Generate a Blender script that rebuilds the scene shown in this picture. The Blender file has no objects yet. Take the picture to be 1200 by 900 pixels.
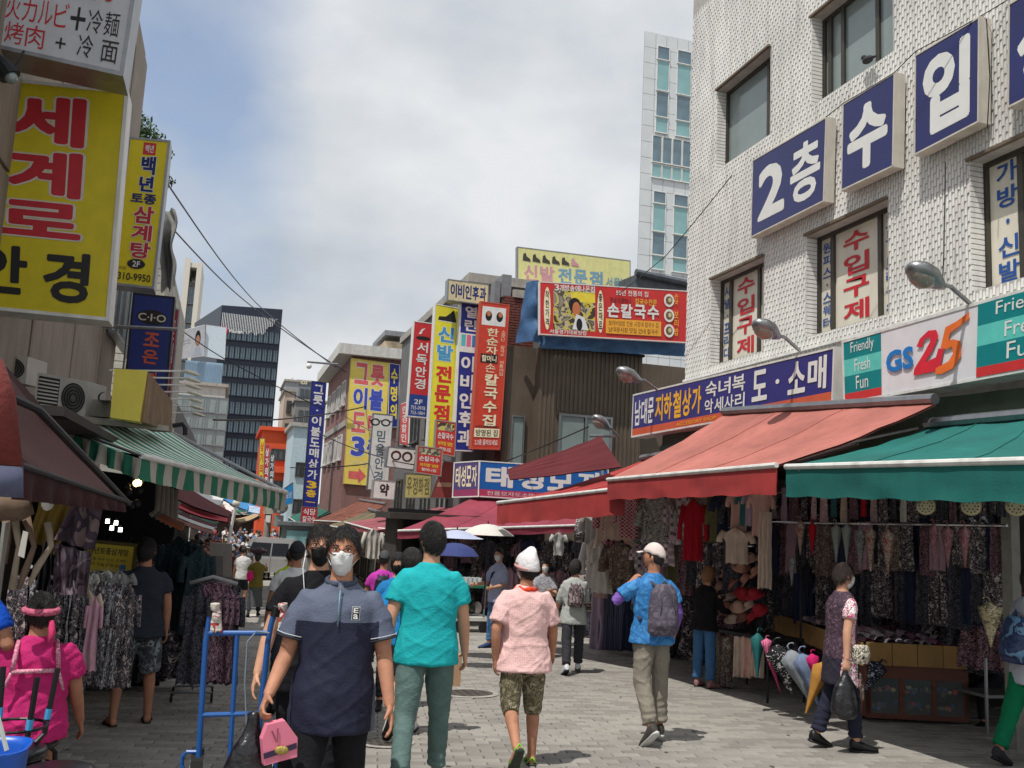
import bpy, bmesh, math, random, time
from mathutils import Vector, Matrix, noise, Euler
T0 = time.time()
random.seed(7)
scene = bpy.context.scene
col = scene.collection
R = math.radians
V = Vector
# ---------------------------------------------------------------- camera
F, CX, CY = 1080.0, 600.0, 450.0            # focal length and centre in photograph pixels (1200 x 900)
YAW, PITCH, ROLL = R(16.7), R(8.14), R(2.86)
CAM = V((0, 0, 1.55))
f_ = V((math.sin(YAW)*math.cos(PITCH), math.cos(YAW)*math.cos(PITCH), math.sin(PITCH)))
r0 = V((math.cos(YAW), -math.sin(YAW), 0)); u0 = r0.cross(f_)
cr = r0*math.cos(ROLL) + u0*math.sin(ROLL)
cu = u0*math.cos(ROLL) - r0*math.sin(ROLL)
cam_d = bpy.data.cameras.new('camera'); cam = bpy.data.objects.new('camera', cam_d); col.objects.link(cam)
m3 = Matrix((cr, cu, -f_)).transposed()
cam.matrix_world = Matrix.Translation(CAM) @ m3.to_4x4()
cam_d.sensor_width = 36; cam_d.lens = F*36/1200; cam_d.clip_start = .05; cam_d.clip_end = 3000
scene.camera = cam
# ---------------------------------------------------------------- world, sun, exposure
SUN_EL, SUN_AZ = R(64), math.atan2(-.80, -.60)      # azimuth of the place the sun stands at (x, y)
sun_dir = V((math.cos(SUN_EL)*math.sin(SUN_AZ), math.cos(SUN_EL)*math.cos(SUN_AZ), math.sin(SUN_EL)))
w = bpy.data.worlds.new('World'); scene.world = w; w.use_nodes = True
nt = w.node_tree; nt.nodes.clear()
def N(t, tree=None, **k):
    n = (tree or nt).nodes.new(t)
    for a, b in k.items(): setattr(n, a, b)
    return n
out = N('ShaderNodeOutputWorld'); bg = N('ShaderNodeBackground'); bg.inputs[1].default_value = 1.0
sky = N('ShaderNodeTexSky', sky_type='NISHITA', sun_disc=False, sun_elevation=SUN_EL, sun_rotation=SUN_AZ)
sky.dust_density = 2.0
sk = N('ShaderNodeVectorMath', operation='SCALE'); sk.inputs[3].default_value = .15
nt.links.new(sky.outputs[0], sk.inputs[0])
tc = N('ShaderNodeTexCoord')
mp = N('ShaderNodeMapping'); mp.inputs['Scale'].default_value = (1, 1, 1.7); mp.inputs['Location'].default_value = (.35, .2, .1)
nt.links.new(tc.outputs['Generated'], mp.inputs[0])
n1 = N('ShaderNodeTexNoise'); n1.inputs['Scale'].default_value = 2.7; n1.inputs['Detail'].default_value = 8; n1.inputs['Roughness'].default_value = .46
n2 = N('ShaderNodeTexNoise'); n2.inputs['Scale'].default_value = 2.6; n2.inputs['Detail'].default_value = 7; n2.inputs['Roughness'].default_value = .5
for n in (n1, n2): nt.links.new(mp.outputs[0], n.inputs['Vector'])
def pdir(px, py): return (f_ + cr*((px-CX)/F) - cu*((py-CY)/F)).normalized()
# clearer gap in the cloud deck, upper left of the street
dist = N('ShaderNodeVectorMath', operation='DISTANCE'); dist.inputs[1].default_value = pdir(262, 110)
nt.links.new(tc.outputs['Generated'], dist.inputs[0])
gap = N('ShaderNodeMapRange'); gap.inputs[1].default_value = .0; gap.inputs[2].default_value = .19; gap.inputs[3].default_value = -.16; gap.inputs[4].default_value = .14
nt.links.new(dist.outputs['Value'], gap.inputs[0])
add = N('ShaderNodeMath', operation='ADD'); nt.links.new(n1.outputs[0], add.inputs[0]); nt.links.new(gap.outputs[0], add.inputs[1])
cov = N('ShaderNodeMapRange'); cov.inputs[1].default_value = .36; cov.inputs[2].default_value = .56; cov.inputs[3].default_value = .30; cov.inputs[4].default_value = 1
nt.links.new(add.outputs[0], cov.inputs[0])
cr_ = N('ShaderNodeValToRGB'); e = cr_.color_ramp.elements
e[0].position = .36; e[0].color = (.42, .465, .52, 1); e[1].position = .60; e[1].color = (.70, .715, .735, 1)
nt.links.new(n2.outputs[0], cr_.inputs[0])
mx = N('ShaderNodeMix', data_type='RGBA'); nt.links.new(cov.outputs[0], mx.inputs[0])
nt.links.new(sk.outputs[0], mx.inputs[6]); nt.links.new(cr_.outputs[0], mx.inputs[7])
nt.links.new(mx.outputs[2], bg.inputs[0]); nt.links.new(bg.outputs[0], out.inputs[0])
sd = bpy.data.lights.new('sun', 'SUN'); sd.energy = 3.4; sd.angle = R(.55); sd.color = (1, .955, .89)
so = bpy.data.objects.new('sun', sd); col.objects.link(so); so.rotation_euler = sun_dir.to_track_quat('Z', 'Y').to_euler()
so.location = (-20, -20, 60)
scene.view_settings.view_transform = 'Standard'; scene.view_settings.look = 'None'
scene.view_settings.exposure = 0.2; scene.view_settings.gamma = 1
scene.cycles.max_bounces = 6; scene.cycles.diffuse_bounces = 3; scene.cycles.glossy_bounces = 3
scene.cycles.transmission_bounces = 4; scene.cycles.transparent_max_bounces = 6
scene.cycles.sample_clamp_indirect = 6
# ---------------------------------------------------------------- pixel <-> place
def ray(px, py): return (f_*F + cr*(px-CX) - cu*(py-CY)).normalized()
def onX(px, py, X): d = ray(px, py); return CAM + d*(X/d.x)
def onY(px, py, Y): d = ray(px, py); return CAM + d*(Y/d.y)
def onZ(px, py, Z): d = ray(px, py); return CAM + d*((Z-CAM.z)/d.z)
def onP(px, py, P, n): d = ray(px, py); return CAM + d*((V(P)-CAM).dot(V(n))/d.dot(V(n)))
def zg(y):
    if y < -5: return .25
    if y < 28: return -.05*y
    if y < 52: return -1.4 - .05*((y-28) - (y-28)**2/48)
    return -2.0
def onG(px, py):
    d = ray(px, py); t = 1.0
    y = -CAM.z/(d.z + .05*d.y)
    return CAM + d*y
def xat(px, Y, py=600): return onY(px, py, Y).x
# ---------------------------------------------------------------- materials
def lin(c):
    return tuple(((x/255)/12.92 if x/255 <= .04045 else ((x/255+.055)/1.055)**2.4) for x in c)
MC = {}
def mat(name, c=(128,128,128), rough=.75, var=.12, scale=6, metal=0, bump=0, bscale=40, emit=0, kind=None, c2=None, spec=.4, dirt=0, stretch=None, k=1.0, objrand=0, coat=0):
    if name in MC: return MC[name]
    m = bpy.data.materials.new(name); m.use_nodes = True; t = m.node_tree; b = t.nodes['Principled BSDF']
    L = t.links.new
    base = tuple(x*k for x in lin(c)); MC[name] = m
    b.inputs['Roughness'].default_value = rough; b.inputs['Metallic'].default_value = metal
    b.inputs['Specular IOR Level'].default_value = spec
    if coat: b.inputs['Coat Weight'].default_value = coat
    co = N('ShaderNodeTexCoord', t); mpn = N('ShaderNodeMapping', t)
    if stretch: mpn.inputs['Scale'].default_value = stretch
    L(co.outputs['Object'], mpn.inputs[0]); vec = mpn.outputs[0]
    colour = None
    def rgb(v):
        n = N('ShaderNodeRGB', t); n.outputs[0].default_value = (*v, 1); return n.outputs[0]
    def ramp(fac, stops, interp='CONSTANT'):
        n = N('ShaderNodeValToRGB', t); n.color_ramp.interpolation = interp; el = n.color_ramp.elements
        while len(el) < len(stops): el.new(.5)
        for q, (p, cc) in zip(el, stops): q.position = p; q.color = (*[x*k for x in lin(cc)], 1)
        L(fac, n.inputs[0]); return n.outputs[0]
    if kind == 'print':            # blotchy printed cloth, c2 = list of colours
        n = N('ShaderNodeTexNoise', t); n.inputs['Scale'].default_value = scale; n.inputs['Detail'].default_value = 2; n.inputs['Distortion'].default_value = 1.5
        L(vec, n.inputs['Vector']); cs = [c]+list(c2); kx = len(cs)
        colour = ramp(n.outputs[0], [(0, cs[0])]+[(.36+.30*(i/(kx)), cs[i]) for i in range(1, kx)])
    elif kind == 'speck':
        n = N('ShaderNodeTexVoronoi', t); n.inputs['Scale'].default_value = scale; L(vec, n.inputs['Vector'])
        s2 = N('ShaderNodeSeparateColor', t); L(n.outputs['Color'], s2.inputs[0]); cs = [c]+list(c2)
        colour = ramp(s2.outputs[0], [(i/len(cs), cs[i]) for i in range(len(cs))])
    elif kind == 'plaid':
        sp = N('ShaderNodeSeparateXYZ', t); L(vec, sp.inputs[0]); vs = []
        for ax in (0, 2):
            mm = N('ShaderNodeMath', t, operation='MULTIPLY'); L(sp.outputs[ax], mm.inputs[0]); mm.inputs[1].default_value = scale
            fr = N('ShaderNodeMath', t, operation='FRACT'); L(mm.outputs[0], fr.inputs[0])
            lt = N('ShaderNodeMath', t, operation='LESS_THAN'); L(fr.outputs[0], lt.inputs[0]); lt.inputs[1].default_value = .42; vs.append(lt.outputs[0])
        ad = N('ShaderNodeMath', t, operation='ADD'); L(vs[0], ad.inputs[0]); L(vs[1], ad.inputs[1])
        hf = N('ShaderNodeMath', t, operation='MULTIPLY'); L(ad.outputs[0], hf.inputs[0]); hf.inputs[1].default_value = .5
        cs = [c]+list(c2); colour = ramp(hf.outputs[0], [(0, cs[0]), (.3, cs[1]), (.8, cs[2])])
    elif kind == 'stripe':         # stripes across the UV width
        uv = N('ShaderNodeUVMap', t); sp = N('ShaderNodeSeparateXYZ', t); L(uv.outputs[0], sp.inputs[0])
        mm = N('ShaderNodeMath', t, operation='MULTIPLY'); L(sp.outputs[0], mm.inputs[0]); mm.inputs[1].default_value = scale
        fr = N('ShaderNodeMath', t, operation='FRACT'); L(mm.outputs[0], fr.inputs[0])
        colour = ramp(fr.outputs[0], [(0, c), (.52, c2[0])])
    elif kind == 'stripex':
        sp = N('ShaderNodeSeparateXYZ', t); L(vec, sp.inputs[0])
        mm = N('ShaderNodeMath', t, operation='MULTIPLY'); L(sp.outputs[0], mm.inputs[0]); mm.inputs[1].default_value = scale
        fr = N('ShaderNodeMath', t, operation='FRACT'); L(mm.outputs[0], fr.inputs[0])
        colour = ramp(fr.outputs[0], [(0, c), (.5, c2[0])])
    else: colour = rgb(base)
    if var or dirt:
        n = N('ShaderNodeTexNoise', t); n.inputs['Scale'].default_value = (scale if not kind else 3); n.inputs['Detail'].default_value = 6; n.inputs['Roughness'].default_value = .62
        L(vec, n.inputs['Vector'])
        mr = N('ShaderNodeMapRange', t); mr.inputs[1].default_value = .28; mr.inputs[2].default_value = .72; mr.inputs[3].default_value = 1-var*1.6; mr.inputs[4].default_value = 1+var
        L(n.outputs[0], mr.inputs[0])
        mu = N('ShaderNodeVectorMath', t, operation='SCALE'); L(colour, mu.inputs[0]); L(mr.outputs[0], mu.inputs[3]); colour = mu.outputs[0]
    if objrand:
        oi = N('ShaderNodeObjectInfo', t); mr = N('ShaderNodeMapRange', t); mr.inputs[3].default_value = 1-objrand; mr.inputs[4].default_value = 1+objrand
        L(oi.outputs['Random'], mr.inputs[0]); mu = N('ShaderNodeVectorMath', t, operation='SCALE'); L(colour, mu.inputs[0]); L(mr.outputs[0], mu.inputs[3]); colour = mu.outputs[0]
    if dirt:                        # vertical grime streaks and blotches
        mp2 = N('ShaderNodeMapping', t); mp2.inputs['Scale'].default_value = (5, 5, .5); L(co.outputs['Object'], mp2.inputs[0])
        n = N('ShaderNodeTexNoise', t); n.inputs['Scale'].default_value = 1.6; n.inputs['Detail'].default_value = 8; L(mp2.outputs[0], n.inputs['Vector'])
        mr = N('ShaderNodeMapRange', t); mr.inputs[1].default_value = .45; mr.inputs[2].default_value = .75; mr.inputs[3].default_value = 0; mr.inputs[4].default_value = dirt
        L(n.outputs[0], mr.inputs[0]); mxn = N('ShaderNodeMix', t, data_type='RGBA'); L(mr.outputs[0], mxn.inputs[0]); L(colour, mxn.inputs[6])
        mxn.inputs[7].default_value = (base[0]*.3+.01, base[1]*.28+.009, base[2]*.25+.007, 1); colour = mxn.outputs[2]
    L(colour, b.inputs['Base Color'])
    if bump:
        n = N('ShaderNodeTexNoise', t); n.inputs['Scale'].default_value = bscale; n.inputs['Detail'].default_value = 5; L(vec, n.inputs['Vector'])
        bp = N('ShaderNodeBump', t); bp.inputs['Strength'].default_value = bump; bp.inputs['Distance'].default_value = .02; L(n.outputs[0], bp.inputs['Height']); L(bp.outputs[0], b.inputs['Normal'])
    if emit: L(colour, b.inputs['Emission Color']); b.inputs['Emission Strength'].default_value = emit
    return m
_ci = {}
def cm(c, rough=.8, **kw):          # plain painted / dyed colour
    key = (tuple(c), rough, tuple(sorted((a, str(b)) for a, b in kw.items())))
    if key not in _ci: _ci[key] = mat('tint_%d_%d_%d_%d' % (*c, len(_ci)), c, rough, **{**dict(var=.08, scale=5), **kw})
    return _ci[key]
def cloth(c, **kw): return cm(c, .9, **{**dict(bump=.25, bscale=60, var=.1, scale=9, spec=.2), **kw})
METAL = mat('grey_metal', (150,152,155), .4, metal=.8, var=.1, dirt=.3)
DARKM = mat('dark_metal', (45,46,50), .5, metal=.5, var=.1)
CHROME = mat('bright_steel', (190,192,195), .25, metal=1, var=.05)
WHITEM = mat('white_painted_metal', (222,222,218), .45, var=.05, dirt=.45)
BLACK = mat('black_plastic', (22,22,24), .45, var=.05)
RUBBER = mat('black_rubber', (28,28,28), .85, var=.1)
GLASS = mat('window_glass', (128,142,140), .12, var=.1, scale=1.5, spec=.9)
DGLASS = mat('dark_window_glass', (70,80,84), .10, var=.1, scale=1.5, spec=.9)
CONC = mat('concrete', (168,164,156), .9, var=.16, scale=3, bump=.3, dirt=.35)
# ---------------------------------------------------------------- mesh building
def tag(o, label=None, cat=None, group=None, kind=None):
    if label: o['label'] = label
    if cat: o['category'] = cat
    if group: o['group'] = group
    if kind: o['kind'] = kind
    return o
def thing(name, loc, label, cat, group=None, rz=0):
    o = bpy.data.objects.new(name, None); col.objects.link(o); o.empty_display_size = .1
    o.location = loc; o.rotation_euler = (0, 0, rz); tag(o, label, cat, group)
    o['_m'] = 1; del o['_m']
    return o
def mworld(o):
    m = Matrix.LocRotScale(o.location, o.rotation_euler, o.scale)
    if o.parent: m = mworld(o.parent) @ o.matrix_parent_inverse @ m
    return m
def link(name, me, parent=None, loc=None):
    o = bpy.data.objects.new(name, me); col.objects.link(o)
    if loc is not None: o.location = loc
    if parent: o.parent = parent; o.matrix_parent_inverse = mworld(parent).inverted()
    return o
class MB:
    def __init__(s): s.v = []; s.f = []; s.m = []; s.uv = {}; s.mats = []; s.cur = 0
    def mat(s, m):
        if m not in s.mats: s.mats.append(m)
        s.cur = s.mats.index(m); return s
    def face(s, idx, uv=None):
        s.f.append(idx); s.m.append(s.cur)
        if uv: s.uv[len(s.f)-1] = uv
    def pts(s, ps): n = len(s.v); s.v += [tuple(p) for p in ps]; return n
    def quad(s, a, b, c, d, uv=None): n = s.pts((a, b, c, d)); s.face((n, n+1, n+2, n+3), uv)
    def hexa(s, q0, q1):            # two quads with the same winding
        n = s.pts(list(q0)+list(q1)); a = V(q0[0])
        nrm = (V(q0[1])-a).cross(V(q0[3])-a); flip = nrm.dot(V(q1[0])-a) < 0
        fs = [(3,2,1,0), (4,5,6,7), (0,1,5,4), (1,2,6,5), (2,3,7,6), (3,0,4,7)]
        for f in fs: s.face(tuple(n+i for i in (f[::-1] if flip else f)))
        return s
    def box(s, c, sz, rot=None):
        c = V(c); x, y, z = [q/2 for q in sz]
        ps = [V(p) for p in ((-x,-y,-z),(x,-y,-z),(x,y,-z),(-x,y,-z),(-x,-y,z),(x,-y,z),(x,y,z),(-x,y,z))]
        if rot is not None: ps = [rot @ p for p in ps]
        n = s.pts([c+p for p in ps])
        for f in ((3,2,1,0),(4,5,6,7),(0,1,5,4),(1,2,6,5),(2,3,7,6),(3,0,4,7)): s.face(tuple(n+i for i in f))
        return s
    def bb(s, a, b):
        a = V(a); b = V(b); return s.box((a+b)/2, (abs(b.x-a.x), abs(b.y-a.y), abs(b.z-a.z)))
    def prism(s, poly, off):        # planar polygon extruded by off
        off = V(off); n = s.pts(list(poly)+[V(p)+off for p in poly]); k = len(poly)
        nrm = V((0,0,0))
        for i in range(k): nrm += V(poly[i]).cross(V(poly[(i+1) % k]))
        fl = nrm.dot(off) > 0
        A = tuple(range(n, n+k)); B = tuple(range(n+k, n+2*k))
        s.face(A[::-1] if fl else A); s.face(B if fl else B[::-1])
        for i in range(k):
            q = (n+i, n+(i+1) % k, n+k+(i+1) % k, n+k+i); s.face(q if fl else q[::-1])
        return s
    def slab(s, a, b, c, d, t, uv=False):   # quad a,b,c,d with thickness vector t behind it
        t = V(t); q0 = [V(x) for x in (a, b, c, d)]; s.hexa(q0, [x+t for x in q0])
        if uv:
            for k, idx in enumerate(range(len(s.f)-6, len(s.f))):
                if k in (0, 1): s.uv[idx] = 'auto'
        return s
    def tube(s, pts, r, n=8, cap=True):
        pts = [V(p) for p in pts]; rr = r if isinstance(r, (list, tuple)) else [r]*len(pts)
        prev = None; base = len(s.v); frames = []
        for i, p in enumerate(pts):
            d = (pts[min(i+1, len(pts)-1)] - pts[max(i-1, 0)]).normalized()
            if prev is None: a = d.orthogonal().normalized()
            else: a = (prev - d*prev.dot(d)); a = a.normalized() if a.length > 1e-6 else d.orthogonal().normalized()
            prev = a; b = d.cross(a)
            s.pts([p + a*(rr[i]*math.cos(2*math.pi*j/n)) + b*(rr[i]*math.sin(2*math.pi*j/n)) for j in range(n)])
        for i in range(len(pts)-1):
            for j in range(n):
                a0 = base+i*n+j; a1 = base+i*n+(j+1) % n; s.face((a0, a1, a1+n, a0+n))
        if cap: s.face(tuple(base+j for j in range(n))[::-1]); s.face(tuple(base+(len(pts)-1)*n+j for j in range(n)))
        return s
    def loft(s, rings, cap=True):   # rings: (centre, A, B) ellipses
        n = 20; base = len(s.v)
        for c, A, B in rings: s.pts([V(c)+V(A)*math.cos(2*math.pi*j/n)+V(B)*math.sin(2*math.pi*j/n) for j in range(n)])
        for i in range(len(rings)-1):
            for j in range(n):
                a0 = base+i*n+j; a1 = base+i*n+(j+1) % n; s.face((a0, a1, a1+n, a0+n))
        if cap: s.face(tuple(base+j for j in range(n))[::-1]); s.face(tuple(base+(len(rings)-1)*n+j for j in range(n)))
        return s
    def ball(s, c, r, n=10, fn=None):
        r = r if isinstance(r, (tuple, list)) else (r, r, r); c = V(c); base = len(s.v); rows = n
        for i in range(rows+1):
            th = math.pi*i/rows
            for j in range(2*n):
                ph = math.pi*j/n; d = V((math.sin(th)*math.cos(ph), math.sin(th)*math.sin(ph), math.cos(th)))
                s.v.append(tuple(fn(d) if fn else c + V((d.x*r[0], d.y*r[1], d.z*r[2]))))
        for i in range(rows):
            for j in range(2*n):
                a = base+i*2*n+j; b = base+i*2*n+(j+1) % (2*n); s.face((a, a+2*n, b+2*n, b))
        return s
    def grid(s, fn, nu, nv, uv=True, back=None):
        base = len(s.v)
        for j in range(nv+1):
            for i in range(nu+1): s.v.append(tuple(fn(i/nu, j/nv)))
        for j in range(nv):
            for i in range(nu):
                a = base+j*(nu+1)+i
                s.face((a, a+1, a+nu+2, a+nu+1), [(i/nu, j/nv), ((i+1)/nu, j/nv), ((i+1)/nu, (j+1)/nv), (i/nu, (j+1)/nv)] if uv else None)
        return s
    def mesh(s, name, material=None, smooth=False, loc=None):
        me = bpy.data.meshes.new(name)
        vs = s.v if loc is None else [(a-loc[0], b-loc[1], c-loc[2]) for a, b, c in s.v]
        me.from_pydata(vs, [], s.f); 
        ms = s.mats if s.mats else [material]
        for m in ms: me.materials.append(m)
        if len(ms) > 1: me.polygons.foreach_set('material_index', s.m)
        if s.uv:
            ul = me.uv_layers.new(name='UVMap')
            for fi, uvs in s.uv.items():
                if uvs == 'auto': uvs = [(0,0),(1,0),(1,1),(0,1)] if s.f[fi][0] % 2 == 0 or True else None
                p = me.polygons[fi]
                for k, li in enumerate(p.loop_indices): ul.data[li].uv = uvs[k % 4]
        if smooth: me.polygons.foreach_set('use_smooth', [True]*len(me.polygons))
        me.update(); return me
    def build(s, name, material=None, parent=None, smooth=False, loc=None):
        if loc is None and parent is None and s.v:
            n = len(s.v); loc = V((sum(v[0] for v in s.v)/n, sum(v[1] for v in s.v)/n, min(v[2] for v in s.v)))
        return link(name, s.mesh(name, material, smooth, loc), parent, loc)
def copy_tree(o, parent=None):
    c = o.copy(); col.objects.link(c)
    if parent: inv = o.matrix_parent_inverse.copy(); c.parent = parent; c.matrix_parent_inverse = inv
    for ch in KIDS(o): copy_tree(ch, c)
    return c
def KIDS(o): return list(o.children)
def remat(o, m):                    # object-level material, mesh data stays shared
    o.material_slots[0].link = 'OBJECT'; o.material_slots[0].material = m
# lettering ------------------------------------------------------
_gl = {}
_tc = bpy.data.curves.new('type_case', 'FONT'); _tc.size = 1; _tc.resolution_u = 3; _tc.fill_mode = 'FRONT'
TXT = bpy.data.objects.new('type_case', _tc)
def glyphs(s, bold):
    key = (s, bold)
    if key not in _gl:
        TXT.data.body = s; TXT.data.offset = bold; me = TXT.to_mesh()
        vs = [(v.co.x, v.co.y) for v in me.vertices]; fs = [tuple(p.vertices) for p in me.polygons]; TXT.to_mesh_clear()
        if not vs: vs = [(0,0)]
        x0 = min(v[0] for v in vs); x1 = max(v[0] for v in vs); y0 = min(v[1] for v in vs); y1 = max(v[1] for v in vs)
        w_ = max(x1-x0, 1e-4); h_ = max(y1-y0, 1e-4)
        _gl[key] = ([((a-x0)/w_, (b-y0)/h_) for a, b in vs], fs, w_, h_)
    return _gl[key]
class Face:
    """a flat quad in space, addressed by u (0-1, left to right) and v (0-1, bottom to top)"""
    def __init__(s, bl, br, tr, tl, n):
        s.c = [V(x) for x in (bl, br, tr, tl)]; s.n = V(n).normalized()
    def p(s, u, v, off=0):
        a = s.c[0].lerp(s.c[1], u); b = s.c[3].lerp(s.c[2], u); return a.lerp(b, v) + s.n*off
    def w(s): return (s.c[1]-s.c[0]).length
    def h(s): return (s.c[3]-s.c[0]).length
    def put(s, mb, string, box, off, bold=.02, shear=0):
        base_b = min(bold, .012); ex = max(0, (bold-.012)*.62)
        vs, fs, w_, h_ = glyphs(string, base_b); u0_, v0_, u1, v1 = box
        du, dv = ex/w_*(u1-u0_)*.9, ex/h_*(v1-v0_)*.9
        if ex > 0: du = min(du, (u1-u0_)*.2); dv = min(dv, (v1-v0_)*.2)
        x0, x1, y0, y1 = u0_+du, u1-du, v0_+dv, v1-dv
        sh = [(0, 0)] if ex <= 0 else [(1, 0), (-1, 0), (0, 1), (0, -1), (.7, .7), (-.7, .7), (.7, -.7), (-.7, -.7)]
        for k, (a_, b_) in enumerate(sh):
            n = mb.pts([s.p(x0+a_*du+a*(x1-x0), y0+b_*dv+b*(y1-y0), off+k*.00008) for a, b in vs])
            for f in fs: mb.face(tuple(n+i for i in f))
def aspectfix(vs): return vs
def sign(name, F4, depth, face, rim, items, label, cat='sign', group=None, frame=.03, inward=True, back=None):
    """box sign: face sheet, cabinet, printed words; items are tuples"""
    loc = F4.p(.5, 0)
    th = thing(name, loc, label, cat, group)
    cab = MB(); q = F4.c; off = -F4.n*depth
    fw = frame/max(F4.w(), .01); fh = frame/max(F4.h(), .01)
    cab.hexa([F4.p(-fw, -fh), F4.p(1+fw, -fh), F4.p(1+fw, 1+fh), F4.p(-fw, 1+fh)], [F4.p(-fw, -fh, -depth), F4.p(1+fw, -fh, -depth), F4.p(1+fw, 1+fh, -depth), F4.p(-fw, 1+fh, -depth)])
    cab.build('cabinet', rim, th)
    MB().hexa([F4.p(0,0,.004), F4.p(1,0,.004), F4.p(1,1,.004), F4.p(0,1,.004)], [F4.p(0,0,-.002), F4.p(1,0,-.002), F4.p(1,1,-.002), F4.p(0,1,-.002)]).build('face_panel', face, th)
    if depth > .1:
        tr = MB()
        for v0_, v1 in ((-fh, 0), (1, 1+fh)): tr.hexa([F4.p(-fw, v0_, .012), F4.p(1+fw, v0_, .012), F4.p(1+fw, v1, .012), F4.p(-fw, v1, .012)], [F4.p(-fw, v0_, .001), F4.p(1+fw, v0_, .001), F4.p(1+fw, v1, .001), F4.p(-fw, v1, .001)])
        for u0_, u1 in ((-fw, 0), (1, 1+fw)): tr.hexa([F4.p(u0_, 0, .011), F4.p(u1, 0, .011), F4.p(u1, 1, .011), F4.p(u0_, 1, .011)], [F4.p(u0_, 0, .001), F4.p(u1, 0, .001), F4.p(u1, 1, .001), F4.p(u0_, 1, .001)])
        tr.build('frame', rim, th)
    draw(F4, items, th); return th
def draw(F4, items, th):
    lay = {}
    for k, it in enumerate(items):
        kind = it[0]; off = .006 + .0011*k
        if kind == 'r': _, u0_, v0_, u1, v1, m = it; q = [(u0_,v0_),(u1,v0_),(u1,v1),(u0_,v1)]
        elif kind == 'poly': _, q, m = it
        elif kind == 'o':
            _, uc, vc, ru, rv, m = it; q = [(uc+ru*math.cos(a*math.pi/12), vc+rv*math.sin(a*math.pi/12)) for a in range(24)]
        if kind in ('r', 'poly', 'o'):
            mb = MB(); n = mb.pts([F4.p(u, v, off) for u, v in q]); mb.face(tuple(range(n, n+len(q)))); mb.build('printed_panel', m, th)
            continue
        if kind == 't': _, s_, u0_, v0_, u1, v1, m, b = it[:8]; out_ = it[8] if len(it) > 8 else None; jobs = [(s_, (u0_, v0_, u1, v1))]
        elif kind == 'v':           # characters stacked downwards
            _, s_, u0_, v0_, u1, v1, m, b = it[:8]; out_ = it[8] if len(it) > 8 else None
            n_ = len(s_); hh = (v1-v0_)/n_; jobs = [(ch, (u0_, v1-(i+1)*hh+hh*.07, u1, v1-i*hh-hh*.07)) for i, ch in enumerate(s_) if ch != ' ']
        elif kind == 'h':           # characters spaced along, each in its own cell
            _, s_, u0_, v0_, u1, v1, m, b = it[:8]; out_ = it[8] if len(it) > 8 else None
            n_ = len(s_); ww = (u1-u0_)/n_; jobs = [(ch, (u0_+i*ww+ww*.06, v0_, u0_+(i+1)*ww-ww*.06, v1)) for i, ch in enumerate(s_) if ch != ' ']
        if out_:
            mb = MB()
            for s_, bx in jobs:
                vs, fs, w_, h_ = glyphs(s_, b); e_ = .05; du = (bx[2]-bx[0])*e_/max(w_, .3)*.7; dv = (bx[3]-bx[1])*e_/max(h_, .3)*.7
                bx2 = (bx[0]-du, bx[1]-dv, bx[2]+du, bx[3]+dv); F4.put(mb, s_, bx2, off-.0008, b+.045)
            mb.build('lettering_outline', out_, th)
        mb = MB()
        for s_, bx in jobs:
            if s_ in '·.-': cx_, cy_ = (bx[0]+bx[2])/2, (bx[1]+bx[3])/2; bx = (cx_-(bx[2]-bx[0])*.12, cy_-(bx[3]-bx[1])*.08, cx_+(bx[2]-bx[0])*.12, cy_+(bx[3]-bx[1])*.08) if s_ != '-' else (bx[0], cy_-(bx[3]-bx[1])*.05, bx[2], cy_+(bx[3]-bx[1])*.05)
            F4.put(mb, s_, bx, off, b)
        if mb.f: mb.build('lettering', m, th)
def FX(q, X, side=-1): return Face(*[onX(a, b, X) for a, b in q], (side, 0, 0))     # quad of pixels bl,br,tr,tl on plane x=X
def FY(q, Y): return Face(*[onY(a, b, Y) for a, b in q], (0, -1, 0))
def FP(q, P, n): return Face(*[onP(a, b, P, n) for a, b in q], n)
# ================================================================ THE SETTING
def structure(o): o['kind'] = 'structure'; return o
ys = [-60, -5, 0, 10, 20, 28] + list(range(30, 54, 2)) + [60, 80, 120, 300, 900]
g = MB()
xs = [-600, -60, -12, -4, 0, 4, 10, 20, 80, 700]
n = g.pts([(x, y, zg(y)-.006) for y in ys for x in xs])
for j in range(len(ys)-1):
    for i in range(len(xs)-1): a = n+j*len(xs)+i; g.face((a, a+1, a+len(xs)+1, a+len(xs)))
rg = random.Random(77); gm = MB()
for k in range(160):
    X_, Y_ = rg.uniform(-1.5, 6), rg.uniform(4.5, 18); r_ = rg.uniform(.008,.022); n = gm.pts([(X_+r_*math.cos(a*math.pi/4)*rg.uniform(.8,1.2), Y_+r_*math.sin(a*math.pi/4), zg(Y_)+.016) for a in range(8)]); gm.face(tuple(range(n, n+8)))
tag(gm.build('gum_spots', mat('trodden_gum', (84,80,74), .9), loc=V((0,0,0))), kind='stuff')
GROUND = mat('pavement_grit', (128,124,118), .92, var=.18, scale=1.3, bump=.3, bscale=60)
ground = g.build('ground', GROUND, loc=V((0,0,0))); structure(ground)
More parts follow.
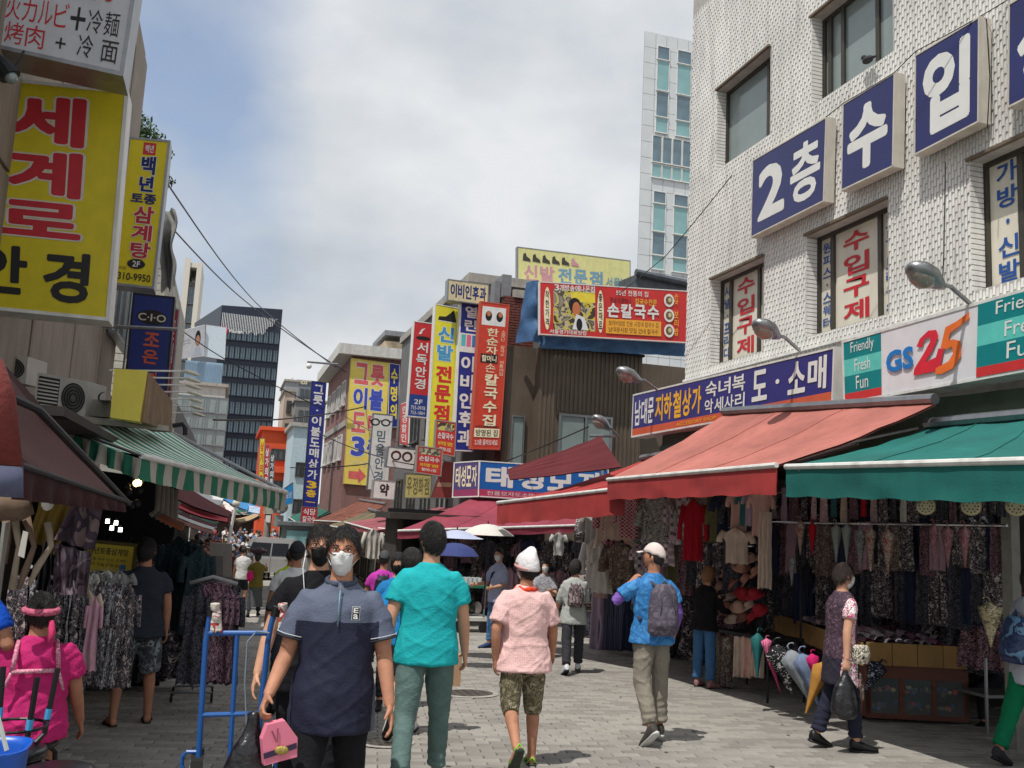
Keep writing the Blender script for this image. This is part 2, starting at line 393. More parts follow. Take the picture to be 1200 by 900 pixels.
# paving blocks in running bond: the near ones single objects, the rest one sheet of real blocks
PAVE = mat('paving_block', (152,148,141), .88, var=.16, scale=.9, bump=.5, bscale=90, objrand=.10, dirt=.18)
PAVE2 = mat('paving_block_dark', (138,134,128), .88, var=.16, scale=.9, bump=.5, bscale=90, objrand=.10, dirt=.18)
BL, BW, GP = .24, .12, .008
slope = math.atan(.05)
def paver_mesh(nm):
    m = MB(); l, w_, t = (BL-GP)/2, (BW-GP)/2, .03; e_ = .006
    top = [(-w_+e_,-l+e_,0),(w_-e_,-l+e_,0),(w_-e_,l-e_,0),(-w_+e_,l-e_,0)]; bot = [(-w_,-l,-e_),(w_,-l,-e_),(w_,l,-e_),(-w_,l,-e_)]; low = [(x,y,-t) for x,y,_ in bot]
    n = m.pts(top+bot+low); m.face((n,n+1,n+2,n+3))
    for k in range(4):
        k2 = (k+1) % 4; m.face((n+4+k, n+4+k2, n+k2, n+k)); m.face((n+8+k, n+8+k2, n+4+k2, n+4+k))
    return m
pm = paver_mesh('p').mesh('paver', PAVE)
road = thing('pavement', (0,0,0), None, None); structure(road); road.name = 'pavement'
rows = []
rnd = random.Random(3)
th_ = R(-9)       # the bond runs a little askew to the street
ct, st = math.cos(th_), math.sin(th_)
cells = []
for i in range(0, 205):
    for j in range(0, 78):
        y = 3.2 + i*BW; x = -7.2 + j*BL + (i % 2)*BL/2
        X = x*ct - (y-10)*st; Y = 10 + x*st + (y-10)*ct
        if -4.5 < X < 9.2 and Y > 2.6: cells.append((X, Y))
def screen(P):
    d = V(P)-CAM; z = d.dot(f_); return CX + F*d.dot(cr)/z, CY - F*d.dot(cu)/z, z
vis = []
for X, Y in cells:
    sx, sy, z = screen((X, Y, zg(Y)))
    if z > .5: vis.append((z if (0 < sx < 1200 and 0 < sy < 900) else 1e3+z, X, Y))
vis.sort()
stuff = MB()
rot0 = Euler((-slope, 0, th_ + math.pi/2)).to_matrix()
pmv = [V(v.co) for v in pm.vertices]; pmf = [tuple(p.vertices) for p in pm.polygons]
for k, (z, X, Y) in enumerate(vis):
    dz = zg(Y) + .010 + rnd.uniform(-.0025, .0025); tilt = Euler((-slope*math.cos(th_)+rnd.uniform(-.008,.008), rnd.uniform(-.008,.008), 0)).to_matrix() @ Euler((0, 0, th_+math.pi/2)).to_matrix()
    if k < 300:
        o = link('paving_block', pm, road); o.location = (X, Y, dz); o.rotation_euler = tilt.to_euler()
        if rnd.random() < .4: remat(o, PAVE2)
    else:
        if Y > 26: continue
        stuff.mat(PAVE if rnd.random() > .4 else PAVE2); n = stuff.pts([tilt @ p + V((X, Y, dz)) for p in pmv])
        for f in pmf: stuff.face(tuple(n+i for i in f))
o = stuff.build('paving_sheet', None, road); o['kind'] = 'stuff'
# asphalt and pale paving beyond
FAR = mat('worn_pale_paving', (156,152,145), .9, var=.22, scale=1.1, bump=.3, bscale=30, dirt=.2)
m = MB()
for y in (25.5,28,32,36,40,44,48,52,70): y2 = {25.5:28,28:32,32:36,36:40,40:44,44:48,48:52,52:70,70:90}[y]; m.quad((-5,y,zg(y)+.004),(9,y,zg(y)+.004),(9,y2,zg(y2)+.004),(-5,y2,zg(y2)+.004))
structure(m.build('far_paving', FAR, loc=V((0,0,0))))
LINEW = mat('pale_paving_band', (205,202,192), .9, var=.1)
for y in (24.2, 27.4, 31.0): m = MB(); m.quad((-4,y,zg(y)+.016),(7,y-.5,zg(y-.5)+.016),(7,y+.0,zg(y)+.016),(-4,y+.55,zg(y+.55)+.016)); structure(m.build('pale_band', LINEW, loc=V((0,0,0))))
# manholes
for (px, py, r) in ((548, 814, .30), (452, 872, .20), (245, 772, .0), (388, 858, .0)):
    if not r: continue
    P = onG(px, py); P.z = zg(P.y)+.018
    t_ = thing('manhole_cover', P, {548: 'round steel manhole cover behind the brown paper bag, right of the teal shirt man', 452: 'round manhole cover in the paving beside the man in the navy polo'}[px], 'manhole cover')
    mb = MB(); rot = Euler((-slope,0,0)).to_matrix()
    def ringz(r0_, r1_, z0_, z1_):
        for k in range(24):
            a0 = k*math.pi/12; a1 = (k+1)*math.pi/12
            mb.quad(*[P + rot @ V(q) for q in ((r0_*math.cos(a0), r0_*math.sin(a0), z0_), (r1_*math.cos(a0), r1_*math.sin(a0), z1_), (r1_*math.cos(a1), r1_*math.sin(a1), z1_), (r0_*math.cos(a1), r0_*math.sin(a1), z0_))])
    ringz(r*1.0, r*1.22, .004, .0); mb.build('collar', CONC, t_)
    mb = MB(); ringz(0.001, r*.97, .003, .003)
    for k in range(5):
        for q in range(5):
            x = (k-2)*r*.32; y = (q-2)*r*.32
            if x*x+y*y < (r*.8)**2: mb.box(P + rot @ V((x, y, .006)), (r*.2, r*.08, .006), rot)
    mb.build('lid', mat('manhole_iron', (96,90,84), .6, metal=.4, var=.2, dirt=.3), t_)

# ================================================================ WHITE TILED BUILDING (right)
X9 = 7.6
def wyz(px, py, X=X9): p = onX(px, py, X); return p.y, p.z
TILE = mat('cream_wall_tile', (234,233,229), .38, var=.13, scale=.7, dirt=.42, spec=.5)
MORTAR = mat('tile_mortar', (178,176,170), .9, var=.15)
FRAMEB = mat('bronze_window_frame', (78,74,68), .45, metal=.4, var=.1)
y_end = wyz(803, 430)[0]; y0_ = 3.4; z_bot = 2.45; z_top = 12.4
def rect(pts):     # averaged rectangle in (y, z) from four photograph corners of a hole in the facade: tl, tr, br, bl
    q = [wyz(*p) for p in pts]; return (q[1][0]+q[2][0])/2, (q[0][0]+q[3][0])/2, (q[2][1]+q[3][1])/2, (q[0][1]+q[1][1])/2
holes = [rect([(840,108),(903,55),(902,158),(841,198)]),
         rect([(950,14),(1047,-46),(1045,59),(954,124)]),
         rect([(832,329),(896,301),(893,411),(835,428)]),
         rect([(943,279),(1041,233),(1040,368),(948,394)])]
zl, zh = holes[3][2], holes[3][3]
holes.append((5.2, wyz(1138, 230)[0], zl-.02, zh+.0))
uz0, uz1 = holes[1][2], holes[1][3]
holes.append((5.6, 7.2, uz0, uz1))
print('holes', [[round(a,2) for a in h] for h in holes], 'yend', y_end)
wb = thing('tiled_building', (X9, y_end, z_bot), 'white tiled building on the right with large blue and white letter boxes', 'building')
def facade(holes, u0_, u1, v0_, v1, P, Nn, depth, mb):
    """wall sheet with recessed openings; P(u,v,off) gives points, off positive = outward"""
    us = sorted({u0_, u1, *[h[0] for h in holes], *[h[1] for h in holes]}); vs = sorted({v0_, v1, *[h[2] for h in holes], *[h[3] for h in holes]})
    for i in range(len(us)-1):
        for j in range(len(vs)-1):
            uc = (us[i]+us[i+1])/2; vc = (vs[j]+vs[j+1])/2
            if any(h[0] < uc < h[1] and h[2] < vc < h[3] for h in holes): continue
            mb.quad(P(us[i],vs[j],0), P(us[i+1],vs[j],0), P(us[i+1],vs[j+1],0), P(us[i],vs[j+1],0))
    for a, b, c, d in holes:
        for (p, q) in (((a,c),(b,c)), ((b,c),(b,d)), ((b,d),(a,d)), ((a,d),(a,c))):
            mb.quad(P(*p,0), P(*q,0), P(*q,-depth), P(*p,-depth))
PW = lambda u, v, o: V((X9-o, u, v))
m = MB(); facade(holes, y0_, y_end, z_bot, z_top, PW, None, .30, m)
m.quad((X9,y_end,z_bot),(X9,y_end,z_top),(X9+9,y_end,z_top),(X9+9,y_end,z_bot)); m.quad((X9,y0_,z_top),(X9,y_end,z_top),(X9+9,y_end,z_top),(X9+9,y0_,z_top))
m.quad((X9,y0_,z_bot),(X9+9,y0_,z_bot),(X9+9,y0_,z_top),(X9,y0_,z_top)); m.quad((X9+9,y0_,z_bot),(X9+9,y_end,z_bot),(X9+9,y_end,z_top),(X9+9,y0_,z_top))
m.build('wall', MORTAR, wb)
# vertical tiles standing proud, each tipped a little so its lower end casts a short shade
TW, TH = .046, .165
tl = MB(); rnd = random.Random(5)
def tile(u, v, w_, h_, P, lift=.0):
    a = rnd.uniform(-.004, .004); b = rnd.uniform(-.003, .003); k = .008+a*.4; k2 = .015+b*.6
    p = [P(u,v,-.002),P(u+w_,v,-.002),P(u+w_,v+h_,-.002),P(u,v+h_,-.002), P(u+.004,v+.004,k2),P(u+w_-.008,v+.004,k2-.004),P(u+w_-.008,v+h_-.005,k-.008),P(u+.004,v+h_-.005,k-.004)]
    n = tl.pts(p)
    for f in ((4,7,6,5),(0,4,5,1),(1,5,6,2),(2,6,7,3),(3,7,4,0)): tl.face(tuple(n+i for i in f))
zt0 = wyz(990, 400)[1]-.5
ncol = int((y_end-6.2)/TW)
for i in range(ncol):
    u = y_end-(i+1)*TW
    j = 0; off = (TH/2 if i % 2 else 0)
    v = zt0 - off
    while v < 10.9:
        a, b, c, d = u, u+TW, v, v+TH
        hit = False; segs = [(c, d)]
        for h in holes:
            if b > h[0]+.01 and a < h[1]-.01:
                ns = []
                for s0, s1 in segs:
                    if s1 <= h[2]+.005 or s0 >= h[3]-.005: ns.append((s0, s1))
                    else:
                        if s0 < h[2]-.02: ns.append((s0, h[2]))
                        if s1 > h[3]+.02: ns.append((h[3], s1))
                segs = ns
        for s0, s1 in segs:
            if s1-s0 > .03: tile(u+.004, s0+.004, TW-.009, s1-s0-.009, PW)
        v += TH
# reveal tiles: horizontal courses lining the far jamb of each window
for h in holes[:5]:
    v = h[2]
    while v < h[3]-.03:
        y = h[1]
        p0 = V((X9-.016, y+.02, v+.004)); hh = .052
        q = [V((X9-.022,y,v+.004)), V((X9+.16,y,v+.004)), V((X9+.16,y,v+hh)), V((X9-.022,y,v+hh))]
        tl.hexa(q, [x+V((0,-.014,0)) for x in q]); v += .06
o = tl.build('wall_tiles', TILE, wb); o['kind'] = 'stuff'
FILM = mat('cream_window_film', (222,216,200), .5, var=.06, scale=2, dirt=.12)
RED = cm((196,34,46), .5, var=.06); BLUE = cm((38,84,158), .5, var=.06)
def window(h, nm, splits, films=None, glass=GLASS):
    t_ = MB(); a, b, c, d = h; x = X9+.20; fw = .055
    fr = link('window_frame', None, wb) if False else None
    m = MB()
    for (p, q) in (((a,c),(b,c+fw)), ((a,d-fw),(b,d)), ((a,c+fw),(a+fw,d-fw)), ((b-fw,c+fw),(b,d-fw))): m.bb((x-.03,p[0],p[1]), (x+.05,q[0],q[1]))
    for s_ in splits: y = b+(a-b)*s_; m.bb((x-.028,y-.035,c+fw), (x+.048,y+.035,d-fw))
    fr = m.build('window_frame', FRAMEB, wb)
    ed = [0]+list(splits)+[1]
    for k in range(len(ed)-1):
        ya = b+(a-b)*ed[k]; yb = b+(a-b)*ed[k+1]
        mm = films[k] if films and films[k] else glass
        MB().bb((x+.01, yb+.03, c+fw-.01), (x+.02+.003*k, ya-.03, d-fw+.01)).build('pane', mm, fr)
    return fr
def film_text(h, e0, e1, s_, m, b=.03, pad=.16, vpad=.07):
    a, b_, c, d = h; ya = b_+(a-b_)*e0; yb = b_+(a-b_)*e1; x = X9+.207
    F4 = Face((x,ya,c),(x,yb,c),(x,yb,d),(x,ya,d),(-1,0,0)); L = []
    mb = MB(); n_ = len(s_); hh = (1-2*vpad)/n_
    for i, ch in enumerate(s_):
        v1 = 1-vpad-i*hh; bx = (pad, v1-hh*.92, 1-pad, v1-hh*.08)
        if ch == '·': bx = (.44, v1-hh*.6, .56, v1-hh*.4)
        if ch != ' ': F4.put(mb, ch, bx, .004, b)
    mb.build('window_lettering', m, wb)
window(holes[0], 'w', [.80], glass=GLASS); window(holes[1], 'w', [.10, .27, .70], glass=GLASS)
window(holes[2], 'w', [.20, .74], films=[FILM, FILM, FILM]); film_text(holes[2], .02, .20, '샤넬·프리다', BLUE, .02); film_text(holes[2], .20, .74, '수입구제', RED, .035, .2, .05); film_text(holes[2], .78, 1, '가방신발', BLUE, .02)
window(holes[3], 'w', [.20, .78], films=[FILM, FILM, FILM]); film_text(holes[3], .03, .19, '원피스·스웨터', BLUE, .02); film_text(holes[3], .20, .76, '수입구제', RED, .035, .22, .06); film_text(holes[3], .80, .99, '코트·브라우스', BLUE, .02)
h5 = holes[4]; fy = lambda px: (h5[1]-wyz(px, 250)[0])/(h5[1]-h5[0])
e1, e2 = fy(1146), fy(1181)
window(h5, 'w', [e2], films=[FILM, FILM]); film_text(h5, e1, e2, '가방·신발', BLUE, .03, .16, .03)
window(holes[5], 'w', [.5])
# white sill course under the lower windows and dark soffit lips over each opening
m = MB(); m.bb((X9-.05, 6, zl-.20), (X9+.0, y_end, zl-.16)); m.build('sill_course', TILE, wb)
for h in holes[:5]: m = MB(); m.bb((X9-.055, h[0]-.02, h[3]), (X9-.002, h[1]+.02, h[3]+.035)); m.build('window_hood', mat('brown_hood', (112,100,84), .7, var=.2), wb)
# vent pipes and boxes on wall: small downpipe cable
# big letter boxes
NAVY = mat('deep_blue_acrylic', (28,34,98), .25, var=.12, scale=1.4, spec=.5)
WH = cm((226,226,222), .45, var=.04); IVORY = cm((214,210,196), .5, var=.08)
LX = 7.40
def lbox(q, items, label): return sign('letter_box_sign', FX(q, LX), .15, NAVY, mat('aged_white_cabinet', (206,200,188), .5, var=.08, dirt=.3), items, label, 'sign', 'blue letter boxes along the white tiled wall', .02)
lbox([(881,277),(965,235),(968,139),(883,189)], [('t','2',.09,.14,.48,.83,WH,.05),('t','층',.56,.12,.95,.86,WH,.04)], 'blue box sign with the white words 2층, lowest of the row on the tiled wall')
lbox([(987,222),(1046,194),(1048,87),(989,123)], [('t','수',.1,.12,.9,.86,WH,.07)], 'blue box sign with a white tent shape over a T, second in the row')
lbox([(1073,180),(1146,142),(1147,22),(1074,66)], [('t','입',.12,.1,.88,.92,WH,.07)], 'blue box sign with a white ring beside an upright stroke, third in row')
lbox([(1183,124),(1262,84),(1265,-45),(1184,6)], [('t','상',.12,.1,.88,.92,WH,.07)], 'blue box sign cut by the right edge of the picture')
# ---- shop fascia signs
NAV2 = mat('indigo_banner', (48,44,122), .4, var=.12, scale=2); ORG = cm((206,92,60), .5); YEL = cm((238,178,40), .5); WBAN = cm((222,220,224), .45, var=.05)
sign('fascia_sign', FX([(741,511),(975,469),(977,409),(743,464)], 7.05), .30, NAV2, WHITEM,
     [('r',0,0,1,.17,ORG), ('h','남대문',.012,.24,.15,.86,WH,.03), ('h','지하철상가',.155,.24,.44,.88,YEL,.04), ('h','숙녀복',.455,.56,.66,.92,WH,.02), ('h','악세사리',.455,.20,.66,.52,WH,.02), ('h','도·소매',.685,.26,.985,.92,WH,.04), ('t','ACCESSORY SHOP',.30,.04,.52,.12,YEL,.0)],
     'long indigo shop banner reading 남대문 지하철상가 over the salmon awning', 'sign')
TEALD = cm((0,128,132), .45); TEALM = cm((24,160,158), .45); TEALL = cm((96,200,190), .45); REDS = cm((206,50,52), .5)
gsb, gso, gsr = cm((30,120,196), .4), cm((238,116,48), .4), cm((216,40,58), .4)
it = []
for u0_, u1 in ((.0,.205), (.645, 1)):
    it += [('r',u0_,.70,u1,1,TEALD), ('r',u0_,.42,u1,.70,TEALL), ('r',u0_,.13,u1,.42,TEALD), ('r',u0_,0,u1,.13,REDS)]
    k = u1-u0_; it += [('t','Friendly',u0_+.2*k,.74,u0_+.82*k,.97,WH,.0), ('t','Fresh',u0_+.3*k,.47,u0_+.72*k,.67,WH,.0), ('t','Fun',u0_+.33*k,.17,u0_+.66*k,.39,WH,.0)]
it += [('t','GS',.235,.32,.37,.66,gsb,.05)]
two = [(.385,.62),(.40,.73),(.44,.82),(.475,.80),(.485,.70),(.46,.52),(.425,.36),(.475,.40),(.485,.52),(.51,.50),(.495,.26),(.47,.20),(.37,.20),(.375,.30),(.42,.50),(.45,.66),(.443,.73),(.42,.70),(.412,.60)]
five = [(.615,.93),(.56,.84),(.515,.80),(.495,.52),(.52,.48),(.545,.50),(.55,.40),(.53,.30),(.475,.24),(.47,.16),(.50,.14),(.55,.19),(.583,.34),(.58,.55),(.55,.60),(.53,.60),(.535,.70),(.57,.76),(.612,.83)]
it += [('poly', two, gsr), ('poly', five, gso), ('t','남대문점',.84,.025,.97,.105,WH,.01)]
sign('convenience_store_sign', FX([(991,471),(1262,421),(1268,323),(989,402)], 7.05), .30, WBAN, WHITEM, it, 'white and teal GS25 shop sign with Friendly Fresh Fun panels at its ends', 'sign')
# green tarpaulin strip and soffit below the signs
TARP = mat('dull_green_tarpaulin', (74,86,74), .7, var=.25, scale=2, bump=.8, bscale=5)
def wavy(a, b, c, d, amp, nu=40, nv=8, sc=3, seed=0):
    mb = MB(); a, b, c, d = map(V, (a,b,c,d)); nn = (b-a).cross(d-a).normalized()
    fn = lambda u, v: a.lerp(b,u).lerp(d.lerp(c,u), v) + nn*amp*noise.noise(V((u*sc*4+seed, v*sc, seed)))
    mb.grid(fn, nu, nv); return mb
yA, yB = y_end+.2, 4.2
m = wavy((7.25,yA,2.65),(7.2,yB,2.25),(7.32,yB,2.95),(7.32,yA,3.25),.08,80,6,4)
tag(m.build('tarpaulin_strip', TARP, smooth=True), 'crumpled dull green tarpaulin strip running under the shop signs', 'tarpaulin')
# recess of shops: back wall, side partition, ceiling
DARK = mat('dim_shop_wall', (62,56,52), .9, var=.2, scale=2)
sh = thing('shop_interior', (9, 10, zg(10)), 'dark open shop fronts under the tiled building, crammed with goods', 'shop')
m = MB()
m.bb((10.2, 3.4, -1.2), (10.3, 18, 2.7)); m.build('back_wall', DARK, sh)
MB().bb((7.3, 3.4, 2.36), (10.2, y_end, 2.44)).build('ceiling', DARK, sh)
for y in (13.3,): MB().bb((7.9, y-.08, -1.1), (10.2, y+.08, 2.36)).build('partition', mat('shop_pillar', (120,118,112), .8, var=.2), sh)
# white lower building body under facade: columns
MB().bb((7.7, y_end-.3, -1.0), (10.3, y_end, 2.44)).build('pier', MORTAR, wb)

# ================================================================ AWNINGS
def awning(wl, wr, fr, fl, m, label, val=.22, valm=None, thick=.02, sag=.05, arms=True, group=None, bar=True, under=None, nu=24, nv=8, seed=1):
    """cloth from the wall line (wl-wr) to the front bar (fl-fr), hanging valance, rail and folding arms"""
    wl, wr, fr, fl = map(V, (wl, wr, fr, fl)); t_ = thing('awning', (wl+wr)/2, label, 'awning', group)
    nn = (wr-wl).cross(fl-wl).normalized(); nn = nn if nn.z > 0 else -nn
    def top(u, v):
        p = wl.lerp(wr, u).lerp(fl.lerp(fr, u), v); return p + nn*(-sag*math.sin(math.pi*v)*(1-.3*math.cos(u*12*math.pi)) + .020*noise.noise(V((u*7+seed, v*4, 0))) + .010*noise.noise(V((u*22+seed, v*9, 3))))
    mb = MB(); mb.grid(top, nu, nv); mb.grid(lambda u, v: top(1-u, v)-nn*thick, nu, nv)
    mb.build('canopy', m, t_, smooth=True)
    if val:
        mb = MB(); f2 = lambda u, v: fl.lerp(fr, u) + V((0,0,-.02)) + V((0,0,-val))*v*(1+.03*math.sin(u*40)) + (fl-wl).normalized()*(.035*noise.noise(V((u*9+seed, v*2, 3))) * v)
        mb.grid(f2, nu*2, 4); mb.grid(lambda u, v: f2(1-u, v) - V(((fl-wl).normalized().x*.008, (fl-wl).normalized().y*.008, 0)), nu*2, 4)
        mb.build('valance', valm or m, t_, smooth=True)
    if bar and (wr-wl).length > 2:
        ns = max(2, int((fr-fl).length/1.1))
        for k in range(1, ns): MB().tube([top(k/ns, q/8)+nn*.003 for q in range(9)], .007, 4).build('seam', m, t_)
    if bar:
        MB().tube([fl+V((0,0,.0)), fr], .028, 8).build('front_rail', WHITEM, t_)
        MB().tube([wl+V((0,0,.05)), wr+V((0,0,.05))], .06, 8).build('roller', METAL, t_)
    if arms:
        for u in (.06, .94):
            a = wl.lerp(wr, u)+V((0,0,-.25)); b = fl.lerp(fr, u)+V((0,0,-.04)); mid = a.lerp(b, .5)+(wr-wl).normalized()*(.35 if u < .5 else -.35)
            MB().tube([a, mid, b], .022, 6).build('folding_arm', METAL, t_)
    return t_
SALM = mat('sun_faded_salmon_canvas', (176,108,98), .85, var=.17, dirt=.22, scale=1.2, bump=.2, bscale=80)
REDC = mat('red_canvas', (164,56,56), .85, var=.17, dirt=.22, scale=1.2, bump=.2, bscale=80)
MAR = mat('maroon_canvas', (140,56,72), .85, var=.17, dirt=.22, scale=1.2, bump=.2, bscale=80)
DMAR = mat('dark_maroon_canvas', (92,30,36), .9, var=.15, scale=1.2, bump=.2)
TEALC = mat('teal_canvas', (24,104,98), .85, var=.17, dirt=.22, scale=1.2, bump=.2, bscale=80)
PINKC = mat('faded_dusty_maroon_canvas', (150,84,92), .85, var=.15, scale=1.2, bump=.2)
BRN = mat('brown_canvas', (120,72,58), .85, var=.2, scale=1.2, bump=.2)
GRNC = mat('dull_green_canvas', (40,98,84), .85, var=.2, scale=1.2, bump=.2)
OLV = mat('olive_grey_canvas', (110,100,78), .85, var=.2, scale=1.2, bump=.2)
fx = 5.2
awning(onX(848,486,7.0), onX(1096,473,7.0), onX(910,545,fx), onX(712,562,5.22), SALM, 'sun faded salmon awning right below the long indigo shop banner', .27, REDC)
awning(onX(1086,502,7.0), onX(1300,484,7.0), onX(1300,537,fx), onX(921,547,fx), TEALC, 'broad teal awning below the GS25 sign', .27)
P1 = onX(712,572,5.3)
awning(onX(752,540,7.1), onX(850,500,7.1)+V((0,-.3,-.3)), P1+V((.05,-.5,.0)), onX(583,589,4.6), REDC, 'bright red awning left of and below the salmon one', .36, seed=4, sag=.1)
awning(onX(704,511,6.3), onX(728,547,6.1), onX(597,562,5.0), onX(594,550,5.1), DMAR, 'dark maroon awning with folded side, tucked above the bright red one', 0, DMAR, arms=False, sag=.02, bar=False)
awning(onY(553,584,23.6), onY(700,590,23.6), onY(694,615,21.0), onY(466,622,21.0), MAR, 'wide maroon awning facing the camera behind the parasols', .16, seed=6)
awning(onY(528,592,31), onY(548,596,27), onY(440,622,26.5), onY(404,612,31), PINKC, 'dusty maroon awning in front, left of the wide maroon one', .14, seed=2)
awning(onY(570,597,27), onY(590,601,24.5), onY(510,628,24.0), onY(444,619,27), PINKC, 'second dusty maroon awning just left of the wide maroon one', .12, seed=3)
awning(onY(421,587,44), onY(452,592,38), onY(405,612,37), onY(368,610,44), BRN, 'brown weathered awning between the dusty maroon and green ones', .16, seed=9)
awning(onY(432,598,36), onY(450,604,33), onY(402,619,33), onY(384,616,37), OLV, 'olive grey awning tucked under the brown weathered one', .16, seed=10)
awning(onY(372,592,60), onY(392,598,50), onY(352,615,50), onY(338,606,60), GRNC, 'green awning in the distance beside the utility box', .2, seed=11)
awning(onY(396,608,42), onY(430,614,34), onY(404,630,34), onY(372,622,42), GRNC, 'low green awning behind the two masked men in front', .25, seed=12)
# ================================================================ BUILDINGS DOWN THE STREET
_wm = {}
def win(parent, P, w_, h_, side='front', frame=FRAMEB, pane=DGLASS, mull=1, pr=.05, name='window'):
    """window part with its panes; P is the centre on the wall; shared mesh between equal sizes"""
    key = (round(w_,2), round(h_,2), side, frame.name, pane.name, mull)
    if key not in _wm:
        a = MB(); b = MB(); fw = min(.07, w_*.08)
        for x in (-w_/2+fw/2, w_/2-fw/2): a.box((x,0,0), (fw,pr*2,h_))
        for z in (-h_/2+fw/2, h_/2-fw/2): a.box((0,0,z), (w_-2*fw,pr*2,fw))
        for k in range(mull): a.box((-w_/2+w_*(k+1)/(mull+1),-.004,0), (fw*.8,pr*1.8,h_-2*fw))
        a.box((0,-pr-.02,-h_/2-.03), (w_+.1, .14, .05))
        for k in range(mull+1): b.box((-w_/2+w_*(k+.5)/(mull+1), .01+.002*k, 0), ((w_-2*fw)/(mull+1)*.96, .02, h_-2*fw))
        _wm[key] = (a.mesh(name, frame), b.mesh('pane', pane))
    fm, pm_ = _wm[key]
    rz = {'front': 0, 'left': -math.pi/2, 'right': math.pi/2}[side]
    o = link(name, fm, None); o.location = P; o.rotation_euler = (0, 0, rz)
    o.parent = parent; o.matrix_parent_inverse = mworld(parent).inverted()
    p = link('pane', pm_, None); p.parent = o
    return o
def box_building(name, x0, x1, y0, y1, z0, z1, wall, label, roof=None, lip=.25):
    t_ = thing(name, ((x0+x1)/2, y0, z0), label, 'building')
    MB().bb((x0,y0,z0),(x1,y1,z1)).build('wall', wall, t_)
    MB().bb((x0-lip,y0-lip,z1),(x1+lip,y1+lip,z1+.3)).build('roof', roof or CONC, t_)
    return t_
def row(t_, n, a, b, z, w_, h_, plane, side, **k):
    for i in range(n):
        u = a+(b-a)*(i+.5)/n
        win(t_, V((u, plane-.03, z)) if side == 'front' else V((plane+(-.03 if side == 'left' else .03), u, z)), w_, h_, side, **k)
# --- brown corrugated building facing the camera
CORR = mat('brown_corrugated_sheet', (98,86,74), .55, var=.14, scale=1.2, dirt=.3)
BRICK = mat('dark_red_brick', (112,66,58), .9, var=.3, scale=14, bump=.3)
yb = 26.0
def gx(px, Y=yb): return xat(px, Y, 480)
xl, xr = gx(632), gx(752); zt = onY(690, 411, yb).z; zb = zg(yb)-.1
bb_ = thing('corrugated_building', ((xl+xr)/2, yb, zb), 'brown corrugated metal building with blue tarpaulin and red noodle banner on its roof edge', 'building')
m = MB(); m.bb((xl, yb+.06, zb), (xr, yb+5, zt)); m.bb((gx(600)+.02, yb+.6, zb), (xl, yb+5, zt+.02)); m.bb((xr, yb+.9, zb), (xr+4, yb+5, zt-.05)); m.build('wall', CORR, bb_)
x = xl
wins = [(gx(655), gx(718), onY(690,540,yb).z, onY(690,487,yb).z)]
k = 0; m = MB()
while x < xr-.05:
    if not (wins[0][0]-.08 < x < wins[0][1]): m.bb((x, yb+.035, zb), (x+.07, yb+.06, zt-.02))
    else: m.bb((x, yb+.035, wins[0][3]+.06), (x+.07, yb+.06, zt-.02))
    x += .14
m.build('corrugation', CORR, bb_)
MB().bb((xl-.04, yb-.03, zt-.02), (xr+.04, yb+.1, zt+.06)).build('roof_trim', DARKM, bb_)
win(bb_, V(((wins[0][0]+wins[0][1])/2, yb, (wins[0][2]+wins[0][3])/2)), wins[0][1]-wins[0][0], wins[0][3]-wins[0][2], pane=GLASS, mull=1, frame=METAL)
win(bb_, V((gx(614), yb+.55, onY(614,515,yb).z)), .42, 1.5, pane=GLASS, mull=0, frame=METAL)
# left brick neighbour with grey stack
xa, xb_ = xat(578, 27), xat(606, 27)
br = thing('brick_building', (xa, 27, zb), 'dark red brick building squeezed behind the upright signs, grey stack on top', 'building')
BMORT = mat('brick_mortar', (70,50,46), .9)
MB().bb((xa, 27.15, zb), (xb_+.3, 31, onY(590,345,27).z)).build('wall', BMORT, br)
m = MB(); z = onY(590,540,27).z; rnd = random.Random(8); zt2 = onY(590,346,27).z; k = 0
while z < zt2:
    x = xa+(k % 2)*.13-.1
    while x < xb_+.2:
        a_, b_ = max(x, xa), min(x+.25, xb_+.3)
        if b_-a_ > .04: m.bb((a_, 27.11-rnd.random()*.01, z), (b_, 27.16, z+.065))
        x += .26
    z += .085; k += 1
o = m.build('brickwork', BRICK, br); o['kind'] = 'stuff'
MB().bb((xat(577,27), 27.2, zt2), (xat(588,27), 28, onY(580,318,27).z)).build('chimney', mat('grey_render', (128,130,134), .85, var=.1, dirt=.2), br)
MB().bb((xat(569,27), 27.3, zt2-.2), (xat(576,27), 27.8, onY(572,325,27).z)).build('chimney', MC['grey_render'], br)
MB().bb((xat(590,27), 27.05, zt2), (xat(606,27), 28, zt2+.25)).build('roof_slab', CONC, br)
win(br, V((xat(601,27), 27.1, onY(601,455,27).z)), .5, 1.1, pane=DGLASS, mull=0)
# roof tarpaulins
BTARP = mat('blue_tarpaulin', (66,104,146), .6, var=.25, scale=2, bump=.9, bscale=6)
m = wavy(onY(633,408,25.7), onY(803,418,25.7), onY(803,396,25.7), onY(633,388,25.7), .12, 40, 6, 3, 2); tag(m.build('roof_tarpaulin', BTARP, smooth=True), 'blue tarpaulin strip hanging under the long red noodle banner', 'tarpaulin')
m = MB(); c0 = [onY(617,331,25.8), onY(633,330,25.6), onY(633,402,25.6), onY(604,402,26.3)]
fn = lambda u, v: c0[0].lerp(c0[1],u).lerp(c0[3].lerp(c0[2],u), v) + V((0,-.15*noise.noise(V((u*3,v*4,1)))-.25*math.sin(u*3.1),.0))
m.grid(fn, 14, 24); tag(m.build('roof_tarpaulin', BTARP, smooth=True), 'bunched blue tarpaulin at the left end of the long red noodle banner', 'tarpaulin')
GTARP = mat('slate_tarpaulin', (84,90,98), .7, var=.2, bump=.6, bscale=5)
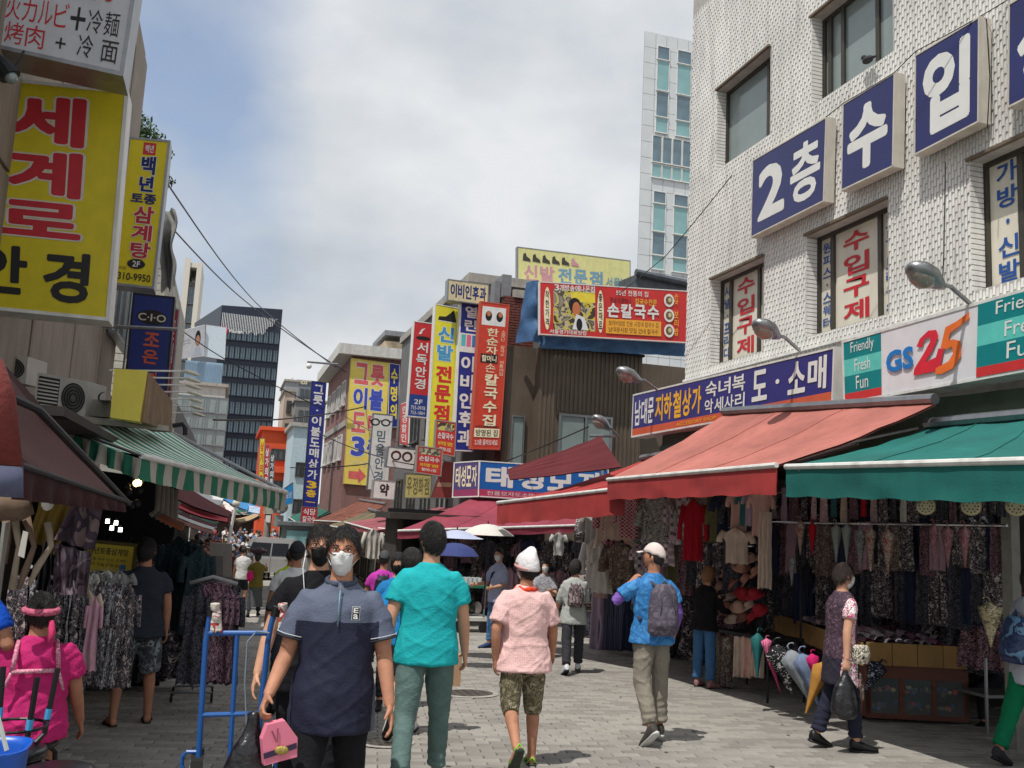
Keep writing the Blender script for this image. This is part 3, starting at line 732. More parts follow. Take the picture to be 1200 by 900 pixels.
tp = thing('roof_tent', onY(770,345,27.5), 'slate grey covered roof shed behind the red noodle banner', 'shed')
m = MB(); a = xat(738,27.5); b = xat(850,27.5); z0_ = onY(770,352,27.5).z; z1_ = onY(740,320,27.5).z; m.hexa([V((a,27.5,z0_)),V((b,27.5,z0_)),V((b,27.5,z1_-.1)),V((a,27.5,z1_))],[V((a,31,z0_)),V((b,31,z0_)),V((b,31,z1_)),V((a,31,z1_+.2))]); m.build('wall', GTARP, tp)
MB().tube([V((a-.1,27.4,z1_+.02)), V(((a+b)/2,27.4,z1_-.12)), V((b,27.4,z1_-.02))], .12, 8).build('rolled_edge', GTARP, tp)
# --- red noodle banner
BAN = mat('bright_red_banner', (204,52,50), .5, var=.08, scale=2); PHOTO = mat('banner_photo_print', (150,140,120), .5, kind='print', c2=[(90,84,70),(190,180,150),(210,190,60),(70,60,56)], scale=2.2)
YEL2 = cm((236,214,70), .5); ORY = cm((240,170,60), .5); BLK = cm((30,28,30), .5); SKIN0 = cm((200,120,80), .5); TEALW = cm((0,110,140), .5); CRM = cm((238,226,190), .5)
F4 = FY([(633,391),(806,401),(806,342),(633,331)], 25.3)
it = [('r',.085,.10,.36,.90,PHOTO), ('r',.20,.66,.36,.86,YEL2), ('o',.225,.60,.040,.14,BLK), ('o',.235,.52,.026,.14,SKIN0), ('poly',[(.21,.12),(.235,.42),(.29,.36),(.315,.12)],cm((225,225,228))), ('o',.255,.22,.02,.12,BLK),
      ('o',.045,.5,.022,.42,CRM), ('v','착한가격',.033,.14,.057,.86,BLK,.03), ('o',.395,.5,.022,.42,CRM), ('v','좋은재료',.383,.14,.407,.86,BLK,.03),
      ('h','3개방송에나온집',.09,.86,.36,.985,WH,.03), ('t','서울경기대표맛집',.06,.015,.30,.10,WH,.02),
      ('t','50년 전통의 집',.50,.84,.72,.95,WH,.01), ('t','한순자할머니',.46,.68,.60,.80,BLK,.0), ('t','칼국수전문',.63,.68,.78,.80,YEL2,.0),
      ('h','손칼국수',.435,.40,.80,.68,WH,.05), ('r',.43,.08,.81,.37,ORY), ('t','보리비빔밥 전문 시장내 칼국수 집',.45,.24,.79,.34,BLK,.0), ('t','남대문시장 맛집 안내 칼국수',.45,.11,.79,.21,BLK,.0)]
for k, v in enumerate((.80,.50,.20)): it += [('o',.865,v,.036,.13,cm((230,226,215))), ('o',.865,v,.024,.085,cm((120,90,70))), ('o',.87,v+.01,.012,.045,cm((200,196,150)))]
it += [('v','손맛',.90,.72,.93,.95,ORY,.02), ('v','보리밥',.90,.10,.93,.62,ORY,.02)]
sign('noodle_banner', F4, .12, BAN, cm((224,214,210)), it, 'long red noodle restaurant banner reading 손칼국수 with a cook photo, above the brown corrugated building', 'sign')
PALEY = mat('pale_yellow_board', (222,218,150), .6, var=.08, dirt=.15); PKB = cm((206,150,160)); LBL = cm((120,160,186)); GRY = cm((70,66,58))
F4 = FY([(607,333),(738,342),(738,306),(607,290)], 29)
it = [('t','신',.05,.10,.17,.56,PKB,.05), ('t','발',.19,.10,.32,.56,PKB,.05), ('t','전',.35,.10,.47,.56,LBL,.05), ('t','문',.49,.10,.61,.56,LBL,.05), ('t','점',.63,.10,.75,.56,LBL,.05), ('t','서울발',.78,.10,.98,.42,LBL,.02)]
def shoe(u, v, s_, m_): return ('poly', [(u,v+s_*.3),(u+s_*.2,v+s_*.9),(u+s_*.42,v+s_*1.0),(u+s_*.5,v+s_*.6),(u+s_*.95,v+s_*.35),(u+s_,v),(u+s_*.3,v-s_*.0)], m_)
for k in range(6): u = .04+.085*k; it.append(('poly', [(u,.66),(u+.005,.84),(u+.025,.88),(u+.035,.78),(u+.065,.72),(u+.07,.64)], GRY if k < 5 else PKB))
sign('roof_board', F4, .2, PALEY, METAL, it, 'pale yellow roof board reading 신발전문점 with a row of shoes, highest sign in the middle', 'sign')
# --- ENT sign and the tall upright signs
CRM2 = mat('cream_board', (214,200,160), .6, var=.08, dirt=.25); NAVT = cm((38,50,110)); WHP = cm((228,228,224), .45, dirt=.15)
sign('clinic_sign', FY([(525,351),(571,357),(572,334),(526,328)], 26.6), .35, CRM2, METAL, [('h','이비인후과',.04,.14,.97,.86,NAVT,.05)], 'cream box sign reading 이비인후과 above the tall upright signs', 'sign')
YB = mat('lemon_yellow_board', (230,220,60), .45, var=.06, dirt=.1); BLT = cm((74,150,196)); RDT = cm((206,44,50)); RB = mat('scarlet_board', (204,50,54), .45, var=.08, dirt=.12); OR = mat('orange_red_board', (206,66,48), .45, var=.07, dirt=.1); IND = mat('royal_blue_board', (40,48,136), .45, var=.08)
sign('upright_sign', FY([(553,525),(585,526),(596,358),(564,354)], 26.4), .30, OR, cm((190,90,70)),
     [('r',.06,.845,.92,.975,WHP), ('o',.30,.91,.12,.035,BLK), ('o',.70,.91,.12,.035,BLK), ('o',.30,.925,.07,.018,SKIN0), ('o',.72,.925,.07,.018,SKIN0), ('v','한순자',.28,.64,.70,.83,CRM,.02), ('r',.10,.585,.72,.645,BLK), ('t','할머니',.14,.592,.68,.637,CRM,.03),
      ('v','손',.30,.515,.66,.585,CRM,.0), ('v','칼국수집',.30,.145,.80,.515,CRM,.04), ('r',.04,.075,.96,.135,CRM), ('t','방영된 집',.1,.082,.9,.127,BLK,.02), ('t','KBS·MBC·SBS',.08,.139,.92,.155,BLK,.01), ('v','소문난 칼국수 전통의집',.80,.50,.95,.82,CRM,.0), ('t','2,3층 올라오세요',.08,.02,.92,.06,WH,.01)],
     'tall orange red upright sign with two cooks on top, rightmost of the upright row', 'sign')
sign('upright_sign', FY([(533,527),(553,528),(562,357),(541,354)], 26.8), .30, IND, WHP,
     [('v','열린',.22,.80,.90,.985,WH,.04), ('r',0,.66,1,.79,WHP), ('r',.08,.70,.32,.78,cm((90,190,190))), ('r',.38,.70,.62,.78,cm((224,110,150))), ('r',.68,.70,.92,.78,cm((60,130,190))), ('v','이비인후과',.12,.02,.90,.645,WH,.05)],
     'tall royal blue upright sign with white letters, just left of the orange red one', 'sign')
sign('upright_sign', FY([(501,530),(527,531),(538,362),(511,357)], 27.2), .30, YB, WHP,
     [('poly',[(.12,.90),(.16,.925),(.45,.93),(.62,.955),(.78,.985),(.86,.94),(.92,.905),(.85,.895),(.2,.893)],BLK), ('r',.14,.893,.86,.898,WHP), ('v','신발',.16,.615,.86,.87,BLT,.06,WH), ('v','전문점',.16,.20,.86,.60,RDT,.06)],
     'tall lemon yellow upright sign with a black shoe above 신발전문점, second in the row', 'sign')
sign('upright_sign', FY([(478,487),(500,489),(508,380),(486,377)], 28.4), .30, RB, WHP,
     [('r',0,0,1,.23,cm((40,66,140))), ('t','2F',.28,.13,.72,.18,WH,.02), ('t','755-0978',.12,.07,.88,.11,WH,.0), ('t','753-1884',.12,.02,.88,.055,WH,.0), ('v','서독안경',.22,.28,.80,.80,WH,.03), ('o',.5,.835,.38,.02,BLK), ('poly',[(.25,.875),(.4,.93),(.6,.945),(.45,.91),(.4,.875)],WH)],
     'narrow scarlet upright sign with a blue foot reading 서독안경, leftmost of the upright row', 'sign')
for q, Y, lab in (([(510,530),(532,534),(534,496),(512,493)], 25.6, 'small red menu sign with food photos hung in front of the yellow upright sign'), ([(488,553),(516,557),(518,527),(490,523)], 25.0, 'small red menu sign with food photos, lower left of its twin')):
    sign('menu_sign', FY(q, Y), .2, RB, cm((150,140,130)), [('r',.06,.72,.94,.96,PHOTO), ('t','손칼국수',.08,.46,.92,.66,WH,.03), ('r',.06,.05,.94,.42,OR), ('t','보리밥 냉면',.12,.26,.88,.38,YEL2,.02), ('t','할머니집',.2,.08,.8,.2,WH,.02)], lab, 'sign', 'small red menu signs')
BLU = mat('cobalt_blue_board', (28,98,176), .45, var=.08)
sign('hat_shop_sign', FY([(561,581),(712,590),(712,551),(563,541)], 23.4), .35, BLU, WHP, [('r',0,0,1,.2,cm((180,60,96))), ('h','태성모자',.03,.28,.98,.90,WH,.06), ('t','전품모자도소매',.06,.04,.42,.16,WH,.0)], 'cobalt blue hat shop sign with white 태성 letters above the wide maroon awning', 'sign')
P0 = onY(562,560,23.4)
sign('hat_shop_sign', FP([(531,582),(560,581),(561,541),(533,543)], P0+V((-.04,0,0)), V((-.5,-.86,0))), .2, cm((84,72,124)), WHP, [('r',0,0,1,.2,cm((150,60,100))), ('h','태성모자',.05,.28,.95,.9,CRM,.03)], 'faded violet hat shop sign around the corner from the cobalt one', 'sign')
sign('shop_board', FY([(474,583),(504,583),(505,557),(476,555)], 26.2), .2, cm((188,178,112)), METAL, [('h','우정화점',.04,.12,.96,.88,cm((120,110,70)),.03)], 'mustard yellow shop board over the left dusty maroon awning', 'sign')
sign('shop_board', FY([(505,583),(531,583),(532,542),(520,541)], 26.0), .15, cm((140,64,60)), METAL, [('r',.1,.3,.9,.42,cm((180,150,120)))], 'plain brick red board left of the violet sign', 'sign')
# --- grey building on the right of the street carrying the upright signs
GREYB = mat('grey_panel_wall', (112,112,112), .8, var=.15, scale=2, dirt=.3)
z1_ = onX(528, 352, 7.0).z
gb = box_building('grey_building', 7.0, 11.5, 28.6, 41, -2.2, z1_, GREYB, 'grey building behind the upright signs, its side wall running down the street', lip=.1)
for z in (2.2, 4.9): row(gb, 4, 29.4, 40.6, z, 1.5, 1.3, 7.0, 'left', pane=DGLASS)
win(gb, V((7.35+.9, 28.57, 2.2)), 1.2, 1.3, pane=GLASS); win(gb, V((7.35+.9, 28.57, 4.9)), 1.2, 1.3, pane=GLASS)
# small colourful wall letters and side board
sign('wall_board', FX([(468,520),(478,522),(480,470),(470,474)], 6.9), .05, RB, WHP, [('v','안경할인',.2,.05,.8,.95,WH,.02)], 'red and white board on the side wall of the grey building', 'sign')
# lower storeys between the awnings: pale infill
MB_ = box_building('low_shop_row', 5.8, 8.2, 34.0, 45.5, -2.6, .3, mat('weathered_cream_wall', (150,142,126), .85, var=.2, dirt=.3), 'low row of shops under the dusty maroon awnings', lip=.15)
row(MB_, 5, 34.5, 45, -.9, 1.4, 1.0, 5.8, 'left', pane=DGLASS)
# --- building with the big yellow sign
PINKB = mat('pinkish_brick_wall', (140,104,98), .85, var=.15, scale=3, dirt=.25)
yk = 46.0; kx0 = xat(406, yk, 500); kz = onY(430, 421, yk).z
kb = thing('kitchenware_building', (kx0+2, yk, -2.8), 'pink brick building with a huge yellow sign on its front', 'building')
MB().bb((kx0, yk, -2.8), (kx0+4.6, yk+11, kz+.1)).build('wall', PINKB, kb)
MB().bb((kx0-.7, yk-.5, kz+.1), (kx0+4.9, yk+11.2, kz+.62)).build('roof', mat('pale_roof_slab', (205,203,198), .8, var=.1, dirt=.3), kb)
MB().bb((xat(437,yk+1), yk+1, kz+.62), (xat(470,yk+1), yk+5, onY(450,399,yk+1).z)).build('penthouse', mat('rust_stained_wall', (176,160,136), .9, var=.3, scale=2, dirt=.5), kb)
MB().bb((xat(436,yk+.9), yk+.8, kz+1.5), (xat(472,yk+.9), yk+5.1, kz+1.75)).build('penthouse_roof', METAL, kb)
for z in (kz-1.6, kz-4.4): row(kb, 4, yk+.8, yk+10.5, z, 1.4, 1.3, kx0, 'left', pane=DGLASS, frame=WHITEM)
MB().bb((kx0-.06, yk+.2, kz-3.4), (kx0-.002, yk+10.8, kz-3.1)).build('string_course', CONC, kb)
KY = mat('kitchen_yellow_board', (238,214,104), .5, var=.06, dirt=.08); KP = cm((222,104,104)); KB = cm((70,84,186))
sign('giant_sign', FY([(403,566),(448,570),(456,426),(412,420)], yk-.15), .12, KY, cm((210,190,110)),
     [('h','그릇',.08,.80,.92,.975,KP,.06,WH), ('h','이불',.08,.60,.92,.775,KB,.06,WH), ('h','도매',.08,.41,.92,.575,KP,.06,WH), ('h','3층',.10,.22,.92,.38,KB,.07,WH), ('t','고침이좋은집',.10,.145,.80,.19,CRM,.0), ('poly',[(.10,.04),(.10,.10),(.36,.10),(.36,.13),(.56,.07),(.36,.01),(.36,.04)],KP), ('r',.66,.03,.74,.11,KP)],
     'huge yellow wall sign reading 그릇 이불 도매 3층 with a pink arrow', 'sign')
sign('wall_sign', FY([(455,500),(466,500),(468,428),(457,426)], yk-.17), .1, IND, WHP, [('v','수명의',.15,.1,.85,.95,YEL2,.05)], 'blue wall sign with yellow and white letters beside the huge yellow one', 'sign')
sign('glasses_sign', FY([(431,573),(454,575),(460,487),(438,485)], 33), .25, WHP, METAL, [('v','믿음안경',.25,.08,.70,.80,cm((90,110,130)),.02)], 'white upright optician sign reading 믿음안경 with black spectacles on top', 'sign')
def spectacles(P, s, m_, rx=(1,0,0), rim=.05, lab=None, parent=None):
    mb = MB()
    for sx in (-1, 1):
        c = V(P)+V((sx*s*.52,0,0)); pts = [c+V((math.cos(a*math.pi/10)*s*.40,0,math.sin(a*math.pi/10)*s*.30)) for a in range(21)]
        mb.tube(pts, s*rim*1.6, 6, cap=False)
        mb.tube([V(P)+V((sx*s*.93,0,s*.1)), V(P)+V((sx*s*1.15,.02,s*.18))], s*rim*1.3, 6)
    mb.tube([V(P)+V((-s*.14,0,.1*s)), V(P)+V((0,0,.16*s)), V(P)+V((s*.14,0,.1*s))], s*rim*1.4, 6)
    return mb
o = spectacles(onY(446,495,32.7), .36, BLACK).build('spectacles_emblem', BLACK); tag(o, 'giant black spectacles in front of the white optician sign', 'spectacles')
sign('glasses_box_sign', FY([(453,546),(484,550),(487,527),(456,524)], 30), .4, WHP, METAL, [('o',.3,.6,.20,.26,cm((80,40,36))), ('o',.3,.58,.12,.16,WHP), ('o',.72,.6,.20,.26,cm((80,40,36))), ('o',.72,.58,.12,.16,WHP)], 'white box sign with brown spectacles under the white optician sign', 'sign')
sign('pharmacy_sign', FY([(437,583),(461,585),(463,565),(439,563)], 29), .35, WHP, cm((150,150,150)), [('t','약',.28,.14,.74,.86,cm((60,40,44)),.07)], 'white box sign with the single dark letter 약', 'sign')
YV = cm((240,196,50), .5)
sign('upright_sign', FY([(355,594),(371,596),(382,449),(366,447)], 50), .4, IND, DARKM, [('v','그릇·이불도매상가',.16,.22,.86,.985,WH,.04), ('v','3층-',.14,.01,.88,.215,YV,.06)], 'tall indigo upright sign reading 그릇 이불도매상가 3층 in the distance', 'sign')
sign('shop_board', FY([(352,613),(371,614),(372,595),(354,594)], 48), .2, cm((170,40,54)), METAL, [('t','식당',.1,.52,.9,.92,WH,.02), ('t','칼국수',.1,.1,.9,.45,WH,.02)], 'small crimson board under the tall indigo upright sign', 'sign')
# red post / pilasters near the far corner
# --- pale blue and orange buildings past it
t_ = box_building('pale_blue_building', xat(341,70,540), xat(368,70,540), 70, 84, -3.2, onY(352,500,70).z, mat('pale_blue_wall', (176,196,204), .8, var=.1, dirt=.15), 'pale blue building behind the tall indigo upright sign')
row(t_, 3, xat(344,70), xat(367,70), 1.5, .7, 1.0, 70, 'front'); row(t_, 3, xat(344,70), xat(367,70), 4.2, .7, 1.0, 70, 'front')
ORB = mat('orange_painted_wall', (214,84,46), .8, var=.08, dirt=.1)
t_ = box_building('orange_building', xat(306,78,540), xat(341,78,540), 78, 90, -3.2, onY(325,505,78).z, ORB, 'bright orange building at the end of the street', roof=ORB, lip=.3)
for z in (3.0, 5.6): row(t_, 2, xat(313,78), xat(340,78), z, 1.1, .9, 78, 'front')
MB().bb((xat(309,77.6), 77.4, 4.1), (xat(342,77.6), 78, 4.6)).build('canopy_band', ORB, t_)
for k, (px, c1) in enumerate(((306,(232,208,60)),(312,(196,50,60)),(318,(60,70,76)))):
    sign('distant_upright_sign', FY([(px-3,572),(px+2,572),(px+4,514+k*8),(px-1,514+k*8)], 68-k), .3, cm(c1), METAL, [('v','상가의류',.1,.05,.9,.95,WH if k else RDT,.05)], ['thin yellow upright sign beside the orange building', 'thin crimson upright sign beside the orange building', 'thin slate upright sign in front of the orange building'][k], 'sign')
# --- dark glass tower, billboards, office blocks
NVG = mat('dark_navy_cladding', (36,44,60), .35, var=.08, scale=.4); PG = mat('blue_grey_pane', (96,120,132), .12, var=.25, scale=.6, spec=.8)
yd = 112; d0, d1 = xat(256,yd,400), xat(328,yd,400); dz = onY(327,366,yd).z; dz0 = -3.4
dt = thing('dark_glass_tower', ((d0+d1)/2, yd, dz0), 'dark navy glass office tower with a slatted crown', 'building')
m = MB(); dl = xat(226,yd+9,400); dzt = onY(255,357,yd).z
base = [V((d0,yd,dz0)), V((d1,yd,dz0)), V((d1,yd+22,dz0)), V((dl,yd+22,dz0)), V((dl,yd+9,dz0))]
n = m.pts(base+[V((d0,yd,dzt)), V((d1,yd,dz+.4)), V((d1,yd+22,dz)), V((dl,yd+22,dzt)), V((dl,yd+9,dzt-.8))])
for k in range(5): m.face((n+k, n+(k+1) % 5, n+5+(k+1) % 5, n+5+k))
m.face((n+5,n+6,n+7,n+8,n+9)); m.build('wall', NVG, dt)
fl = 9; hgt = (dz-9-(-1))/fl
for r_ in range(fl):
    z = onY(290, 392+r_*21.5, yd).z
    if z < 0: break
    for k in range(11):
        u = d0+(d1-d0)*(k+.55)/11.2; win(dt, V((u, yd-.06, z-.1)), (d1-d0)/11.2*.86, 1.5, frame=NVG, pane=PG, mull=1, pr=.1)
m = MB()
for k in range(34):
    u = d0+(d1-d0)*(k+.5)/34*.93+.1; h_ = 2.6+.3*math.sin(k*1.3)*.6 - (2.2*max(0,(k-24))/10); m.bb((u-.034, yd-.16, dzt-.4-h_+ (dz-dzt)*k/34), (u+.034, yd-.02, dzt-.9+(dz-dzt)*k/34))
m.build('crown_slat', cm((226,228,230)), dt)['kind'] = 'stuff'
F4 = FY([(258,389),(286,392),(286,387),(258,384)], yd-.3); mb = MB(); F4.put(mb, 'Mastern', (.38,.1,.98,.9), .05, .02); mb.build('lettering', WH, dt)
mb = MB(); c = F4.p(.15,.4,.05); mb.prism([c+V((math.cos(a)*.5,0,math.sin(a)*.5)) for a in [k*math.pi/5 for k in range(10)]], (0,.1,0)); mb.build('logo', cm((190,50,90)), dt)
# billboard box
sign('billboard', FY([(240,417),(263,421),(265,384),(242,381)], 92), .3, cm((196,212,222)), WHP, [], 'blank pale side of the corner billboard in front of the dark tower', 'billboard')
P0 = onY(241,400,91.8)
sign('billboard', FP([(205,421),(239,417),(240,381),(208,389)], P0, V((.55,-.83,0))), .3, cm((216,220,224)), WHP, [('v','송·',.03,.35,.12,.75,cm((170,70,110)),.02), ('t','수줍은 꽃처럼',.2,.58,.48,.64,GRY,.0), ('t','서울의 여름',.2,.48,.48,.53,GRY,.0), ('o',.76,.62,.10,.26,BLK), ('o',.76,.55,.07,.17,cm((206,150,126))), ('poly',[(.62,.02),(.68,.32),(.84,.32),(.92,.02)],cm((196,206,216)))], 'white billboard with a small portrait in front of the dark tower', 'billboard')
LB = mat('pale_blue_metal_screen', (150,178,200), .5, var=.08, scale=.8)
t_ = thing('screen_wall', onY(240,452,92), 'pale blue ribbed rooftop screen under the billboard', 'screen')
m = MB(); a = xat(216,92,440); b = xat(260,92,440); m.bb((a,92,onY(240,455,92).z), (b,94,onY(240,424,92).z)); 
for k in range(24): u = a+(b-a)*k/24; m.bb((u,91.93,onY(240,454,92).z),(u+.05,91.99,onY(240,425,92).z))
m.build('panel', LB, t_)
WOF = mat('white_office_wall', (188,190,184), .8, var=.1, dirt=.3)
a, b = xat(184,90,500), xat(260,90,500); zt_ = onY(240,452,90).z
t_ = box_building('white_office', a, b, 90, 104, -3.4, zt_, WOF, 'white office block with long window strips under the billboard')
for k in range(4):
    row(t_, 4, a+1.0, b-.4, onY(240,474+k*19,90).z, 2.6, 1.5, 90, 'front', pane=GLASS, frame=METAL, mull=2)
TOW = mat('cream_tower_wall', (214,208,196), .8, var=.06)
yt = 170; a, b = xat(213,yt,340), xat(234,yt,340); zt_ = onY(222,306,yt).z
t_ = thing('cream_tower', ((a+b)/2, yt, -3), 'tall cream tower with a blue glass strip, far left', 'building')
MB().bb((a,yt,-3),(a+(b-a)*.34,yt+12,zt_+.5)).build('wall', TOW, t_); MB().bb((b-(b-a)*.28,yt,-3),(b,yt+12,zt_)).build('wall', TOW, t_); MB().bb((a+(b-a)*.34,yt+1.2,-3),(b-(b-a)*.28,yt+11,zt_-3.4)).build('core_wall', GREYB, t_)
MB().bb((a,yt+.2,zt_-1),(b,yt+11.8,zt_-.2)).build('roof', TOW, t_)
for k in range(12): win(t_, V(((a+b)/2+.1, yt+1.1, zt_-6-k*3.4)), (b-a)*.34, 3.0, frame=METAL, pane=PG, mull=1, pr=.12)
# distant grey blocks
for (x0, x1, yt_, Y, c, lab) in ((322,338,446,150,(150,152,156),'distant grey block left of the one with rooftop letters'), (337,364,447,170,(120,128,138),'distant slate block with rooftop letters'), (318,336,520,120,(158,160,160),'low grey block behind the orange building'), (322,334,458,140,(196,176,162),'small beige block right of the dark tower'), (336,372,470,135,(140,142,144),'distant grey gabled block right of the dark tower')):
    a, b = xat(x0,Y), xat(x1,Y); z = onY((x0+x1)/2, yt_, Y).z
    t_ = box_building('distant_block', a, b, Y, Y+14, -3.3, z, mat('block_wall_%d%d' % (x0, c[0]), c, .85, var=.1, dirt=.1), lab)
    for r_ in range(4): row(t_, 4, a+.4, b-.4, z-2.2-r_*3.4, (b-a)/4*.6, 1.7, Y, 'front', pane=DGLASS)
    if x0 == 337:
        F4 = FY([(341,450),(360,451),(360,444),(341,443)], Y-.5); mb = MB(); F4.put(mb, 'fnonos', (0,0,1,1), .3, .05); mb.build('rooftop_lettering', cm((206,196,170)), t_)
# --- white high-rise right of centre
HW = mat('white_panel_cladding', (204,208,210), .5, var=.05, scale=.5); GG = mat('aqua_glass', (128,170,172), .1, var=.12, scale=.5, spec=.8); SEAM = mat('cladding_seam', (120,124,126), .7)
yw = 78; a, b = xat(751,yw,180), xat(866,yw,180); zt_ = onY(780,42,yw).z
t_ = thing('white_highrise', ((a+b)/2, yw, -3), 'white clad high-rise with aqua window strips rising behind the tiled building', 'building')
MB().prism([V((a,yw,-3)),V((b,yw,-3)),V((b+3,yw+14,-3)),V((a+14*a/yw+1.2,yw+14,-3))],(0,0,zt_+3)).build('wall', SEAM, t_)
nx, pw = 5, (xat(770,yw)-a)/1.0
def wz(y): return onY(780, y, yw).z
cols = [(766,781),(790,807)]
strips = [(56,158,[.0,.20,.55,.78,1]), (226,318,[0,.18,.62,.80,1])]
wide = (161,212)
pan = HW
pmesh = {}
holes_ = []
for c0_, c1_ in cols:
    for y0__, y1__, _ in strips: holes_.append((xat(c0_,yw,180), xat(c1_,yw,180), wz(y1__), wz(y0__)))
holes_.append((xat(763,yw,180), xat(810,yw,180), wz(wide[1]), wz(wide[0])))
us = [a + (b-a)*k/9 for k in range(10)]; z = zt_; rowsz = []
while z > -1: rowsz.append(z); z -= 1.62
for i in range(9):
    for j in range(len(rowsz)-1):
        cx_ = (us[i]+us[i+1])/2; cz_ = (rowsz[j]+rowsz[j+1])/2
        if rowsz[j] < 8: continue
        m = MB(); m.bb((us[i]+.02, yw-.12, rowsz[j+1]+.02), (us[i+1]-.02, yw-.01, rowsz[j]-.02)); m.build('cladding_panel', HW, t_)
for (h0, h1, h2, h3) in holes_:
    nn_ = 4 if (h1-h0) < 1.5 else 2
    k = 0
    if (h1-h0) < 2.2:
        hs = [.16,.36,.30,.18]; z = h3
        for q in hs:
            hh = (h3-h2)*q; win(t_, V(((h0+h1)/2, yw-.16, z-hh/2)), h1-h0, hh*.98, frame=WHITEM, pane=GG if q > .32 or q == .18 else PG, mull=0, pr=.05); z -= hh
    else:
        for q in range(4):
            u = h0+(h1-h0)*(q+.5)/4; win(t_, V((u, yw-.16, h2+(h3-h2)*.68)), (h1-h0)/4*.97, (h3-h2)*.62, frame=WHITEM, pane=PG, mull=0, pr=.05); win(t_, V((u, yw-.17, h2+(h3-h2)*.18)), (h1-h0)/4*.97, (h3-h2)*.32, frame=WHITEM, pane=GG, mull=0, pr=.05)
# ================================================================ LEFT SIDE OF THE STREET
XL = -2.1
def yl(px, X=XL): return onX(px, 500, X).y
BEI = mat('beige_panel_wall', (150,140,128), .8, var=.12, scale=1.5, dirt=.35); WBR = mat('white_brick_wall', (196,192,180), .85, var=.12, scale=5, dirt=.3)
lw = thing('left_building', (XL, 12, -1), 'beige panelled building behind the big yellow sign on the left', 'building')
yA_, yB_ = 5.5, yl(128)
MB().bb((XL-9, yA_, -1.6), (XL-.08, yB_, 9.2)).build('wall', BEI, lw)
y = yA_; k = 0
while y < yB_-.2:                     # upright cladding sheets with open joints
    for z0_, z1_ in ((2.6, 4.35), (4.4, 6.9), (6.95, 9.55)): 
        m = MB(); m.bb((XL-.075, y+.02, z0_), (XL-.03-.01*(k % 2), min(y+1.28, yB_), z1_)); m.build('cladding_sheet', BEI, lw)
    y += 1.3; k += 1
for k, (px, w_) in enumerate(((122,.5),(136,.6))):
    y = yl(px); fr = win(lw, V((XL-.0, y, 5.2)), 1.6, 1.9, 'right', frame=METAL, pane=GLASS, mull=1)
win(lw, V((XL, yl(20), 4.1)), 1.0, .9, 'right', frame=METAL, pane=mat('orange_panel', (214,130,60), .6))
# scaffold like frames along the wall
fr = thing('wall_frame', (XL+.2, yl(125), 2.8), 'thin grey steel lattice frame on the wall under the yellow signs', 'frame')
for k in range(6):
    y = yl(118)+k*.9; MB().tube([(XL+.25, y, 2.6), (XL+.25, y, 5.4)], .02, 6).build('upright', METAL, fr); MB().tube([(XL+.25, y, 2.7), (XL+.25, y+.9, 5.2)], .012, 5).build('brace', METAL, fr)
for z in (2.8, 4.1, 5.3): MB().tube([(XL+.25, yl(118), z), (XL+.25, yl(118)+4.6, z)], .02, 6).build('rail', METAL, fr)
b2 = thing('left_building', (XL, 30, -1.5), 'narrow white brick building end hung with a torn grey tarpaulin, far left', 'building')
y0_, y1_ = yl(170), yl(206); zt_ = onX(192, 262, XL).z
MB().bb((XL-6, y0_+.1, -2.4), (XL-.06, y1_, zt_)).build('wall', MORTAR, b2)
m = MB(); z = 3.0; k = 0; rnd = random.Random(4)
while z < zt_-.1:
    y = y0_+.1-(k % 2)*.2
    while y < y1_: m.bb((XL-.07, max(y, y0_+.1)+.01, z), (XL-.035+rnd.random()*.01, min(y+.38, y1_), z+.17)); y += .4
    z += .19; k += 1
for z_ in range(int((zt_-3)/.19)):
    x = XL-2.2
    while x < XL-.1: m.bb((x, y0_+.06, 3+z_*.19), (x+.37, y0_+.12, 3.17+z_*.19)); x += .39
m.build('brickwork', WBR, b2)['kind'] = 'stuff'
GT = mat('torn_grey_tarpaulin', (132,132,130), .8, var=.2, scale=2, bump=.9, bscale=4)
q = [onY(190,345,y0_), onY(207,340,y0_), onY(206,250,y0_), onY(186,246,y0_)]
m = MB(); q = [p+V((.0,-.3,0)) for p in q]
fn = lambda u, v: q[0].lerp(q[1],u).lerp(q[3].lerp(q[2],u), v) + V((.16*noise.noise(V((u*2,v*3,7))),-.4*noise.noise(V((u*5,v*2.2,1)))-.2*math.sin(u*9),.25*noise.noise(V((u*6,1,v)))*(1-v)))
m.grid(fn, 20, 30); tag(m.build('torn_tarpaulin', GT, smooth=True), 'torn grey tarpaulin hanging off the roof edge, far left', 'tarpaulin')
# continuing low shops on the left; a flat dark sheet paints their inner shade
sl = thing('left_shop_row', (XL, 30, -2), 'row of dark open shop fronts receding along the left kerb', 'shop')
MB().bb((XL-5, yl(206), -3.2), (XL-.02, 62, 5.2)).build('wall', GREYB, sl)
MB().bb((XL-.02, 12, -3.0), (XL+.02, 62, .9)).build('front_shade_sheet', DARK, sl)
row(sl, 5, 46, 61, 3.2, 1.5, 1.3, XL+.03, 'right', pane=DGLASS)
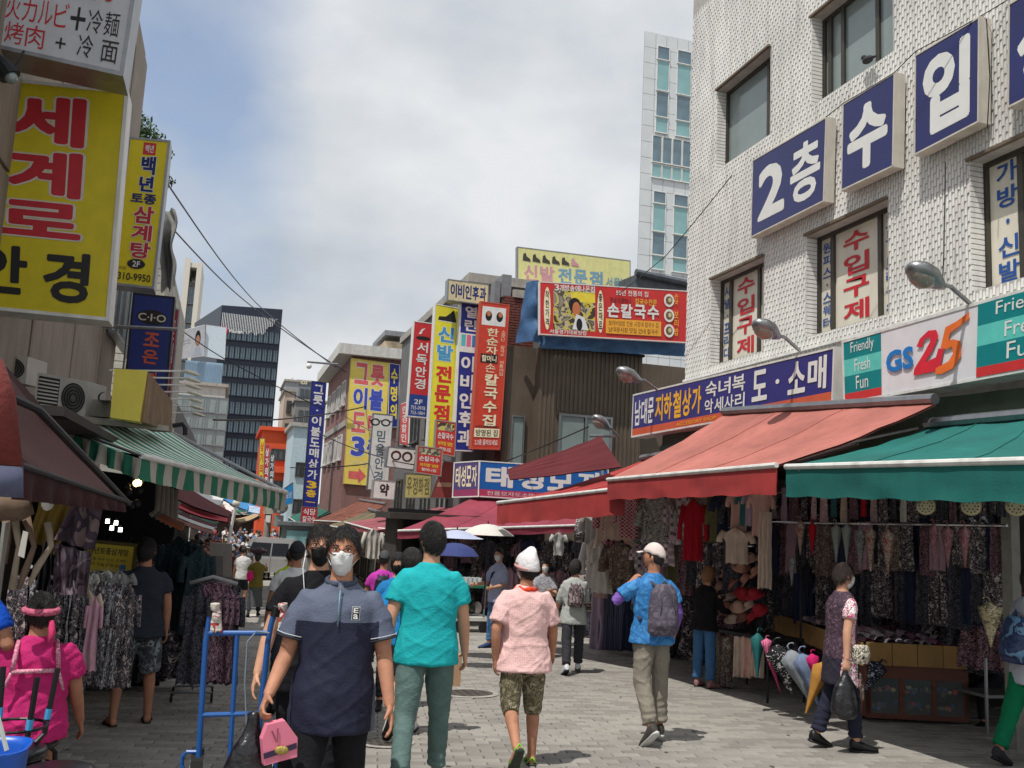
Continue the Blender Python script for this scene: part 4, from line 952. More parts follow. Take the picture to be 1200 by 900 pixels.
# shrub growing on the roof
LEAF = mat('leaf_green', (58,84,46), .7, var=.35, scale=3)
rnd = random.Random(11)
tr = thing('roof_shrub', onY(160, 165, 22.6), 'scraggy green shrub growing on the roof behind the yellow restaurant sign', 'shrub')
lm = MB(); bm_ = MB(); root = onY(150, 210, 22.6)
tips = [(152,132),(163,140),(172,150),(160,152),(184,158),(193,176),(196,196),(198,214),(204,216),(190,160),(178,146),(168,160),(199,186)]
for (px, py) in tips:
    tp_ = onY(px, py, 22.6+rnd.uniform(-.5,.5)); mid = root.lerp(tp_, .6)+V((.0,0,.12)); bm_.tube([root, mid, tp_], [.03,.02,.006], 5)
    for k in range(130 if px < 176 else 26):
        t = rnd.random()**.6; c = mid.lerp(tp_, t*1.05)+V((rnd.gauss(0,.12 if px < 176 else .05),rnd.gauss(0,.15),rnd.gauss(0,.12 if px < 176 else .05))); d = V((rnd.gauss(0,1),rnd.gauss(0,1),rnd.gauss(0,1))).normalized()*.075; e_ = d.orthogonal().normalized()*.03
        lm.quad(c-d, c+e_, c+d, c-e_)
bm_.build('branch', mat('bark', (86,74,60), .9), tr); lm.build('foliage', LEAF, tr)['kind'] = 'stuff'
# ---- signs on the left
YS = mat('golden_yellow_board', (208,190,28), .5, var=.06, dirt=.12); CRIM = cm((186,38,50), .5); PAL = cm((206,200,190), .5); GREYW = mat('weathered_white_board', (196,198,204), .55, var=.06, dirt=.25)
F4 = FY([(-30,357),(124,372),(146,110),(-24,92)], 9.0)
sign('projecting_sign', F4, .32, YS, WHITEM, [('t','세',.20,.73,.74,.955,CRIM,.06,PAL), ('t','계',.20,.50,.74,.705,CRIM,.06,PAL), ('t','로',.16,.32,.76,.475,CRIM,.055,PAL), ('t','안',.0,.06,.38,.27,BLK,.05), ('t','경',.50,.045,.85,.265,BLK,.05)],
     'big golden yellow sign reading 세계로 안경, projecting over the left kerb', 'sign')
F4 = FY([(-60,40),(141,84),(158,-30),(-50,-50)], 8.2)
sign('projecting_sign', F4, .4, GREYW, METAL, [('h','炭火カルビ',.20,.33,.66,.60,CRIM,.0), ('h','+冷麺',.66,.33,.96,.58,BLK,.0), ('h','炭烤肉',.18,.05,.54,.30,CRIM,.0), ('t','+',.60,.10,.66,.22,BLK,.0), ('t','冷',.73,.06,.82,.30,BLK,.0), ('t','面',.87,.06,.97,.28,BLK,.0), ('t','SINCE 2006',.57,.68,.80,.76,BLK,.02), ('o',.87,.72,.022,.04,CRIM), ('poly',[(.56,.92),(.7,.88),(.92,.80),(.95,.86),(.9,.95),(.56,1.0)],CRIM)],
     'grey white Japanese and Chinese restaurant sign above the golden yellow one', 'sign')
o = MB(); 
for k in range(9): P = F4.p(.05+.11*k, .02, .03); o.ball(P, .012, 4)
F4 = FY([(134,331),(178,336),(197,167),(153,163)], 13)
YG = mat('bright_yellow_board', (226,206,30), .5, var=.05, dirt=.08)
s_ = sign('projecting_sign', F4, .35, YG, METAL, [('r',.36,.90,.70,.985,RB), ('t','백년',.42,.915,.64,.97,WH,.03), ('t','백',.36,.76,.74,.89,NAVT,.06,WH), ('t','년',.36,.64,.74,.75,NAVT,.06,WH), ('t','토종',.18,.555,.86,.625,NAVT,.05), ('t','삼',.30,.42,.84,.54,CRIM,.05,WH), ('t','계',.30,.30,.84,.41,CRIM,.05,WH), ('t','탕',.32,.18,.86,.29,CRIM,.05,WH), ('o',.52,.14,.24,.033,BLK), ('t','2F',.42,.12,.62,.16,WH,.02), ('t','(02)',.08,.09,.27,.115,BLK,.0), ('t','310-9950',.07,.025,.94,.075,BLK,.01)],
     'bright yellow ginseng chicken restaurant sign with the number 310-9950', 'sign')
BS = mat('ultramarine_board', (34,50,122), .5, var=.08)
sign('projecting_sign', FY([(146,470),(192,476),(203,350),(158,345)], 16), .3, BS, DARKM, [('o',.5,.80,.40,.07,BLK), ('t','C·I·O',.14,.765,.86,.835,PAL,.02), ('t','조',.34,.53,.74,.66,ORG,.04), ('t','은',.34,.37,.74,.50,ORG,.04), ('t','안경',.34,.1,.74,.3,ORG,.04)], 'ultramarine sign with a silver script logo and orange 조은 letters', 'sign')
sign('projecting_sign', FY([(190,470),(198,471),(209,364),(202,362)], 17.5), .3, cm((176,40,70)), METAL, [('v','꽃집',.2,.4,.8,.9,WH,.0)], 'narrow crimson sign edge just right of the ultramarine one', 'sign')
MB2 = MB(); 
MB2.tube([onY(120,382,15.5), onY(208,386,15.5)], .03, 6)
o = MB2.build('sign_bracket', METAL); tag(o, 'grey steel tube bracket crossing the ultramarine sign', 'bracket')
# spot lamp between the two upper signs
t_ = thing('flood_lamp', onY(8, 88, 8), 'dark flood lamp clamped between the two upper left signs', 'lamp')
MB().tube([onY(-4,68,7.8), onY(4,78,7.8), onY(12,90,7.8)], [.05,.075,.085], 12).build('housing', DARKM, t_); MB().tube([onY(12,90,7.8), onY(28,60,8.1)], .01, 5).build('arm', DARKM, t_); MB().ball(onY(13,91,7.78), .05, 8).build('lens', GLASS, t_)
# ---- air conditioners, ledge, yellow box sign, row of arm lamps
def airc(q, Y, D, label, col_):
    c = mat('air_conditioner_shell', col_, .5, var=.05, dirt=.2); a = [onY(x, y, Y) for x, y in q]; off = V((.12, D, 0))
    t_ = thing('air_conditioner', (a[0]+a[1])/2, label, 'air conditioner', 'rooftop air conditioners on the left ledge')
    MB().hexa(a, [p+off for p in a]).build('casing', c, t_)
    m = MB(); A = Face(*a, (0,-1,0))
    for k in range(9): m.hexa([A.p(.05,.10+.09*k,.012), A.p(.44,.10+.09*k,.012), A.p(.44,.14+.09*k,.012), A.p(.05,.14+.09*k,.012)], [A.p(.05,.10+.09*k,.0), A.p(.44,.10+.09*k,.0), A.p(.44,.14+.09*k,.0), A.p(.05,.14+.09*k,.0)])
    MB().quad(*[A.p(u,v,.004) for u, v in ((.04,.06),(.45,.06),(.45,.92),(.04,.92))]) 
    g_ = MB(); g_.quad(*[A.p(u,v,.004) for u, v in ((.04,.06),(.45,.06),(.45,.92),(.04,.92))]); g_.build('recess', BLACK, t_); m.build('louvre', c, t_)
    g_ = MB(); cx_, cz_ = .74, .5
    for r_ in (.22,.17,.12,.07): g_.tube([A.p(cx_+r_*math.cos(k*math.pi/12), cz_+r_*1.7*math.sin(k*math.pi/12), .015) for k in range(25)], .006, 4, cap=False)
    g_.build('fan_guard', DARKM, t_); g2 = MB(); n = g2.pts([A.p(cx_+.22*math.cos(k*math.pi/12), cz_+.38*math.sin(k*math.pi/12), .006) for k in range(24)]); g2.face(tuple(range(n, n+24))); g2.build('fan_opening', cm((104,102,98)), t_)
airc([(39,483),(99,491),(104,447),(44,436)], 9.6, .35, 'light grey air conditioner on the ledge left of the yellow box', (196,192,184))
airc([(-40,440),(30,450),(33,418),(-40,408)], 10.2, .35, 'beige air conditioner casing half cut by the left edge of the picture', (186,178,156))
t_ = thing('ledge', onY(120, 497, 9.3), 'weathered concrete ledge above the green striped awning', 'ledge')
a = [onY(48,491,9.0), onY(198,505,9.9), onY(198,499,9.9), onY(48,482,9.0)]; MB().hexa(a, [p+V((-.75,.5,0.04)) for p in a]).build('slab', CONC, t_)
YBX = mat('plain_yellow_sheet', (226,208,84), .5, var=.05, dirt=.1); BBD = mat('rusty_brown_board', (136,112,86), .8, var=.25, scale=3, dirt=.4)
t_ = thing('box_sign', onY(150, 490, 9.2), 'blank yellow box sign with a rusty brown side above the striped awning', 'sign')
a = [onY(129,489,9.0), onY(163,494,9.0), onY(172,434,9.0), onY(134,432,9.0)]; MB().hexa(a, [p+V((0,.25,0)) for p in a]).build('yellow_front', YBX, t_)
b_ = [onY(168,494,9.1), onY(201,507,10.6), onY(202,470,10.6), onY(174,436,9.1)]; MB().hexa(b_, [p+V((-.2,.05,0)) for p in b_]).build('brown_side', BBD, t_)
for k in range(7):
    y_ = 433+k*8.2; P = onY(218-k*-1.6, y_+2, 9.4+k*.5); Q = onY(128+k*9, y_+1, 9.4+k*.5)
    t_ = thing('arm_lamp', P, ['topmost','second','third','fourth','fifth','sixth','lowest'][k]+' of the seven white arm lamps stacked above the striped awning', 'lamp', 'white arm lamps over the striped awning')
    MB().tube([Q, P], .009, 6).build('arm', WHITEM, t_)
    MB().loft([(P+V((-.03,0,0)), V((0,.012,0)), V((0,0,.012))), (P+V((.02,0,-.005)), V((0,.035,0)), V((0,0,.022))), (P+V((.09,0,-.02)), V((0,.04,0)), V((0,0,.020))), (P+V((.13,0,-.03)), V((0,.02,0)), V((0,0,.010)))]).build('lamp_head', cm((214,206,190), .5), t_)
t_ = thing('duct_pipe', onY(108, 460, 10), 'grey round pipe end between the air conditioner and the yellow box', 'pipe')
pts = [onY(116,466,9.4)+V((0,.0,0))]; MB().tube([onY(122,466,9.3), onY(124,466,9.7)], .055, 14, cap=False).build('pipe', cm((150,136,120)), t_); MB().bb(onY(100,487,9.7), onY(134,472,9.9)).build('plinth', CONC, t_)
MB3 = MB(); MB3.tube([onY(202,499,10.4), onY(214,497,10.4), onY(217,502,10.4), onY(217,510,10.4)], .025, 8); tag(MB3.build('gutter_pipe', DARKM), 'short bent dark pipe at the right end of the ledge', 'pipe')
# ---- green and white striped awning
STR = mat('green_white_stripes', (34,146,112), .85, kind='stripe', c2=[(230,232,226)], scale=17, var=.08)
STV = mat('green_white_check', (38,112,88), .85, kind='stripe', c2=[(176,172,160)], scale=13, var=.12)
A, B = onY(51,492,8.3), onY(200,506,11.6); Cc, D = onY(336,577,11.2), onY(166,534,7.7)
aw = thing('awning', (A+B)/2, 'green and white striped awning over the left stalls', 'awning')
def strf(u, v): 
    p = A.lerp(B, u).lerp(D.lerp(Cc, u), v); return p + V((0,0,-.05*math.sin(math.pi*v)+.01*noise.noise(V((u*9,v*4,2)))))
m = MB(); m.grid(strf, 40, 12); m.build('canopy', STR, aw, smooth=True)
m = MB(); m.grid(lambda u, v: strf(1-u, v)+V((0,0,-.02)), 30, 8); m.build('canopy_underside', mat('awning_underside', (120,128,112), .9), aw, smooth=True)
def strip(P0_, P1_, h0_, h1_, nm, m_, par, seed=0, nu=60):
    mb = MB(); n_ = (P1_-P0_).cross(V((0,0,1))).normalized()
    fn = lambda u, v: P0_.lerp(P1_, u)+V((0,0,-(h0_+(h1_-h0_)*u)*v)) + n_*(.02*math.sin(u*50+seed)*v+.03*noise.noise(V((u*8,v,seed)))*v)
    mb.grid(fn, nu, 4); return mb.build(nm, m_, par, smooth=True)
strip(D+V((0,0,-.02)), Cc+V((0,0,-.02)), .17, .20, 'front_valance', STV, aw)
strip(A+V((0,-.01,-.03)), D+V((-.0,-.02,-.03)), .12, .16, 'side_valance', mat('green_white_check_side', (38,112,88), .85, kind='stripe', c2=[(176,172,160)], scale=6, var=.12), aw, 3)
MB().tube([D, Cc], .025, 8).build('front_rail', WHITEM, aw); MB().tube([A, D], .012, 8).build('side_rail', METAL, aw); MB().tube([B, Cc], .02, 8).build('side_rail', METAL, aw)
# ---- dark maroon awning close to the camera
DM2 = mat('oxblood_canvas', (54,17,19), .9, var=.2, scale=1.5, bump=.3)
a = [onY(-60,380,4.6), onY(14,418,4.4), onY(152,588,5.6), onY(70,600,5.0), onY(22,560,4.2), onY(-60,540,4.0)]
aw2 = thing('awning', a[1], 'big dark oxblood awning cutting in from the left edge', 'awning')
P_, Q_, R_, S_ = onY(-70,400,4.4), onY(8,430,6.4), onY(150,588,6.6), onY(24,545,4.2)
fn = lambda u, v: P_.lerp(Q_, u).lerp(S_.lerp(R_, u), v) + V((0,0,-.12*math.sin(math.pi*v)*math.sin(math.pi*u)))
m = MB(); m.grid(fn, 16, 16); m.build('canopy', DM2, aw2, smooth=True)
MB().tube([S_, R_], .016, 8).build('front_rail', DARKM, aw2)
strip(S_+V((0,0,-.01)), R_+V((0,0,-.01)), .13, .06, 'valance', DM2, aw2, 5)
MB().tube([onY(-20,450,4.1), onY(45,480,4.6), onY(150,590,6.6)], .02, 8).build('arm', DARKM, aw2)
RR = mat('rust_red_canvas', (112,48,44), .8, var=.2, scale=3, bump=.4); 
t_ = thing('rolled_awning', onY(6, 580, 3.6), 'rust red rolled canvas with a grey lower edge at the far left', 'awning')
MB().loft([(onY(-8,420,3.6), V((.030,0,0)), V((0,.04,0))), (onY(-4,460,3.6), V((.060,0,0)), V((0,.06,0))), (onY(-1,545,3.6), V((.075,0,0)), V((0,.07,0)))]).build('roll', RR, t_, smooth=True)
MB().loft([(onY(-1,546,3.6), V((.076,0,0)), V((0,.07,0))), (onY(-1,582,3.6), V((.076,0,0)), V((0,.07,0)))]).build('skirt', mat('faded_blue_grey_canvas', (84,88,112), .85, var=.2), t_, smooth=True)
# ---- interior of the left stall
si = thing('left_stall', (XL, 9, -.5), 'dim clothing stall under the awnings on the left', 'stall')
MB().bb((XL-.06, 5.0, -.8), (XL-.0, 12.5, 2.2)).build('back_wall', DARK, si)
MB().hexa([V((XL,11.6,-.8)),V((-.55,11.6,-.8)),V((-.55,11.6,1.75)),V((XL,11.6,1.9))],[V((XL,11.7,-.8)),V((-.55,11.7,-.8)),V((-.55,11.7,1.75)),V((XL,11.7,1.9))]).build('end_wall', mat('stall_shade_black', (26,26,30), .9), si)  # near-black end wall puts the shade deep in the stall into its colour
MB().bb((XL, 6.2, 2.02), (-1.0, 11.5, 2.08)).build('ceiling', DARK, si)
PIL = mat('galvanised_pillar', (150,150,142), .5, metal=.3, var=.15, dirt=.4)
tag(MB().bb(onY(-12,760,5.2), onY(8,612,5.3)).build('steel_pillar', PIL), 'grey steel pillar at the left edge below the rolled canvas', 'pillar')
TAN = mat('tan_canvas_bundle', (122,102,86), .9, var=.25, scale=4, bump=.6, bscale=8)
t_ = thing('canvas_bundle', onY(30, 680, 5.8), 'tied bundle of tan canvas and cord hanging at the left edge', 'canvas')
pts = [onY(-20,600,5.6), onY(8,592,5.6), onY(26,596,5.6), onY(32,606,5.6)]; MB().tube(pts, [.06,.085,.07,.04], 12).build('roll', TAN, t_, smooth=True)
for k, pp in enumerate(([(16,600),(22,640),(14,690)], [(30,604),(40,640),(30,668),(22,690)], [(56,612),(60,640),(44,664),(34,686)], [(6,604),(10,630),(4,660)])):
    MB().tube([onY(x, y, 5.7+.02*k) for x, y in pp], [.024,.014,.02,.010][:len(pp)], 8).build('strand', TAN if k % 2 else mat('pale_cord', (160,146,128), .9, bump=.6, bscale=20), t_, smooth=True)
MB().ball(onY(56,588,5.6), (.035,.03,.05), 6).build('knot', cm((206,202,194)), t_)
tag(MB().hexa(*(lambda a: (a, [p+V((0,.01,0)) for p in a]))([onY(21,651,5.5), onY(28,654,5.5), onY(33,624,5.5), onY(27,622,5.5)])).build('price_tag', cm((206,204,196))), 'narrow white paper tag hanging beside the tan canvas bundle', 'tag')
def hangcloth(q, Y, m_, label, cat, nm, amp=.04, seed=1, nu=24, nv=16, dy=0):
    c = [onY(x, y, Y + (dy if i in (1, 2) else 0)) for i, (x, y) in enumerate(q)]
    def fn(u, v): return c[0].lerp(c[1],u).lerp(c[3].lerp(c[2],u), v) + V((0, amp*math.sin(u*17+seed)*(.3+.7*(1-v)) + amp*1.5*noise.noise(V((u*3+seed,v*2,seed))), .01*noise.noise(V((u*5,0,seed)))))
    mb = MB(); mb.grid(fn, nu, nv); return tag(mb.build(nm, m_, smooth=True), label, cat)
YCL = mat('ochre_cloth', (150,124,56), .9, var=.2, scale=2, bump=.3); PUR = mat('mauve_print_cloth', (96,82,92), .9, kind='print', c2=[(70,60,72),(130,112,112),(84,72,84)], scale=3)
hangcloth([(34,632),(66,650),(90,592),(46,580)], 6.6, YCL, 'ochre cloth banner hanging inside the left stall', 'cloth', 'cloth_banner')
hangcloth([(64,632),(110,646),(120,598),(86,586)], 6.3, PUR, 'mauve marbled cloth hanging left of the yellow menu poster', 'cloth', 'cloth_banner', .03, 4)
hangcloth([(40,690),(58,696),(62,640),(52,632)], 6.1, cm((24,22,26)), 'black garment hanging under the ochre cloth', 'clothes', 'hanging_garment', .03, 2)
PLB = mat('clear_plastic_bag', (104,86,98), .3, kind='print', c2=[(60,48,60),(140,124,132),(76,62,76)], scale=6, spec=.8)
hangcloth([(62,694),(102,702),(108,648),(64,636)], 6.4, PLB, 'clear bag of mauve clothes hanging under the marbled cloth', 'bag', 'garment_bag', .03, 6)
F4 = FY([(96,690),(150,696),(157,641),(104,636)], 9.4)
sign('menu_poster', F4, .03, mat('menu_yellow_paper', (206,182,52), .6, var=.08), cm((90,84,40)), [('t','백년토종삼계탕',.02,.78,.90,.93,BLK,.02), ('t','찹쌀 녹두 인삼 삼계탕',.05,.64,.88,.71,BLK,.0), ('t','대추 마늘 은행 삼계탕',.05,.53,.88,.60,BLK,.0), ('r',.74,.44,.88,.60,cm((60,110,160))), ('r',.20,.16,.80,.42,cm((60,52,46))), ('o',.48,.29,.2,.10,cm((206,196,170))), ('o',.48,.29,.16,.07,cm((150,110,70))), ('t','영업중 2F',.3,.03,.8,.11,BLK,.0)], 'yellow restaurant menu poster hung in the left stall', 'poster')
# little lamps that are lit
LIT = mat('lit_white_lamp', (255,250,240), .4, emit=4, var=0); WARM = mat('lit_warm_bulb', (255,214,140), .4, emit=9, var=0)
for k, (px, py) in enumerate(((126,611),(136,613),(131,619),(141,621))):
    P = onY(px, py, 10.5); t_ = thing('led_bulb', P, ['leftmost','upper right','lower middle','lower right'][k]+' bulb of the four lit lamps in the left stall', 'lamp', 'four lit lamps in the left stall')
    MB().tube([P+V((0,0,.05)), P+V((0,0,.025))], .012, 8).build('socket', BLACK, t_); MB().tube([P+V((0,0,.025)), P+V((0,0,-.02))], [.018,.02], 8).build('bulb', LIT, t_)
for px, py, Y, lab in ((161,566,8.6,'warm lit spot bulb clamped under the striped awning'), (169,646,11,'warm lit bulb deep in the left stall')):
    P = onY(px, py, Y); t_ = thing('spot_bulb', P, lab, 'lamp'); MB().ball(P, .035, 6).build('bulb', WARM, t_); MB().tube([P+V((0,.02,.0)), P+V((-.05,.1,.08))], [.05,.03], 8).build('lamp_shade', METAL, t_)
t_ = thing('speaker_lamp_cluster', onY(158, 575, 8.5), 'cluster of dark clamp lamps under the near corner of the striped awning', 'lamp')
for px, py in ((148,570),(150,576),(163,574),(154,592),(160,590)): MB().ball(onY(px, py, 8.5), .035, 6).build('clamp_lamp', DARKM, t_)
t_ = thing('duct_bundle', onY(196, 590, 10.6), 'bundle of pale ducts and pipes under the striped awning', 'ducts')
for k in range(5):
    a = onY(186+k*5, 566+k*2, 10.4+k*.1); b = onY(184+k*5.4, 598+k*3, 10.4+k*.1); MB().tube([a, b, b+V((-.06,0,-.06))], .028, 8).build('pipe', mat('pale_duct', (160,152,140), .6, var=.15, dirt=.3), t_)
tag(MB().hexa(*(lambda a: (a, [p+V((0,0,-.03)) for p in a]))([onY(186,606,10.2), onY(214,619,10.2), onY(217,613,10.5), onY(190,602,10.5)])).build('orange_board', cm((176,96,60))), 'faded orange board jutting out under the pale ducts', 'board')
# ---- farther awnings and banners on the left
def mini(q, Y0, Y1, m_, lab, val=.12): awning(onY(*q[0], Y1), onY(*q[1], Y0), onY(*q[2], Y0), onY(*q[3], Y1), m_, lab, val, arms=False, bar=False, nu=10, nv=4)
mini([(205,560),(190,575),(268,606),(272,600)], 13, 17, DMAR, 'dark red awning in the shade behind the striped one')
WBC = mat('white_canvas', (200,200,198), .85, var=.1); SKB = mat('sky_blue_canvas', (60,130,190), .85, var=.1)
mini([(222,566),(210,578),(258,592),(262,584)], 18, 21, WBC, 'white banner awning seen through the gap behind the striped one')
mini([(262,574),(256,580),(290,598),(292,590)], 21, 24, SKB, 'sky blue awning just right of the white one behind the stripes')
mini([(215,588),(206,594),(268,612),(271,607)], 17, 20, mat('crimson_canvas', (170,50,60), .85, var=.1), 'crimson awning strip below the white banner awning', .06)
mini([(276,588),(270,592),(304,602),(305,594)], 30, 36, mat('ice_blue_canvas', (170,190,212), .85, var=.1), 'ice blue awning in the distance beside the white topped post', .3)
mini([(300,601),(306,606),(282,614),(276,608)], 34, 40, mat('sand_canvas', (176,150,116), .85, var=.15), 'sand coloured awning above the distant crowd', .1)
for k in range(6):
    Y0 = 36+k*5; awning(V((XL,Y0+4,.9)), V((XL,Y0,.9)), V((XL+1.7,Y0,.35)), V((XL+1.7,Y0+4,.35)), (BRN,WBC,DMAR,GRNC,OLV,WBC)[k], ['brown','white','dark maroon','dull green','olive','last white'][k]+' awning on the left kerb behind the crowd', .12, arms=False, bar=False, nu=6, nv=3)
t_ = thing('lamp_post', onG(268, 700), 'thin white post with a round top beside the distant crowd', 'post')
P = onY(277,590,21); Q = onY(268,632,21); MB().tube([P, Q, V((Q.x-.1,21,zg(21)))], .035, 8).build('pole', WHITEM, t_); MB().ball(P, .085, 8).build('ball_top', cm((214,208,190)), t_)
# utility pole and meter boxes
t_ = thing('utility_pole', V((xat(315,47), 47, zg(47))), 'concrete utility pole with meter boxes left of the silver van', 'pole')
x = xat(315,47); MB().tube([(x,47,zg(47)), (x,47,2.2)], [.19,.16], 10).build('pole', CONC, t_)
MB().bb(onY(309,602,46.6), onY(322,590,47)).build('cross_box', cm((180,176,160)), t_)
MB().bb(onY(320,617,46.4), onY(332,604,46.8)).build('meter_box', mat('grey_meter_box', (140,144,142), .6, dirt=.2), t_); MB().bb(onY(311,612,46.4), onY(317,604,46.7)).build('junction_box', WHP, t_)
MB().ball(onY(328,594,46.5), (.4,.3,.35), 6).build('transformer', METAL, t_)
sign('shop_board', FY([(333,592),(343,589),(343,566),(334,572)], 40), .2, cm((40,140,206)), METAL, [('t','매장',.1,.3,.9,.6,WH,.0)], 'bright sky blue board at the tip of the striped awning', 'sign')
# grey truck / booth behind the van
t_ = thing('booth', V((xat(365,46),46,zg(46))), 'grey kiosk booth with a glass front behind the silver van', 'booth')
a, b = xat(332,46), xat(374,46); MB().bb((a,46,zg(46)),(b,48,onY(350,616,46).z)).build('wall', cm((104,112,110)), t_); MB().bb(V((xat(338,46),45.95,onY(350,636,46).z)),V((xat(366,46),46,onY(350,622,46).z))).build('pane', GG, t_); MB().bb((a-.2,45.8,onY(350,616,46).z),(b+.2,48.2,onY(350,612,46).z)).build('roof', METAL, t_)
# ---- overhead wires
def wire(pts, lab, r=.012, n=10):
    P = [onY(x, y, Y) for x, y, Y in pts]; mb = MB(); out_ = []
    for i in range(len(P)-1):
        for k in range(n): t = k/n; out_.append(P[i].lerp(P[i+1], t)+V((0,0,-.15*math.sin(math.pi*t)*(P[i]-P[i+1]).length/20)))
    mb.tube(out_+[P[-1]], r, 5); tag(mb.build('overhead_wire', BLACK), lab, 'wire')
wire([(196,215,30),(300,355,60),(393,430,46)], 'upper of the two wires from the left roof to the middle signs', .03)
wire([(186,250,30),(300,363,55),(405,436,46)], 'lower of the two wires from the left roof to the middle signs', .03)
wire([(200,378,40),(262,420,45),(380,480,46)], 'thin wire crossing the dark glass tower', .025)
wire([(250,492,30),(360,488,40),(430,476,46)], 'level cable crossing below the dark glass tower', .03)
wire([(372,507,40),(460,540,30),(530,550,26)], 'cable sagging in front of the huge yellow sign', .02)
wire([(400,485,45),(470,520,32),(560,552,26),(690,500,20)], 'long cable strung along the upright signs towards the dark maroon awning', .015)
wire([(340,548,45),(420,545,38),(520,520,27)], 'cable in front of the tall indigo sign', .025)
wire([(724,345,14.4),(780,300,14.2),(858,205,12.2)], 'thin cable stapled across the tiled wall', .008)
t_ = thing('camera_bracket', onY(378,426,45), 'horizontal steel bracket with a white dome camera near the huge yellow sign', 'camera')
MB().tube([onY(360,424,45), onY(396,427,45)], .05, 6).build('bracket', METAL, t_); MB().ball(onY(362,429,45), .14, 6).build('dome', WHP, t_)

wire([(968,137,9.45),(988,121,9.2),(1048,85,8.55),(1073,60,8.3),(1147,20,7.6),(1190,-6,7.3)], 'thin cable looped along the tops of the blue letter boxes', .006, 6)
wire([(1156,22,7.52),(1160,90,7.50),(1157,150,7.5)], 'thin loose cable hanging beside the third blue letter box', .006, 4)
wire([(1108,190,7.95),(1106,300,7.95),(1104,338,7.95)], 'thin cable dropping down the tiled wall to the floodlight', .006, 4)
# ================================================================ PEOPLE
tmp = bpy.data.scenes.new('workbench')
def remesh(mb, voxel, smooth=4, name='m', disp=None, mat_=None, sfac=.5):
    me = mb.mesh('src', None); o = bpy.data.objects.new('src', me); tmp.collection.objects.link(o)
    md = o.modifiers.new('r', 'REMESH'); md.mode = 'VOXEL'; md.voxel_size = voxel; md.use_smooth_shade = True
    if smooth: sm = o.modifiers.new('s', 'SMOOTH'); sm.factor = sfac; sm.iterations = smooth
    vl = tmp.view_layers[0]; vl.update(); dg = vl.depsgraph
    r = bpy.data.meshes.new_from_object(o.evaluated_get(dg)); r.name = name
    bpy.data.objects.remove(o); bpy.data.meshes.remove(me)
    if disp:
        for v, nm in zip(r.vertices, [p.vector.copy() for p in r.vertex_normals]): v.co += nm*disp(v.co)
    r.materials.clear(); r.materials.append(mat_); r.polygons.foreach_set('use_smooth', [True]*len(r.polygons)); r.update()
    return r
SKIN = mat('tanned_skin', (180,127,100), .66, var=.17, scale=9, bump=.1, bscale=120, spec=.4)
SKIN2 = mat('fair_skin', (204,154,126), .66, var=.10, scale=9, bump=.1, bscale=120, spec=.4)
HAIR = mat('black_hair', (26,22,22), .5, var=.3, scale=60, bump=.7, bscale=220, spec=.6, stretch=(1,1,.25)); HAIRB = mat('dark_brown_hair', (52,36,32), .5, var=.3, scale=60, bump=.7, bscale=200, spec=.6)
MASKW = mat('white_mask_fabric', (222,224,224), .8, var=.04, bump=.2, bscale=60); MASKB = mat('black_mask_fabric', (20,20,22), .8, var=.05)
EYEW = mat('eye_white', (220,214,208), .3, var=0); EYED = mat('eye_dark', (28,20,18), .2, var=0)
def ss(a, b, x): t = max(0, min(1, (x-a)/(b-a))); return t*t*(3-2*t)
def headp(d, s=1.0):
    x, y, z = d.x*.076, d.y*.095, d.z*.118
    x *= 1 - .24*ss(-.1, -1, -abs(d.z) if d.z < 0 else 1) if False else (1 - .26*ss(0, 1, -d.z))
    if d.y > 0:
        y += .010*ss(.2,.9,-d.z)*d.y
        y += .021*math.exp(-((d.x/.15)**2+((d.z+.13)/.15)**2)) + .008*math.exp(-((d.x/.10)**2+((d.z-.02)/.16)**2))
        y -= .009*math.exp(-(((abs(d.x)-.36)/.16)**2+((d.z-.05)/.11)**2))
        y += .004*math.exp(-(((abs(d.x)-.3)/.3)**2+((d.z-.23)/.08)**2))
        y += .005*math.exp(-((d.x/.26)**2+((d.z+.46)/.06)**2)) - .003*math.exp(-((d.x/.3)**2+((d.z+.58)/.05)**2)) + .005*math.exp(-((d.x/.25)**2+((d.z+.85)/.15)**2))
        y += .004*math.exp(-(((abs(d.x)-.5)/.2)**2+((d.z+.2)/.2)**2))
    else: y *= 1.03
    return V((x, y, z))*s
def interp(tab, t):
    for (a, va), (b, vb) in zip(tab, tab[1:]):
        if t <= b: return va+(vb-va)*(t-a)/(b-a)
    return tab[-1][1]
HL = {'short': [(0,.52),(45,.40),(75,.15),(85,-.12),(100,-.10),(110,-.42),(180,-.62)], 'cap': [(0,.36),(90,.30),(180,-.05)], 'mid': [(0,.42),(40,.35),(60,-.1),(80,-.5),(100,-.75),(180,-.95)],
      'recede': [(0,.62),(25,.60),(45,.40),(70,.15),(84,-.10),(100,-.10),(110,-.42),(180,-.62)]}
